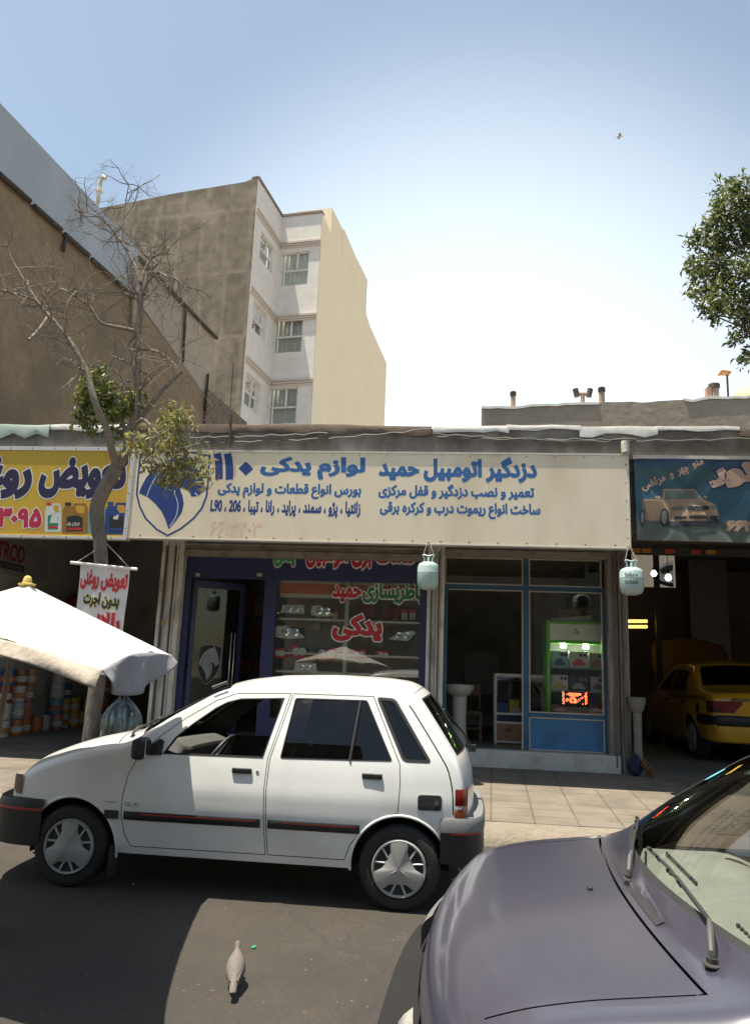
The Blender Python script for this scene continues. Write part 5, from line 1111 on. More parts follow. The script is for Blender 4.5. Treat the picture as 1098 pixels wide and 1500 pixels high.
tree = thing('street_tree', 'half-dead street tree with bare twigs and two leafy tufts, banner tied to its trunk', 'tree', (-3.9, TY, .16))
def Q(x, y, dy=0): return P(x, y, TY+dy)
mb = MB(); tr = [(128, 1128, 15), (132, 1090, 14), (137, 1045, 13.5), (142, 1000, 13.5), (146, 950, 13), (148, 900, 12.5), (149, 850, 12), (148, 800, 12), (144, 770, 12.5), (143, 742, 13), (150, 722, 13), (161, 702, 13), (172, 684, 13)]
mb.tube([p+Vector((random.uniform(-.008, .008), 0, 0)) for p in smoothpoly([Q(x, y) for x, y, r in tr], 3)], [r/158 for r in [lerp(tr[i][2], tr[min(i+1, len(tr)-1)][2], j/3) for i in range(len(tr)-1) for j in range(3)]+[tr[-1][2]]], 14)
mb.lathe([(.20, SWZ(TY)-.02), (.14, SWZ(TY)+.10), (.11, SWZ(TY)+.2)], (Q(128, 1128).x, TY, 0), 14); mb.build('trunk', bark, tree, smooth=50)
limbs = {'A': ([(172, 684), (164, 660), (156, 626), (141, 595), (129, 551), (120, 530), (99, 494), (75, 466), (60, 449), (48, 431), (30, 401), (18, 380), (8, 355)], 8, .9, -.5),
 'A2': ([(54, 440), (28, 432), (0, 424), (-30, 412)], 3.5, .6, -.5), 'B': ([(172, 684), (186, 660), (188, 635), (200, 608), (202, 560), (197, 530), (204, 485), (207, 446), (210, 425), (221, 398), (232, 386)], 10, 2.2, .0),
 'B1': ([(206, 415), (196, 385), (178, 354), (157, 328), (138, 314), (109, 307)], 4, .8, .2), 'B2': ([(178, 354), (180, 321), (189, 270)], 2.8, .7, .2), 'B3': ([(210, 425), (228, 400), (245, 405), (262, 412), (285, 440)], 3.2, .9, -.3), 'B4': ([(207, 425), (214, 390), (232, 372), (250, 372)], 3, .8, .3),
 'C': ([(205, 614), (214, 603), (228, 584), (248, 562), (268, 543)], 5, 4.2, .1), 'D': ([(202, 486), (185, 482), (165, 478), (147, 472), (132, 449), (114, 437), (100, 428), (87, 422)], 4.2, 1.4, -.2), 'E': ([(207, 443), (190, 432), (174, 428)], 3, 1, .2),
 'F': ([(204, 512), (228, 514), (249, 527), (262, 540)], 3, .8, -.2), 'G': ([(200, 488), (188, 506), (194, 514)], 3, 2, -.1), 'H': ([(190, 640), (207, 614), (225, 629), (243, 647), (262, 662)], 4, 1.5, -.3), 'I': ([(75, 457), (60, 480), (43, 498)], 3.4, 3, -.6), 'J': ([(176, 585), (180, 562), (192, 558)], 2.6, 1.5, .1), 'K': ([(188, 650), (178, 610), (175, 585)], 4.5, 2.6, .1)}
lm = MB(); tw = MB(); rr = random.Random(21)
for k, (pp, ra, rb_, dy) in limbs.items():
    n = len(pp)-1; pts = [Q(x, y, dy*min(1, i/3)) for i, (x, y) in enumerate(pp)]; sp_ = smoothpoly(pts, 3); m_ = len(sp_); lm.tube(sp_, [lerp(ra, rb_, i/(m_-1))/158 for i in range(m_)], 8)
    dens = {'A': 24, 'A2': 11, 'B': 16, 'B1': 14, 'B2': 10, 'B3': 15, 'B4': 13, 'C': 1, 'D': 20, 'E': 5, 'F': 6, 'G': 1, 'H': 2, 'I': 0, 'J': 1, 'K': 1}[k]
    for _ in range(dens):
        i = rr.randint(m_//3, m_-1); d = (sp_[i]-sp_[max(0, i-2)]).normalized(); e = (d*.3+Vector((rr.gauss(0, .8), rr.gauss(0, .6), rr.gauss(-.02, .5)))).normalized()
        twigs(tw, sp_[i], e, rr.uniform(.28, .62), max(.0068, lerp(ra, rb_, i/m_)/158*.45), 3, rr, -.02 if k in ('A', 'B1', 'B2', 'B4') else -.12)
lm.build('limbs', barkp, tree, smooth=60); tw.build('twigs', barkp, tree, smooth=60)
lfd = [leafmat('leaf_dark', (.11, .125, .045)), leafmat('leaf_green', (.17, .185, .065)), leafmat('leaf_fresh', (.21, .22, .05))]
lfo = [leafmat('leaf_olive', (.22, .215, .08)), leafmat('leaf_pale', (.34, .32, .16)), leafmat('leaf_brown', (.22, .13, .06))]
mb = MB(); rr = random.Random(5)
for x, y, r, n in ((140, 572, 24, 260), (125, 590, 18, 150), (165, 590, 24, 260), (150, 605, 20, 180), (185, 600, 16, 120), (120, 612, 14, 70), (175, 625, 12, 50), (150, 548, 14, 70), (200, 585, 12, 50), (140, 625, 12, 40)): blob(mb, Q(x, y, rr.uniform(-.2, .2)), r/100, int(n*1.0), .09, rr, .5, .5)
mb.build('leaf_tuft', lfd, tree)
mb = MB()
for x, y, r, n in ((265, 605, 16, 90), (250, 620, 16, 80), (275, 615, 12, 50), (240, 600, 10, 40), (245, 645, 20, 130), (268, 650, 18, 120), (230, 665, 16, 80), (255, 680, 22, 170), (275, 690, 16, 100), (240, 690, 16, 80), (295, 690, 12, 60), (205, 640, 13, 80), (198, 655, 10, 50), (215, 655, 8, 30), (285, 670, 14, 60), (305, 695, 8, 25), (250, 705, 10, 40), (265, 632, 14, 60)): blob(mb, Q(x, y, rr.uniform(-.35, .1)), r/112, int(n*.9), .10, rr, .55, .32)
mb.build('leaf_tuft', lfo, tree)
# leafy tree reaching in from the right
t2_ = thing('leafy_tree', 'dense green-leaved tree whose crown hangs in at the right against the sky', 'tree', (5.0, 8.7, .16)); RY = 8.8
mb = MB(); mb.tube([(5.0, 8.7, .1), (5.02, 8.7, 1.5), (4.95, 8.7, 3), (4.8, 8.75, 4.2), (4.5, 8.8, 5.2)], [.2, .16, .15, .12, .07], 12); mb.tube([(4.95, 8.7, 3), (5.3, 8.9, 4.5), (5.4, 8.9, 5.8)], [.12, .09, .05], 10); mb.build('trunk', bark, t2_, smooth=50)
mb = MB(); tw = MB(); rr = random.Random(9)
bl = [(1078, 272, 20, 150), (1058, 285, 18, 120), (1090, 290, 30, 260), (1050, 312, 24, 220), (1070, 320, 32, 340), (1035, 345, 24, 240), (1055, 360, 32, 360), (1088, 350, 40, 480), (1012, 352, 12, 60), (1028, 390, 24, 240), (1050, 405, 30, 340), (1080, 405, 40, 480), (1018, 378, 12, 60), (1035, 430, 22, 200), (1052, 440, 18, 140), (1028, 455, 10, 50), (1075, 440, 22, 200), (1092, 460, 20, 200), (1085, 488, 14, 90), (1073, 495, 9, 40), (1094, 515, 12, 70), (1086, 527, 7, 26), (1045, 462, 9, 36), (1015, 425, 9, 36), (1062, 262, 9, 36)]
bl += [(1130, 300, 60, 500), (1160, 380, 80, 700), (1140, 450, 60, 500), (1230, 330, 90, 700), (1250, 430, 80, 500), (1200, 250, 70, 500)]
for x, y, r, n in bl:
    c = P(x, y, RY+rr.uniform(-.35, .35)); blob(mb, c, r/127, n, .088, rr, .45, .36); q = rr.choice([Vector((4.5, 8.8, 5.2)), Vector((4.8, 8.75, 4.2)), Vector((5.4, 8.9, 5.8)), Vector((5.2, 8.85, 4.6))]); mid = q.lerp(c, .5)+Vector((rr.uniform(-.15, .15), rr.uniform(-.2, .2), rr.uniform(.05, .4))); tw.tube(smoothpoly([q, q.lerp(mid, .5)+Vector((rr.uniform(-.1, .1), 0, rr.uniform(0, .15))), mid, c], 3), [.028-.0022*k for k in range(10)], 5, caps=False)
tw.build('branches', bark, t2_, smooth=60); mb.build('crown', [leafmat('crown_dark', (.07, .085, .035)), leafmat('crown_green', (.13, .145, .055)), leafmat('crown_light', (.21, .225, .11))], t2_)
# ------------------------------------------------------------------ things in the street
# parasol
apx = P(40, 856, 4.5); cA, cB, cC, cD = P(251, 960, 5.5), P(150, 982, 3.35), Vector((-3.3, 3.6, 1.56)), Vector((-3.55, 5.75, 1.58))
ps = thing('parasol', 'grubby white street parasol with a drooping hem and yellow finial', 'parasol', (-2.95, 4.8, 0))
cv = mat('canvas_white', (.68, .655, .63), rough=.85, var=.06, scale=3, stain=((.50, .44, .37), .4, 2.2), bump=.15, bscale=14); cdirt = mat('canvas_dirty', (.46, .40, .33), rough=.9, var=.2, scale=9, stain=((.22, .18, .14), .75, 8), bump=.3, bscale=24); cshade = mat('canvas_shaded', (.24, .23, .255), rough=.9, var=.15, scale=6, stain=((.22, .21, .23), .7, 5), bump=.5, bscale=12)  # flap canvas: shade of the side away from the sun put into its colour
mb = MB()
for a, b, sg_, bu in ((cA, cB, .05, .015), (cB, cC, .07, .10), (cC, cD, .08, .10), (cD, cA, .06, .06)):
    def cp(u, v, a=a, b=b, s=sg_, bu=bu):
        e = a.lerp(b, v); e = e+Vector((0, 0, bu*math.sin(math.pi*v)))+(apx-e)*(.06*math.sin(math.pi*v)); p = apx.lerp(e, u); return p-Vector((0, 0, s*math.sin(math.pi*u)*math.sin(math.pi*v)**.7))+Vector((0, 0, (.010*math.sin(u*17+v*11)+.008*math.sin(v*31+u*5))*u*math.sin(math.pi*v)))
    mb.grid(cp, 20, 24)
mb.build('canopy', cv, ps, smooth=60)
def hem(nm, a, b, h0, h1, m_, outw, nrip=5, amp=.012, bu=.10):
    nn = Vector((b.y-a.y, a.x-b.x, 0)).normalized()
    if nn.dot(a-apx) < 0: nn = -nn
    def f(u, v):
        e = a.lerp(b, v); e = e+Vector((0, 0, bu*math.sin(math.pi*v)))+(apx-e)*(.06*math.sin(math.pi*v)); hh = lerp(h0, h1, math.sin(math.pi*v)**.8)
        return e+nn*(outw*math.sin(math.pi*u*.5)+amp*math.sin(v*nrip*6.28+2*u)*u)-Vector((0, 0, hh*u-.004))
    mb = MB(); mb.grid(f, 8, 36); mb.build(nm, m_, ps, smooth=60, solid=.006)
hem('hem', cB, cC, .085, .065, cdirt, .03, 3); hem('flap', cB, cA, .06, .23, cshade, .02, 2, .03, .015); hem('hem', cC, cD, .08, .07, cdirt, .02); hem('hem', cD, cA, .05, .07, cdirt, .02, bu=.06)
mb = MB(); mb.lathe([(.050, apx.z-.006), (.053, apx.z+.003), (.029, apx.z+.008), (.027, apx.z+.02), (.023, apx.z+.038), (.018, apx.z+.048), (.008, apx.z+.053), (.003, apx.z+.055)], (apx.x, apx.y, 0), 16); mb.build('finial', mat('finial_yellow', (.50, .36, .10), rough=.6), ps, smooth=40)
d = (P(0, 1060, 4.5)-P(18, 955, 4.5)).normalized(); pt = P(18, 955, 4.5); b0 = pt+d*((.05-pt.z)/d.z); mb = MB(); mb.tube([b0, pt, apx-Vector((0, 0, .05))], [.020, .017, .014], 10); mb.build('pole', mat('pole_wood', (.24, .20, .14), rough=.7, var=.3, scale=12, stretch=(1, 1, .1)), ps, smooth=50)
mb = MB(); mb.lathe([(.15, 0), (.155, .04), (.14, .08), (.05, .10), (.04, .22)], (b0.x, b0.y, 0), 24); mb.build('base', mat('parasol_base', (.30, .29, .27), rough=.9), ps, smooth=40)
mb = MB(); hub = pt.lerp(apx, .35)
for c in (cA, cB, cC, cD): mb.tube([apx-Vector((0, 0, .17)), c.lerp(apx, .08)-Vector((0, 0, .10))], .008, 6)
q = P(76, 977, 3.5); mb.tube([q, q+Vector((.10, .5, .02))], .010, 8); mb.build('ribs', mat('rib_white', (.55, .53, .5), rough=.5), ps, smooth=50)
# cloth banner hung on the tree
HY = 8.1; tb_ = thing('hanging_banner', 'white cloth banner with red and black Persian lettering hung from the tree', 'banner', tuple(P(150, 930, HY)))
c00, c10, c01, c11 = P(104, 985, HY), P(172, 990, HY), P(117, 826, HY), P(190, 835, HY)
def bt(u, v): q = c00.lerp(c10, u).lerp(c01.lerp(c11, u), v); return q+Vector((0, .018*math.sin(u*7+v*2)+.012*math.sin(v*9), 0))
mb = MB(); mb.grid(bt, 24, 40); mb.build('cloth', mat('banner_cloth', (.62, .58, .56), rough=.8, var=.06), tb_, smooth=60)
mb = MB(); mb.tube([P(104, 824, HY-.01), P(201, 834, HY-.01)], .018, 10); mb.build('rod', mat('rod_white', (.72, .69, .66), rough=.4), tb_, smooth=40)
mb = MB(); k = P(146, 800, TY-.1)+Vector((.02, 0, 0)); mb.tube([P(112, 824, HY-.01), P(140, 806, TY-.13)], .004, 5); mb.tube([P(190, 832, HY-.01), P(157, 797, TY-.13)], .004, 5); mb.build('string', mat('string_grey', (.4, .38, .35), rough=.8), tb_)
def onb(u, v, l): q = bt(u, v); return (q.x, q.y-l-.003, q.z)
vv = lambda y: (985-y)/(985-826)
yel = mat('halo_yellow', (.62, .52, .10), rough=.6)
lettering('lettering', 'تعویض روغنی', (.02, .97, vv(863), vv(832)), onb, red, tb_, .055, outl=(mat('halo_pink', (.62, .42, .38), rough=.6), .03)); lettering('lettering', 'بدون اجرت', (.13, .86, vv(889), vv(865)), onb, mat('ink_black', (.02, .018, .018)), tb_, .055, outl=(yel, .04)); lettering('lettering', 'بالانس', (.05, .93, vv(930), vv(893)), onb, red, tb_, .055, outl=(MATS['halo_pink'], .03))
# shrink-wrapped bottles by the tree
bp_ = thing('bottle_pack', 'bundle of plastic water bottles in clear wrap on the pavement behind the white car', 'bottles', tuple(P(175, 1085, 7.75)*Vector((1, 1, 0)).length*0+Vector((P(175, 1085, 7.75).x, 7.75, .15))) if False else (P(175, 1085, 8.2).x, 8.2, SWZ(8.2)))
bx, by, bz = P(175, 1085, 8.2).x, 8.2, SWZ(8.2)
pet = mat('pet_plastic', (.40, .48, .47), rough=.18, var=.15, scale=9); pet.node_tree.nodes['Principled BSDF'].inputs['Transmission Weight'].default_value = .55
H_ = P(175, 1024, 8.2).z-bz
for i in (-1, 0, 1):
    for j in (0, 1):
        mb = MB(); h = H_*.90*(1-.04*abs(i)); x, y = bx+i*.135, by-.06+j*.13; mb.lathe([(.055, bz), (.062, bz+.02), (.060, bz+h*.22), (.064, bz+h*.25), (.060, bz+h*.45), (.064, bz+h*.48), (.060, bz+h*.66), (.058, bz+h*.76), (.03, bz+h*.92), (.018, bz+h*.95), (.018, bz+h)], (x, y, 0), 14); mb.build('bottle', pet, bp_, smooth=50)
rr = random.Random(2); wr = glass('clear_wrap', (.80, .86, .85), rough=.12, ior=1.5)
mb = MB(); mb.grid(lambda u, v: (lambda a, k: (bx+.215*k*math.cos(a), by+.15*k*math.sin(a), bz+.01+H_*v*(1+.03*math.sin(a*5+1))))(6.2832*u, (1+.05*math.sin(u*44+v*9)+.035*math.sin(u*97))*(1 if v < .72 else max(.18, 1-((v-.72)/.28)**2*.85))), 72, 22); mb.build('wrap', wr, bp_, smooth=60)
# refrigerant canisters hanging from the sign
can = mat('canister_green', (.36, .47, .45), rough=.38, var=.05, scale=6); cank = mat('canister_print', (.06, .09, .10), rough=.5)
def canister(px, py0, py1, hw, lab, txt):
    CYc = CY-.10; c = P(px, py1, CYc); tp = P(px, py0, CYc); h = tp.z-c.z; r = hw/F_PX*CYc*1.02; z = c.z
    o = thing('gas_canister', lab, 'canister', (c.x, CYc, z), 'canisters hung under the sign')
    mb = MB(); mb.lathe([(.01, z), (r*.55, z+.004), (r*.85, z+.03), (r, z+.075), (r*1.0, z+h*.6), (r*1.012, z+h*.605), (r*1.0, z+h*.615), (r, z+h-.07), (r*.86, z+h-.028), (r*.55, z+h-.006), (.02, z+h)], (c.x, CYc, 0), 36); mb.build('tank', can, o, smooth=40)
    mb = MB(); 
    for s in (-1, 1): mb.tube([(c.x+s*.05, CYc, z+h-.02), (c.x+s*.052, CYc, z+h+.05), (c.x+s*.075, CYc, z+h+.085), (c.x+s*.05, CYc, z+h+.09), (c.x, CYc, z+h+.075)], .011, 6)
    mb.lathe([(.016, z+h), (.016, z+h+.05), (.008, z+h+.06)], (c.x, CYc, 0), 10); mb.build('handle', can, o, smooth=40)
    k = P(px, py0-35, CY); mb = MB()
    for s in (-1, 1): mb.tube([(c.x+s*.07, CYc, z+h+.085), (c.x+s*.012, CY-.02, zb_sign+.005)], .004, 5)
    mb.tube([(c.x-.03, CY-.03, zb_sign+.004), (c.x+.03, CY+.03, zb_sign+.004)], .007, 6); mb.build('wire', mat('wire_grey', (.30, .29, .27), rough=.5), o)
    a0 = math.atan2(-CYc, -c.x)
    if txt:
        for (t_, z0, hh) in (('Solkane', .62, .05), ('Solkane', .36, .05)):
            lettering('canister_lettering', t_, (-.55, .55, z+h*z0, z+h*z0+hh), lambda u, v, l: (c.x+(r+l+.001)*math.cos(a0+u), CYc+(r+l+.001)*math.sin(a0+u), v), cank, o, .02)
        mb = MB(); mb.grid(lambda u, v: (c.x+(r+.0015)*math.cos(a0+lerp(-.8, .9, u)), CYc+(r+.0015)*math.sin(a0+lerp(-.8, .9, u)), z+h*.53+.004*v), 16, 1); mb.build('canister_line', mat('canister_white', (.7, .72, .7)), o)
    else:
        mb = MB(); mb.grid(lambda u, v: (c.x+(r+.0015)*math.cos(a0+lerp(-.9, .25, u)), CYc+(r+.0015)*math.sin(a0+lerp(-.9, .25, u)), z+h*.55+.007*v), 16, 1); mb.build('canister_line', mat('canister_white', (.7, .72, .7)), o)
zb_sign = P(626, 795, CY).z
canister(626, 823, 864, 15.2, 'pale green gas canister without print, hung where the two shop fronts meet', False)
canister(925, 831, 872, 16.2, 'pale green gas canister with dark print, hung beside the dark garage', True)
# downpipe stub at the end of the cream sign
p = P(915, 655, 9.9); mb = MB(); mb.tube([p+Vector((0, 0, .08)), p, p+Vector((.0, -.01, -.08))], [.05, .055, .05], 12); mb.build
tag(mb.build('rain_spout', mat('spout_white', (.50, .46, .40), rough=.7, var=.4, scale=14), smooth=40), 'stubby peeling rain spout at the right top corner of the cream sign', 'spout')
# wash basins
bas = mat('basin_white', (.50, .49, .46), rough=.35, var=.08, scale=4)
def basin(x, y, z0, h, r, lab, m_, flute=0):
    o = thing('wash_basin', lab, 'basin', (x, y, z0), 'pedestal basins'); mb = MB(); n = 32
    mb.lathe([(r*.62, z0), (r*.58, z0+.05), (r*.48, z0+h*.4), (r*.54, z0+h*.86)], (x, y, 0), n); mb.build('pedestal', m_, o, smooth=40)
    mb = MB(); mb.lathe([(r*.54, z0+h*.80), (r*.78, z0+h*.84), (r*.98, z0+h*.91), (r*1.06, z0+h*.97), (r*1.08, z0+h), (r*.98, z0+h+.005), (r*.9, z0+h*.96), (r*.5, z0+h*.88), (.02, z0+h*.87)], (x, y, 0), n); mb.build('bowl', m_, o, smooth=40); return o
q = P(672, 1094, FY+.55); basin(q.x, FY+.55, .44, P(672, 1003, FY+.55).z-.44, .21, 'white pedestal wash basin just inside the right shop doorway', bas)
yb = 11.45; q = P(934, 1098, yb); basin(q.x, yb, .22, P(934, 1022, yb).z-.22, .115, 'grimy pedestal basin standing outside against the worn garage pillar', mat('basin_grimy', (.17, .155, .135), rough=.6, var=.3, scale=6))
# rags and rope beside it
mb = MB(); q = P(930, 1108, 11.3); rr = random.Random(6); mb.grid(lambda u, v: (lambda a, e: (q.x+.09*math.cos(a)*math.sin(e)*(1+.25*math.sin(3*a+e*4)), 11.32+.08*math.sin(a)*math.sin(e), .22+.13*(1+math.cos(e))*(1+.12*math.sin(5*a))))(6.283*u, math.pi*v), 28, 14); tag(mb.build('rag_bundle', mat('rag_blue', (.018, .024, .06), rough=.9, var=.3), smooth=50), 'crumpled dark blue rag at the foot of the grimy basin', 'rag')
mb = MB(); q = P(945, 1112, 11.3)
for i in range(5): mb.tube([(q.x-.05+.03*i+.02*math.cos(a), 11.25+.045*math.sin(a), .25+.16-.035*i+.045*math.cos(a)) for a in [k*6.283/12 for k in range(13)]], .012, 6, caps=False)
tag(mb.build('rope_coil', mat('rope_orange', (.16, .08, .025), rough=.85, var=.3), smooth=50), 'small coil of orange rope beside the blue rag', 'rope')
# the dove
dv = PZ(343, 1447, 0); bird = thing('dove', 'plump grey-brown dove walking away on the asphalt', 'bird', (dv.x, dv.y, 0)); fx = Vector((-.0, 0, 0))
th = R(-13); bird.scale = (.84, .9, .9); fw_ = Vector((math.sin(th), math.cos(th), 0)); sd_ = Vector((fw_.y, -fw_.x, 0))
body = bmesh.new(); secs = [(-.165, .012, .008, .058), (-.13, .017, .012, .066), (-.09, .028, .020, .078), (-.05, .046, .040, .090), (0, .056, .053, .100), (.04, .052, .052, .108), (.075, .038, .042, .122), (.095, .023, .028, .140), (.107, .015, .019, .158), (.115, .017, .018, .172), (.126, .018, .018, .181), (.136, .010, .012, .184), (.150, .003, .004, .180)]
mb = MB(); n = 16; vs = []
for l, rx, rz, zc in secs:
    for j in range(n): a = 6.2832*j/n; vs.append(dv+fw_*l+sd_*(rx*1.0*math.cos(a))+Vector((0, 0, zc+rz*math.sin(a))))
k = len(secs); mb.add(vs, [(i*n+j, i*n+(j+1) % n, (i+1)*n+(j+1) % n, (i+1)*n+j) for i in range(k-1) for j in range(n)]+[tuple(range(n)), tuple(range((k-1)*n, k*n))])
mb.build('body', mat('dove_plumage', (.135, .115, .102), rough=.8, var=.35, scale=45, bump=.3, bscale=120), bird, smooth=60)
for s in (-1, 1):
    mb = MB(); mb.grid(lambda u, v: dv+fw_*lerp(.062, -.125, u)+sd_*(s*(.050+.010*math.sin(math.pi*min(1, u*1.3)))*(1-.55*u*u))+Vector((0, 0, .1+lerp(.035, -.03, v)*(1-.7*u)-.028*u))+sd_*(-s*.022*abs(v-.6)*(1-u)), 14, 8); mb.build('wing', mat('dove_wing', (.115, .096, .084), rough=.8, var=.45, scale=40, stretch=(1, 1, 1)), bird, smooth=60, solid=.006)
    mb = MB(); p = dv+fw_*(.0+.03*s)+sd_*(.020*s); mb.tube([p+Vector((0, 0, .06)), p+fw_*.006+Vector((0, 0, .03)), p+Vector((0, 0, .006))], [.008, .005, .004], 6)
    for a in (-.5, 0, .5): mb.tube([p+Vector((0, 0, .005)), p+(Matrix.Rotation(a, 3, 'Z') @ fw_)*.028+Vector((0, 0, .003))], .003, 5)
    mb.tube([p+Vector((0, 0, .005)), p-fw_*.015+Vector((0, 0, .003))], .003, 5); mb.build('leg', mat('dove_leg', (.30, .12, .10), rough=.6), bird)
mb = MB(); mb.grid(lambda u, v: dv+fw_*(lerp(-.07, -.205, u)+.012*u*(abs(v-.5)*2)**2)+sd_*((v-.5)*lerp(.044, .036, u))+Vector((0, 0, .088-.036*u-.006*(2*v-1)**2+.0)), 8, 12); mb.build('tail', mat('dove_tail', (.11, .09, .08), rough=.8, var=.2, scale=20), bird, smooth=60, solid=.006)
mb = MB(); mb.tube([dv+fw_*.149+Vector((0, 0, .180)), dv+fw_*.166+Vector((0, 0, .174))], [.004, .0015], 6); mb.build('beak', mat('dove_beak', (.06, .055, .05)), bird)
# bottle cap and flying bird
q = PZ(371, 1387, .01); mb = MB(); mb.lathe([(.014, 0), (.0145, .008), (.012, .012), (.001, .0125)], (0, 0, 0), 18); mb.box((.012, .012, .006), (.03, .018, .003), Matrix.Rotation(.5, 3, 'Z')); o = mb.build('plastic_litter', mat('cap_green', (.03, .26, .10), rough=.4), smooth=40); o.location = (q.x, q.y, .002); o.scale = (.8, .8, .8); o.rotation_euler = (R(8), 0, .6); tag(o, 'bright green plastic bottle cap lying on the asphalt by the dove', 'cap')
q = P(907, 200, 40); fb_ = thing('flying_bird', 'tiny bird flying high in the blue sky', 'bird', tuple(q)); mb = MB(); mb.tube([q+Vector((-.22, 0, .02)), q+Vector((-.1, 0, .02)), q, q+Vector((.14, 0, .03)), q+Vector((.2, 0, .03))], [.01, .05, .06, .04, .01], 8); mb.build('body', mat('gull_white', (.5, .46, .42)), fb_, smooth=60)
for s in (-1, 1): mb = MB(); mb.grid(lambda u, v: q+Vector((lerp(-.08, .06, v)+.05*u*s*0, s*u*.25, .03+.10*u*(1-u)*2)), 6, 4); mb.build('wing', mat('gull_wing', (.3, .27, .24)), fb_, smooth=60, solid=.01)
# ------------------------------------------------------------------ inside the oil shop
LWX = -7.5
shelf_m = mat('shelf_cream', (.30, .28, .25), rough=.6); rr = random.Random(12)
def onwall(px, py): return PX(px, py, LWX+.25)
oil_cols = [['can_white', 'can_white', 'can_red', 'can_blue'], ['can_orange', 'can_grey', 'can_white', 'can_brown'], ['can_orange', 'can_redwhite', 'can_redwhite', 'can_tan'], ['can_orange'], ['can_white'], ['can_redwhite', 'can_cyan', 'can_white', 'can_white'], ['can_white', 'can_yellow', 'can_blue'], ['can_yellow', 'can_yellow'], ['can_yellow'], ['can_white', 'can_grey'], ['can_white'], ['can_red', 'can_orange', 'can_orange'], ['can_redwhite'], ['can_orange', 'can_red']]
ccol = dict(can_white=(.42, .41, .40), can_red=(.30, .05, .03), can_blue=(.03, .09, .22), can_grey=(.30, .29, .29), can_orange=(.38, .12, .03), can_redwhite=(.36, .16, .11), can_cyan=(.12, .26, .32), can_yellow=(.46, .27, .03), can_brown=(.20, .09, .04), can_tan=(.36, .20, .09))
ctext = dict(can_white='white', can_red='dark red', can_blue='dark blue', can_grey='grey', can_orange='orange', can_redwhite='red-and-white', can_cyan='pale blue', can_yellow='yellow', can_brown='brown', can_tan='tan')
ords = ['first', 'second', 'third', 'fourth', 'fifth', 'sixth', 'seventh', 'eighth', 'ninth', 'tenth', 'eleventh', 'twelfth', 'thirteenth', 'fourteenth']; lev = ['bottom', 'second from the floor', 'third from the floor', 'fourth from the floor']
for i, colm in enumerate(oil_cols):
    y = 12.15+.33*i; x = LWX+.32+.03*(i % 2)
    for j, cn in enumerate(colm):
        z = .222+.27*j; xx, yy = x+rr.uniform(-.015, .015), y+rr.uniform(-.02, .02)
        lab = f"{ctext[cn]} oil can, {'standing alone' if len(colm) == 1 else lev[j]} in the {ords[i]} stack from the street"
        o = thing('oil_can', lab, 'can', (xx, yy, z), 'cans stacked along the oil shop wall'); mb = MB(); r = .118; hh = .262
        mb.lathe([(r*.97, z), (r, z+.006), (r, z+hh-.01), (r*.97, z+hh), (r*.93, z+hh-.006), (.02, z+hh-.006)], (xx, yy, 0), 20); mb.build('body', mat(cn, ccol[cn], rough=.4, var=.15), o, smooth=40)
        mb = MB(); mb.lathe([(r*1.004, z+.06), (r*1.004, z+.15)], (xx, yy, 0), 20, caps=False); mb.build('paper_label', mat('label_'+('pale' if (i+j) % 3 else 'orange'), (.45, .42, .38) if (i+j) % 3 else (.42, .15, .04), rough=.6, var=.5, scale=16), o, smooth=60)
# shelves with goods on the side wall
sh = thing('wall_shelf', 'long cream shelves fixed along the oil shop side wall', 'shelf', (LWX, 13, 1.5))
for z in (1.98, 2.36):
    mb = MB(); mb.bm(LWX, LWX+.36, 11.75, 16.2, z-.025, z); mb.build('board', shelf_m, sh)
    mb = MB(); 
    for y in (12, 13.3, 14.6, 16): mb.bm(LWX, LWX+.3, y-.012, y+.012, z-.16, z-.025)
    mb.build('bracket', shelf_m, sh)
box_k = [((.22, .20, .18), 'grey filter box with a dark stripe'), ((.05, .06, .10), 'dark blue filter box'), ((.25, .22, .19), 'pale filter box'), ((.05, .045, .045), 'black filter box'), ((.16, .13, .11), 'brown filter box')]
for i in range(7):
    c, tx = box_k[i % 5]; y = 12.0+.30*i; z = 1.98; mb = MB(); mb.box((LWX+.2, y, z+.13), (.24, .22, .26)); mb.cur = 1; mb.box((LWX+.323, y, z+.07), (.006, .2, .09)); o = mb.build('filter_box', [mat('box_'+'abcde'[i % 5]+'_card', c, rough=.7, var=.2), mat('box_stripe', (.34, .32, .3), rough=.7)], bevel=.004)
    tag(o, f'{tx}, {ords[i]} from the street on the lower shelf', 'box', 'boxes on the shelves')
for i, (y, c, tx) in enumerate(((14.35, (.26, .03, .025), 'red oil jug'), (14.8, (.10, .02, .02), 'dark red oil jug'), (15.3, (.06, .06, .05), 'black oil jug'))):
    for z, lv in ((1.98, 'lower'), (2.36, 'upper')):
        o = thing('oil_jug', f'{tx} with black cap, {ords[i]} jug from the street on the {lv} shelf', 'jug', (LWX+.2, y, z), 'jugs on the shelves'); mb = MB(); mb.prism(rounded([(-.14, 0), (.14, 0), (.15, .22), (.06, .32), (-.13, .30)], .03), lambda a, b: (LWX+.29, y+a, z+b), lambda a, b: (LWX+.11, y+a, z+b)); mb.build('body', mat('jug_'+'xyz'[i]+'_plastic', c, rough=.35), o, bevel=.012)
        mb = MB(); mb.lathe([(.03, z+.29), (.03, z+.345)], (LWX+.2, y-.06, 0), 12); mb.build('cap', mat('jug_cap', (.02, .02, .02)), o)
sg3 = thing('wall_sign', 'white ATROD board with red capitals above the shelves in the oil shop', 'sign', (LWX+.06, 13, 2.75)); a, b = PX(-10, 830, LWX+.08), PX(62, 840, LWX+.08); y0, y1 = a.y, b.y; zc_ = PX(25, 815, LWX+.08).z
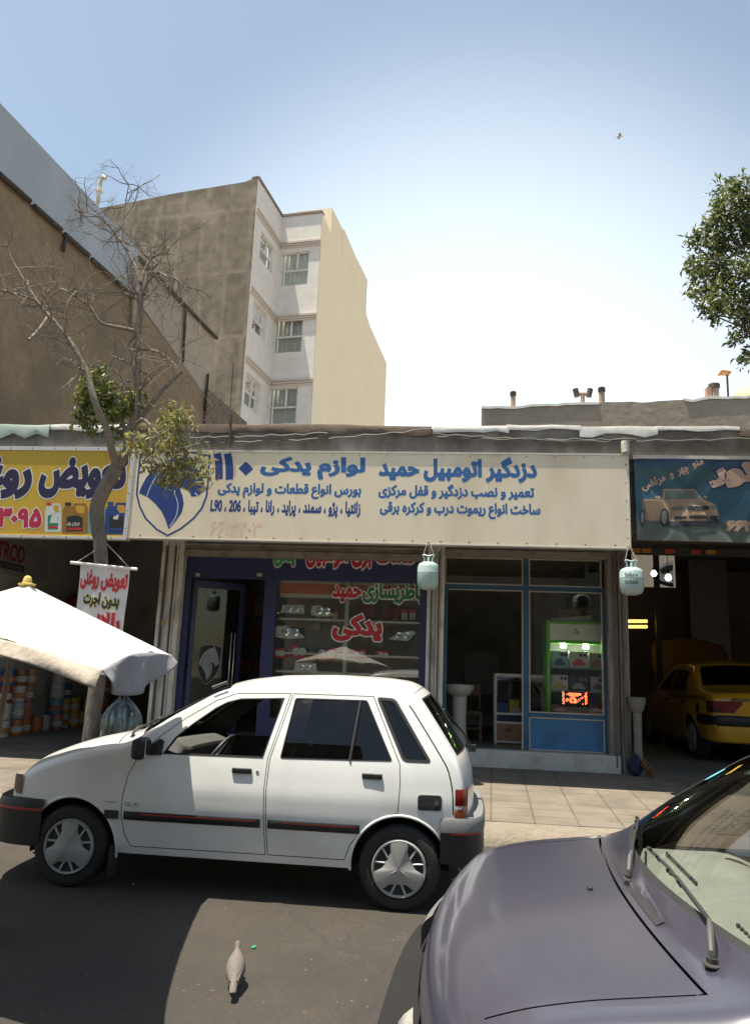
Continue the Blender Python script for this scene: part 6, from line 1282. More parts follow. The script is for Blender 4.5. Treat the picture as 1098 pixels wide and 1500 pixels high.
mb = MB(); mb.bm(LWX+.02, LWX+.06, y0-1.0, y1+.2, zc_-.32, zc_+.26); mb.build('board', mat('board_white', (.36, .34, .32), rough=.5), sg3)
mb = MB(); mb.bm(LWX+.06, LWX+.066, y0-.2, PX(38, 825, LWX+.08).y, zc_-.24, zc_-.13); mb.build('black_band', pk, sg3)
ya, yb_ = PX(-14, 812, LWX+.08).y, PX(38, 815, LWX+.08).y
lettering('lettering', 'ATROD', (ya, yb_, zc_-.10, zc_+.20), lambda u, v, l: (LWX+.062+l, u, v), mat('atrod_red', (.30, .03, .03), rough=.5), sg3, .035)
lettering('lettering', 'ENGINE OILS', (y0+.05, yb_-.03, zc_-.22, zc_-.15), lambda u, v, l: (LWX+.067+l, u, v), mat('board_pale', (.32, .3, .28)), sg3, .02)
mb = MB(); mb.box((XL-.9, FY+4.74, 2.35), (.9, .06, .5)); tag(mb.build('dark_screen', mat('screen_black', (.02, .02, .022), rough=.3), bevel=.01), 'flat dark framed panel high on the back wall of the oil shop', 'panel')
mb = MB(); mb.bm(XL-2.6, XL-.3, FY+4.1, FY+4.7, .22, 1.25); mb.bm(XL-2.65, XL-.25, FY+4.05, FY+4.72, 1.25, 1.30); tag(mb.build('service_counter', mat('counter_dark', (.07, .05, .04), rough=.5)), 'dark service counter at the back of the oil shop', 'counter')
q = P(238, 912, FY-.23); mb = MB(); mb.box((q.x, FY-.232, q.z), (.055, .004, .09)); o = mb.build('sticker', mat('sticker_orange', (.5, .25, .05), rough=.5)); tag(o, 'small orange sticker on the cream pillar beside the oil shop', 'sticker')
# ------------------------------------------------------------------ spare parts shop: shelves behind the glass
X = lambda px, py, Y=FY: P(px, py, Y).x
sx0, sx1, sy = X(404, 930), X(617, 930), FY+.14
ds = thing('display_shelf', 'glass-fronted display shelf with an orange band behind the parts shop window', 'shelf', ((sx0+sx1)/2, sy, .5)); wsh = mat('shelf_white', (.80, .76, .68), rough=.5)
zl = [P(500, y, sy+.1).z for y in (862, 908, 958, 985)]
mb = MB(); mb.bm(sx0, sx1, sy+.5, sy+.55, .5, 2.95); mb.build('back_board', mat('shelf_back', (.36, .30, .24), rough=.8, var=.15), ds)
for z in zl[1:]: mb = MB(); mb.bm(sx0, sx1, sy, sy+.5, z-.03, z); mb.build('board', wsh, ds)
z0, z1 = P(500, 877, sy).z, P(500, 850, sy).z
mb = MB(); mb.bm(sx0, sx1, sy, sy+.03, z0, z1); fa = mb.build('fascia', wsh, ds)
mb = MB(); mb.bm(sx0, sx1, sy-.006, sy, lerp(z0, z1, .2), lerp(z0, z1, .78)); mb.build('orange_band', mat('band_orange', (.85, .20, .06), rough=.5), fa)
lampg = mat('parts_glass', (.80, .82, .80), rough=.2, var=.5, scale=28); lampr = mat('parts_red', (.62, .03, .03), rough=.2, var=.3, scale=14); lampk = mat('parts_black', (.03, .03, .03), rough=.4)
def lamp_part(px0, px1, py0, py1, shp, lab, red_=False, dy=.08):
    z = None; a, b = P(px0, py1, sy+dy), P(px1, py0, sy+dy); o = thing('spare_lamp', lab, 'car lamp', ((a.x+b.x)/2, sy+dy, a.z), 'car lamps in the window')
    T = lambda u, v, k: (lerp(a.x, b.x, u), sy+dy+k, lerp(a.z, b.z, v)); mb = MB(); mb.prism(rounded(shp, .06), lambda u, v: T(u, v, -.03), lambda u, v: T(u, v, .02)); mb.build('lens', lampr if red_ else lampg, o, bevel=.012)
    mb = MB(); mb.prism([(.06, .06), (.94, .06), (.9, .9), (.1, .9)], lambda u, v: T(u, v, .02), lambda u, v: T(u, v, .14)); mb.build('housing', lampk, o)
    for u in (.38, .68):
        mb = MB(); c = T(u, .5, -.036); mb.lathe([((b.z-a.z)*.30, c[1]), ((b.z-a.z)*.16, c[1]-.004)], (c[0], 0, c[2]), 14, 'Y'); mb.build('reflector', MATS['chrome'] if not red_ else lampg, o)
R_ = [(0, 0), (1, 0), (.95, 1), (.08, 1)]; W1 = [(0, .15), (.3, 0), (1, .1), (.9, .35), (.35, 1), (.05, .9)]; W2 = [(0, .1), (.7, 0), (1, .8), (.85, 1), (.4, .75)]
lamp_part(411, 447, 887, 898, R_, 'rectangular chrome headlamp unit on the upper shelf at the left'); lamp_part(455, 491, 887, 903, W1, 'swept-back clear headlamp right of the rectangular unit on the upper shelf'); lamp_part(401, 448, 917, 935, W1, 'long clear headlamp lying at the left of the middle shelf', dy=.06)
lamp_part(568, 610, 924, 938, W2, 'clear headlamp pointing right at the right end of the middle shelf'); lamp_part(401, 420, 950, 964, R_, 'red and white tail lamp at the far left of the lower shelf', True); lamp_part(423, 453, 945, 964, W1, 'large red tail lamp next to the far-left one on the lower shelf', True); lamp_part(513, 538, 952, 963, R_, 'red tail lamp just right of the aluminium upright', True); lamp_part(548, 573, 954, 964, R_, 'dark red tail lamp second right of the aluminium upright', True); lamp_part(455, 500, 948, 966, W2, 'dark red tail lamp just left of the aluminium upright', True); lamp_part(430, 465, 972, 984, R_, 'pair of grey fog lamps on the lowest shelf', dy=.05)
for i, (px0, px1, py, c, tx) in enumerate(((560, 585, 897, (.2, .04, .035), 'dull red parts carton on the upper shelf'), (525, 550, 895, (.25, .05, .045), 'long red parts carton beside the upright on the upper shelf'), (455, 470, 915, (.30, .29, .27), 'small grey parts carton on the middle shelf'), (548, 562, 940, (.26, .25, .23), 'small grey price card on the lower shelf'))):
    a, b = P(px0, py+9, sy+.2), P(px1, py-6, sy+.2); mb = MB(); mb.bm(a.x, b.x, sy+.14, sy+.3, a.z, b.z); tag(mb.build('parts_carton', mat('carton_'+'abcd'[i]+'_card', c, rough=.7)), tx, 'box', 'cartons in the window')
red_tx = ['leftmost', 'second', 'third', 'fourth', 'fifth', 'rightmost']
for i, px in enumerate((466, 478, 490, 580, 592, 604)):
    a, b = P(px-5, 908, sy+.16), P(px+5, 893, sy+.16); o = thing('blister_pack', red_tx[i]+' of six hanging parts packs with red header cards on the upper shelf', 'pack', ((a.x+b.x)/2, sy+.16, a.z), 'hanging packs in the window'); mb = MB(); mb.bm(a.x, b.x, sy+.15, sy+.165, lerp(a.z, b.z, .7), b.z); mb.build('header_card', lampr, o)
    mb = MB(); mb.bm(a.x+.004, b.x-.004, sy+.145, sy+.17, a.z, lerp(a.z, b.z, .7)); mb.build('clear_bag', mat('bag_pale', (.62, .60, .55), rough=.25, var=.4, scale=25), o, bevel=.006)
for i, (px0, px1, py0, py1, c, tx) in enumerate(((420, 446, 843, 851, (.25, .27, .34), 'grey-blue carton in the row above the orange band'), (448, 478, 843, 851, (.30, .30, .36), 'second pale carton in the row above the orange band'), (500, 540, 846, 853, (.36, .22, .10), 'brown carton in the row above the orange band'), (545, 600, 847, 853, (.42, .28, .16), 'long tan carton at the right of the row above the orange band'))):
    a, b = P(px0, py1, sy+.05), P(px1, py0, sy+.05); mb = MB(); mb.bm(a.x, b.x, sy+.03, sy+.25, z1, z1+(b.z-a.z)); tag(mb.build('parts_carton', mat('top_carton_'+'abcd'[i]+'_card', c, rough=.7, var=.3, scale=20)), tx, 'box', 'cartons in the window')
# dim goods deeper in both shops
rr = random.Random(31)
for i in range(3):
    x = lerp(XL+.7, XM-.5, i/2); rk = thing('stock_rack', ['left', 'middle', 'right'][i]+' of three dim steel racks at the back of the parts shop', 'rack', (x, FY+3.6, .44), 'racks in the parts shop')
    mb = MB()
    for xx in (x-.5, x+.5): mb.bm(xx-.02, xx+.02, FY+3.4, FY+3.44, .44, 3.0)
    for z in (.8, 1.35, 1.9, 2.45): mb.bm(x-.5, x+.5, FY+3.4, FY+3.85, z-.02, z)
    mb.build('frame', mat('rack_grey', (.15, .15, .14), rough=.5), rk)
    mb = MB()
    for z in (.8, 1.35, 1.9, 2.45):
        u = x-.48
        while u < x+.4: w_ = rr.uniform(.1, .25); mb.cur = rr.randint(0, 2); mb.bm(u, u+w_*.92, FY+3.42, FY+3.75, z, z+rr.uniform(.15, .45)); u += w_
    tag(mb.build('packed_stock', [mat('stock_'+nm, c, rough=.7) for nm, c in (('pale', (.3, .28, .25)), ('red', (.22, .05, .04)), ('green', (.05, .14, .10)))]), kind='stuff')
# right shop: chair, stool, showcase, cabinet, cartons
wood = mat('chair_wood', (.20, .10, .045), rough=.55, var=.25, scale=10)
q0, q1 = P(672, 1040, FY+1.4), P(700, 1040, FY+1.4); zf_ = .44; cx = (q0.x+q1.x)/2; cyy = FY+1.4
ch_ = thing('wooden_chair', 'plain brown wooden chair behind the white wash basin', 'chair', (cx, cyy, zf_)); mb = MB(); mb.bm(cx-.21, cx+.21, cyy-.2, cyy+.22, zf_+.42, zf_+.46); mb.build('seat', wood, ch_)
for a in (-1, 1):
    for b in (-1, 1): mb = MB(); mb.bm(cx+a*.19-.02, cx+a*.19+.02, cyy+b*.19-.02, cyy+b*.19+.02, zf_, zf_+.42); mb.build('leg', wood, ch_)
mb = MB(); mb.bm(cx-.19, cx+.19, cyy-.2, cyy-.17, zf_+.18, zf_+.21); mb.build('stretcher', wood, ch_)
mb = MB(); mb.bm(cx-.2, cx-.17, cyy+.18, cyy+.22, zf_+.46, zf_+.9); mb.bm(cx+.17, cx+.2, cyy+.18, cyy+.22, zf_+.46, zf_+.9); mb.bm(cx-.17, cx+.17, cyy+.185, cyy+.215, zf_+.7, zf_+.88); mb.build('backrest', wood, ch_)
scy = FY+.9; a, b = P(724, 1084, scy), P(800, 991, scy); sc_x0, sc_x1, sc_z1 = a.x, b.x, b.z; mtl = mat('showcase_metal', (.62, .62, .59), rough=.4)
sc_ = thing('glass_showcase', 'pale-framed counter showcase with stocked shelves and a brown kick panel', 'showcase', ((sc_x0+sc_x1)/2, scy, .44)); mb = MB()
zz = [P(740, y, scy).z for y in (1083, 1061, 1058, 1048, 1045)]
for x in (sc_x0, sc_x1-.03): 
    for y in (scy, scy+.45): mb.bm(x, x+.03, y, y+.03, .44, sc_z1)
for z in (sc_z1-.03, zz[4]-.02, zz[2]-.02, .46): mb.bm(sc_x0+.03, sc_x1-.03, scy, scy+.03, z, z+.03)
mb.bm(sc_x0+.03, sc_x1-.03, scy+.03, scy+.48, zz[4]-.015, zz[4]); mb.bm(sc_x0, sc_x1, scy-.005, scy+.485, sc_z1, sc_z1+.02); mb.build('frame', mtl, sc_)
mb = MB(); mb.bm(sc_x0+.03, sc_x1-.03, scy+.012, scy+.018, zz[4]+.01, sc_z1-.03); mb.build('glass', gl, sc_)
z0_, z1_ = .49, zz[2]-.025
mb = MB(); mb.bm(sc_x0+.03, sc_x1-.03, scy+.006, scy+.025, z0_, z1_); kp = mb.build('kick_panel', mat('kick_brown', (.30, .18, .10), rough=.6), sc_)
ax, az, s_ = sc_x0+.16, lerp(z0_, z1_, .55), .10
mb = MB()
for k in range(3): mb.prism([(.34*k, 0), (.34*k+.26, 0), (.34*k+.26-.0, .12+.0), (.34*k+.05, .40+.27*k), (.34*k-.17, .30+.27*k)] if False else [(.36*k, 0), (.36*k+.25, 0), (.36*k+.05, .30+.22*k), (.36*k-.16, .20+.22*k)], lambda u, v: (ax+u*s_, scy+.004, az+v*s_), lambda u, v: (ax+u*s_, scy+.007, az+v*s_))
mb.build('stripes_mark', pk, kp)
mb = MB(); mb.bm(sc_x0+.03, sc_x1-.03, scy+.006, scy+.025, zz[2]+.012, zz[4]-.022); mb.build('dark_panel', mat('showcase_navy', (.012, .014, .05), rough=.4), sc_)
for px0, px1, py0, c, tx in ((728, 744, 1030, (.05, .11, .30), 'round-edged blue carton in the glass showcase'), (745, 760, 1025, (.50, .36, .04), 'yellow carton in the glass showcase'), (750, 761, 1037, (.45, .43, .40), 'small white carton before the yellow one in the showcase')):
    a, b = P(px0, 1042, scy+.14), P(px1, py0, scy+.14); yo = .03 if 'small' in tx else .10; mb = MB(); mb.bm(a.x, b.x, scy+yo+.02, scy+yo+.12, zz[4]+.001, b.z); tag(mb.build('parts_carton', mat('carton_'+tx.split()[0].replace('-', '_')+'_print', c, rough=.6, var=.2), bevel=.008), tx, 'box', 'cartons in the showcase')
# green cabinet
gy = FY+.45; a, b = P(801, 1042, gy), P(889, 912, gy); g = mat('cabinet_green', (.14, .50, .03), rough=.45); gx0, gx1, gz0, gz1 = a.x, b.x+.02, .5, b.z
gc = thing('display_cabinet', 'bright green display cabinet full of car alarm cartons behind the right shop window', 'cabinet', ((gx0+gx1)/2, gy, .45)); t_ = .05; zh = P(845, 938, gy).z
mb = MB(); mb.bm(gx0, gx0+t_, gy, gy+.55, gz0, gz1); mb.bm(gx1-t_, gx1, gy, gy+.55, gz0, gz1); mb.bm(gx0+t_, gx1-t_, gy, gy+.55, gz1-.04, gz1); mb.bm(gx0+t_, gx1-t_, gy, gy+.55, zh-.05, zh); mb.bm(gx0+t_, gx1-t_, gy, gy+.55, gz0, gz0+.05); mb.build('body', g, gc)
mb = MB(); mb.bm(gx0+t_, gx1-t_, gy+.5, gy+.54, gz0, gz1); mb.build('back_panel', mat('cabinet_back', (.16, .16, .14), rough=.6), gc)
mb = MB(); mb.bm(gx0+t_, gx1-t_, gy+.005, gy+.03, zh, gz1-.04); hb = mb.build('header', mat('cabinet_header', (.80, .78, .72), rough=.5), gc)
lettering('lettering', 'وال', (P(838, 925, gy).x, P(848, 925, gy).x, P(843, 930, gy).z, P(843, 920, gy).z), lambda u, v, l: (u, gy+.003-l, v), mat('header_red', (.55, .08, .06)), hb, .02)
shz = [P(845, y, gy+.1).z for y in (978, 1012, 1042)]
for z in shz[:2]: mb = MB(); mb.bm(gx0+t_, gx1-t_, gy+.03, gy+.5, z-.02, z); mb.build('shelf', mat('cabinet_shelf', (.25, .26, .24), rough=.4), gc)
for px in (825, 858):
    c = P(px, 940, gy+.2); mb = MB(); mb.box((c.x, gy+.25, zh-.09), (.075, .075, .05)); mb.build('cabinet_lamp', mat('lamp_glow', (1, .97, .9), emit=30), gc, bevel=.01)
cart = [(807, 832, 954, 977, 'blue-and-white alarm carton with a car print', (.26, .36, .44), 0), (833, 861, 955, 977, 'white alarm carton with a red oval', (.45, .44, .42), 0), (862, 887, 957, 978, 'beige-brown alarm carton', (.30, .26, .20), 0), (806, 832, 989, 1011, 'white alarm carton with a yellow car', (.46, .45, .43), 1), (833, 862, 991, 1012, 'black alarm carton', (.02, .02, .022), 1), (864, 887, 992, 1012, 'pale violet alarm carton', (.36, .33, .38), 1), (806, 831, 1032, 1042, 'red-and-white alarm carton', (.34, .10, .09), 2), (832, 860, 1034, 1042, 'black TITAN alarm carton', (.03, .035, .04), 2), (862, 887, 1034, 1043, 'red-and-grey alarm carton', (.32, .12, .12), 2)]
for i, (px0, px1, py0, py1, tx, c, lv) in enumerate(cart):
    yy = gy+(.10 if lv < 2 else .08); zb_ = shz[lv]+.001 if lv < 2 else gz0+.051; a, b = P(px0+.8, py1, yy), P(px1-.8, py0, yy); zt_ = b.z; o = thing('alarm_carton', tx+f" on the {['upper', 'middle', 'lowest'][lv]} shelf of the green cabinet", 'box', ((a.x+b.x)/2, yy, zb_), 'alarm cartons in the green cabinet')
    mb = MB(); mb.bm(a.x, b.x, yy, yy+.2, zb_, zt_); mb.build('box', mat('alarm_'+'abcdefghi'[i]+'_card', c, rough=.5, var=.12), o, bevel=.004)
    W_ = b.x-a.x; T = lambda u, v, l: (a.x+u*W_, yy-.001-l, lerp(max(zb_, a.z), zt_, v))
    for k in (.62, .85):
        mb = MB(); p = T(k, .78, 0); mb.lathe([(.026, yy-.003), (.018, yy-.006), (.01, yy-.002)], (p[0], 0, p[2]), 14, 'Y'); mb.build('printed_siren', pk if c[0] > .1 else mat('print_grey', (.2, .2, .2)), o)
    pc_ = {0: (.03, .07, .2), 1: (.5, .05, .04), 2: (.3, .1, .05), 3: (.45, .33, .05), 4: (.3, .3, .3), 5: (.08, .06, .12), 6: (.5, .5, .48), 8: (.5, .5, .48)}.get(i)
    if pc_: mb = MB(); mb.prism([(.10, .22), (.16, .12), (.80, .12), (.88, .24), (.74, .34), (.62, .52), (.34, .52), (.22, .36)], lambda u, v: T(u, v, .003), lambda u, v: T(u, v, 0)); mb.build('printed_picture', mat('alarm_print_'+'abcdefghi'[i], pc_, rough=.5), o)
    if i == 7: lettering('carton_lettering', 'TITAN', (a.x+.02, a.x+.17, lerp(zb_, zt_, .45), lerp(zb_, zt_, .85)), lambda u, v, l: (u, yy-.002-l, v), mat('print_grey', (.3, .3, .3)), o, .02)
# red LED board
lx0, lx1, lz0, lz1, ly = P(823, 1030, gy-.08).x, P(861, 1030, gy-.08).x, P(842, 1033, gy-.08).z, P(842, 1013, gy-.08).z, gy-.08
led = thing('led_board', 'small black board of glowing red dots standing in the right shop window', 'sign', ((lx0+lx1)/2, ly, lz0)); mb = MB(); mb.bm(lx0, lx1, ly, ly+.03, lz0, lz1); mb.bm((lx0+lx1)/2-.02, (lx0+lx1)/2+.02, ly+.005, ly+.025, zs0, lz0); mb.build('case', pk, led)
mb = MB(); PT = ["X.......................X", "XX....XXXXXXXXXXXXX....XX", ".X..XXXX.XX.XX.XXXX....X.", "XX.....XXXXX.XXX......XXX", "X.........XX........X..XX", ".X......XXXXX.....XXX..X.", "XX..XX.XXX.XXX..X......XX", "X..XXX.XX...XXX..X.....XX", "XX..X..XXX.XXXXX.......X.", ".X......XX.XXX.........XX", "XX..................X..X."]
for j, row in enumerate(PT):
    for i, c_ in enumerate(row):
        if c_ == 'X': x, z = lerp(lx0, lx1, (i+.7)/26.4), lerp(lz1, lz0, (j+.8)/12); mb.bm(x-.0058, x+.0058, ly-.003, ly-.0005, z-.0058, z+.0058)
mb.build('lit_dots', mat('led_red', (1, .09, .03), emit=5), led)
# papers and cartons piled on the cabinet
for i, (px0, px1, py0, py1, c, tx, rz) in enumerate(((808, 865, 905, 912, (.46, .42, .38), 'long pale carton lying on the green cabinet', .10), (815, 850, 893, 905, (.16, .08, .05), 'brown carton tilted on the pile over the green cabinet', .12), (838, 870, 890, 899, (.20, .09, .06), 'reddish-brown carton topmost on the cabinet pile', .2), (862, 884, 900, 912, (.14, .26, .17), 'pale green carton at the right end on the green cabinet', 0))):
    a, b = P(px0, py1, gy+.2), P(px1, py0, gy+.2); mb = MB(); mb.box(((a.x+b.x)/2, gy+.2+.05*i, (a.z+b.z)/2+.0), (b.x-a.x, .22, b.z-a.z), Matrix.Rotation(-rz, 3, 'Y')); tag(mb.build('stored_carton', mat('stored_'+'abcd'[i]+'_card', c, rough=.7, var=.15), bevel=.004), tx, 'box', 'cartons piled on the cabinet')
# things in the dim back of the right shop
mb = MB(); mb.bm(XM+.5, XM+1.15, FY+3.2, FY+3.22, 1.1, 1.9); tag(mb.build('wall_board', mat('board_dim', (.22, .20, .18), rough=.7)), 'dim pale board leaning at the back of the right shop', 'board')
mb = MB(); mb.bm(XM+1.1, XM+2.0, FY+3.5, FY+4.2, .44, 1.3); mb.bm(XM+1.05, XM+2.05, FY+3.45, FY+4.25, 1.3, 1.34); tag(mb.build('work_desk', mat('desk_dim', (.12, .08, .06), rough=.6)), 'dark desk at the back of the right shop', 'desk')
# ------------------------------------------------------------------ garage
def sedan_spec(mats):
    C = [(.12, .62), (.2, .72), (.6, .82), (1.0, .875), (1.28, .915), (1.45, .97), (2.05, 1.345), (2.3, 1.375), (2.9, 1.38), (3.2, 1.345), (3.72, 1.02), (3.95, .985), (4.26, .955), (4.34, .90), (4.36, .56)]
    def tr(u, t):
        if u < 4.05: return 'hood' if t < .93 else 'body'
        if 5.1 < u < 6.0 and t < .94: return 'screen' if 5.2 < u < 5.93 and t < .91 else 'seal'
        if 9.08 < u < 9.96 and t < .94: return 'rear' if 9.14 < u < 9.9 and t < .91 else 'seal'
        if 10.38 < u < 10.46 and t < .905: return 'gap'
        if u >= 10.46: return 'lid' if t < .905 else 'body'
        return 'body'
    return dict(mats=mats, C=C, smooth=2, prof=[(.2, .76), (.30, .785), (.45, .82), (.60, .845), (.75, .84), (.90, .815), (1.0, .785), (1.2, .70), (1.35, .62), (1.42, .58)], plan=[(.1, .86), (.4, .95), (.9, .99), (1.5, 1), (3.3, 1), (3.9, .965), (4.2, .93), (4.38, .88)], fillet=[(0, .06), (5, .05), (6, .035), (8, .05), (9, .04), (11, .05), (14, .05)],
        under=[(4.34, .40), (4.1, .34), (3.49, .24), (.82, .24), (.5, .40), (.13, .50)], arch=[(.82, .30, .34), (3.49, .30, .34)],
        doors={'front': [(1.42, .88), (1.38, .55), (1.42, .28), (2.42, .28), (2.42, .9), (2.42, 1.315), (2.12, 1.29), (1.64, 1.0)], 'rear': [(2.435, 1.315), (2.435, .28), (3.02, .28), (3.10, .42), (3.26, .60), (3.36, .70), (3.36, .9), (3.14, 1.28)]},
        windows={'front': ([(1.74, .945), (2.14, 1.255), (2.385, 1.28), (2.385, .93)], .012, 'front'), 'rear': ([(2.47, .93), (2.47, 1.28), (3.09, 1.25), (3.26, .945)], .012, 'rear')},
        handles={'front': (2.22, 2.38, .80), 'rear': (3.12, 3.28, .80)}, crown=[(0, .03), (5, .05), (8, .05), (9, .04), (11, .03), (14, .01)], bow=[(0, .12), (5, .13), (6, .06), (8, 0), (9, -.04), (10, -.06), (14, -.07)], tgap=.905, ucuts=[(4.05, 5.1), (5.2, 5.93), (6.0, 9.08), (9.14, 9.9), (9.96, 10.38), (10.46, 10.6)], topreg=tr, lid_name='trunk_lid', skip=('hood',),
        useal=8, seat=(1.95, 2.5, .45), dash=(1.62, .93), drv=.24, wheels=[(.82, .30), (3.49, .30)], track=.80, tyre=(.30, .18))
tm = lampset(car_mats(paint_mat('taxi_yellow', (.66, .36, .02)), 'taxi')); tm['hub'] = mat('hub_grey', (.32, .31, .3), rough=.4); TS = 1.12
taxi = thing('taxi', 'yellow taxi sedan with checkered stripe and its hood up inside the dark garage', 'taxi', (5.02, 13.05+4.36*TS, .22), 'cars in the street', rz=R(-90), local=True); taxi.scale = (TS, TS, 1.17)
ts = build_car(sedan_spec(tm), taxi); S, top = ts['S'], ts['top']
mb = MB(); mb.grid(lambda u, v: top(lerp(0, 4, u), lerp(-.93, .93, v), .002)-top(4, 0), 16, 14); M4 = Matrix.Rotation(R(-62), 4, 'Y')
def hrot(p): return M4 @ p
mb.v = [M4.to_3x3() @ Vector((p.x, p.y, p.z)) if False else Vector((p.x*math.cos(R(62))+p.z*math.sin(R(62))*-1*-1*0+0, p.y, -p.x*math.sin(R(62))+p.z*math.cos(R(62))))+top(4, 0) for p in mb.v]
mb.build('hood', mat('taxi_hood_inside', (.24, .125, .025), rough=.6, var=.2), taxi, smooth=50, solid=.03)
half = [(3.86, -.80), (4.05, -.80), (4.25, -.77), (4.38, -.66), (4.42, -.40), (4.43, 0)]; pth = [(p.x, p.y) for p in smoothpoly([(*p, 0) for p in half+[(x, -y) for x, y in half[-2::-1]]], 4)]
mb = MB(); bumper(mb, pth, [(-.03, .52), (.01, .53), (.03, .56), (.03, .64), (.01, .665), (-.08, .67)]); rbm = mb.build('rear_bumper', tm['trim'], taxi, smooth=40)
mb = MB(); bumper(mb, pth, [(-.06, .30), (-.02, .32), (0, .38), (0, .525)]); mb.build('bumper_apron', tm['paint'], rbm, smooth=40)
for s in (-1, 1):
    mb = MB(); f_ = lambda u, v: (lerp(4.20, 4.375, min(1, u*2.4)) if u < .42 else 4.375+.035*(u-.42), s*(S(lerp(4.20, 4.36, min(1, u*2.4)), .75)+.012 if u < .42 else lerp(S(4.36, .75)+.012, .36, (u-.42)/.58)), lerp(.70, .855, v))
    mb.grid(f_, 24, 3); mb.build('tail_light', tm['tail'], taxi, smooth=50)
    mb = MB(); mb.grid(lambda u, v: tuple(Vector(f_(lerp(0, .62, u), lerp(.02, .42, v)))+Vector((.004, s*.003, 0))), 16, 2); mb.build('lamp_lower', mat('lamp_smoke', (.05, .02, .02), rough=.2), taxi, smooth=50)
mb = MB(); n = 0
for i in range(44):
    for j in range(3):
        if (i+j) % 2 == 0:
            xa, xb_ = lerp(2.5, 4.12, i/44), lerp(2.5, 4.12, (i+1)/44); za = .862-.0*j+.022*(2-j)-.02; mb.quad(*[(x, -(S(x, z)+.004), z) for x, z in ((xa, za), (xb_, za), (xb_, za+.022), (xa, za+.022))])
mb.build('checker_stripe', pk, taxi)
mb = MB(); mb.lathe([(.075, -(S(3.86, .74)+.004)), (.06, -(S(3.86, .74)+.008))], (3.86, 0, .74), 20, 'Y'); mb.build('fuel_flap', tm['trim'], taxi)
lettering('badge_lettering', 'PEUGEOT', (-.30, .02, .865, .90), lambda u, v, l: (4.432+l-.0*v, u-.22, v), pk, taxi, .04)
mb = MB(); mb.grid(lambda u, v: top(0, lerp(-1, 1, v))+Vector((.012*u, 0, -.14*u)), 3, 16); mb.build('nose_panel', tm['trim'], taxi)
# bulbs, poster, lamps, beam
beam = MB(); x0 = XR+.15; bz_ = P(1000, 808, 11.0).z
bm_ = thing('marker_beam', 'dark steel beam with orange and red markers under the blue banner', 'beam', (5, 11.0, bz_)); beam.bm(x0, 9, 11.0, 11.08, bz_-.05, bz_+.05); beam.bm(x0, 9, 11.0, 11.06, bz_+.22, bz_+.27); beam.build('beam', mat('steel_dark', (.04, .036, .033), rough=.6), bm_)
for i, (px, c) in enumerate(((930, 'amber'), (946, 'amber'), (980, 'red'), (1018, 'red'), (1040, 'amber'))): a = P(px, 808, 10.99); mb = MB(); mb.box((a.x, 10.99, bz_), (.13, .012, .06)); mb.build('marker', mat('marker_'+c, (.42, .18, .03) if c == 'amber' else (.42, .06, .03), rough=.4), bm_)
wbulb = mat('bulb_glow', (1, .95, .85), emit=2.6)
for px, py, Y, lab in ((978, 846, 13.0, 'lit white bulb hanging in front, right of the pair in the garage'), (957, 840, 14.2, 'lit white bulb hanging deeper, left of the pair in the garage')):
    c = P(px, py, Y); o = thing('light_bulb', lab, 'bulb', tuple(c), 'hanging bulbs in the garage'); mb = MB(); r = .052; mb.lathe([(.002, c.z-r*1.1), (r*.6, c.z-r*.95), (r, c.z-r*.3), (r, c.z+r*.1), (r*.75, c.z+r*.7), (r*.4, c.z+r*1.1)], (c.x, c.y, 0), 20); mb.build('globe', wbulb, o, smooth=60)
    mb = MB(); mb.lathe([(r*.42, c.z+r*1.1), (r*.5, c.z+r*1.5), (r*.3, c.z+r*2.2), (.006, c.z+r*2.4), (.006, 4.15)], (c.x, c.y, 0), 12); mb.build('socket', pk, o, smooth=40)
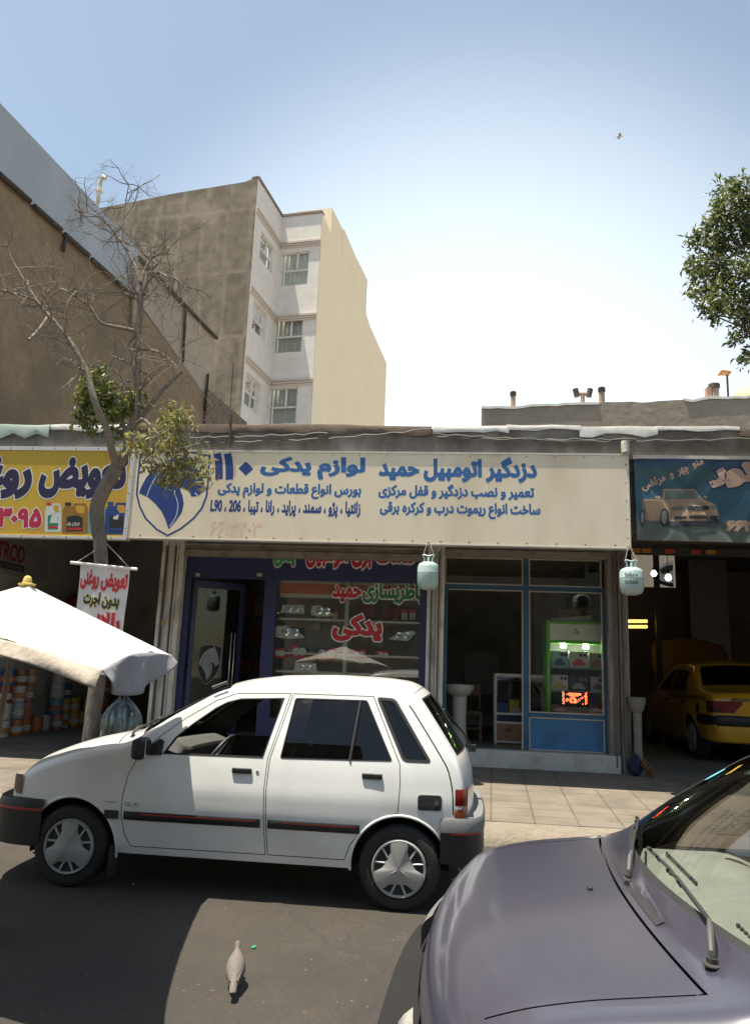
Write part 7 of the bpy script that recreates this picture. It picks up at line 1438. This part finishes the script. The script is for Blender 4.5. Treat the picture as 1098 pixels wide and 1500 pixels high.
py_ = 17; a, b = P(926, 859, py_), P(987, 812, py_); po = thing('wall_poster', 'pale poster of a silver car front behind the hanging bulbs in the garage', 'poster', ((a.x+b.x)/2, py_, a.z)); mb = MB(); mb.bm(a.x, b.x, py_, py_+.03, a.z, b.z+.2); mb.build('sheet', mat('poster_paper', (.70, .62, .50), rough=.6, emit=.12), po)  # sheet glows faintly, the bulbs' light put into the paper
T = lambda x, y, l: (lambda p: (p.x, py_-.003-l, p.z))(P(880+x/4.055, 780+y/4.055, py_))
mb = MB(); mb.prism([(320, 240), (345, 205), (380, 180), (425, 165), (430, 325), (400, 322), (340, 300), (318, 270)], lambda x, y: T(x, y, .004), lambda x, y: T(x, y, 0)); pcar = mb.build('printed_car', mat('poster_silver', (.42, .45, .47), rough=.4, emit=.1), po)  # printed silver also given a faint glow in place of bulb light
mb = MB(); mb.prism([(322, 262), (350, 285), (400, 300), (428, 300), (428, 325), (400, 322), (345, 305), (322, 285)], lambda x, y: T(x, y, .006), lambda x, y: T(x, y, 0)); mb.build('printed_bumper', mat('poster_dark', (.05, .05, .055), rough=.4), pcar)
mb = MB(); mb.prism([(345, 222), (380, 200), (425, 190), (425, 225), (360, 250)], lambda x, y: T(x, y, .006), lambda x, y: T(x, y, 0)); mb.build('printed_screen', mat('poster_glass', (.20, .23, .24), rough=.3), pcar)
wy = 16.5; 
for py, lab in ((910, 'upper'), (918, 'lower')):
    a, b = P(917, py, wy), P(947, py, wy); mb = MB(); mb.tube([a, b], .030, 8); tag(mb.build('strip_light', mat('strip_glow', (1, .62, .10), emit=1.6)), f'{lab} of two glowing yellow strip lights beside the open taxi hood', 'light', 'strip lights in the garage')
mb = MB(); 
for x, y, z0, z1 in ((XR+1.78, 16.2, .22, 4.2),): mb.bm(x-.05, x+.05, y, y+.1, z0, z1); 
tag(mb.build('steel_post', mat('steel_dark', (.04, .036, .033))), 'dark steel post standing beside the raised taxi hood', 'post')
mb = MB(); a, b = P(1010, 890, 18), P(1062, 815, 18); mb.bm(a.x, b.x, 18, 18.6, .22, b.z); tag(mb.build('steel_locker', mat('locker_steel', (.16, .15, .14), rough=.4, metal=.5, var=.3)), 'tall scuffed steel locker behind the taxi in the garage', 'locker')
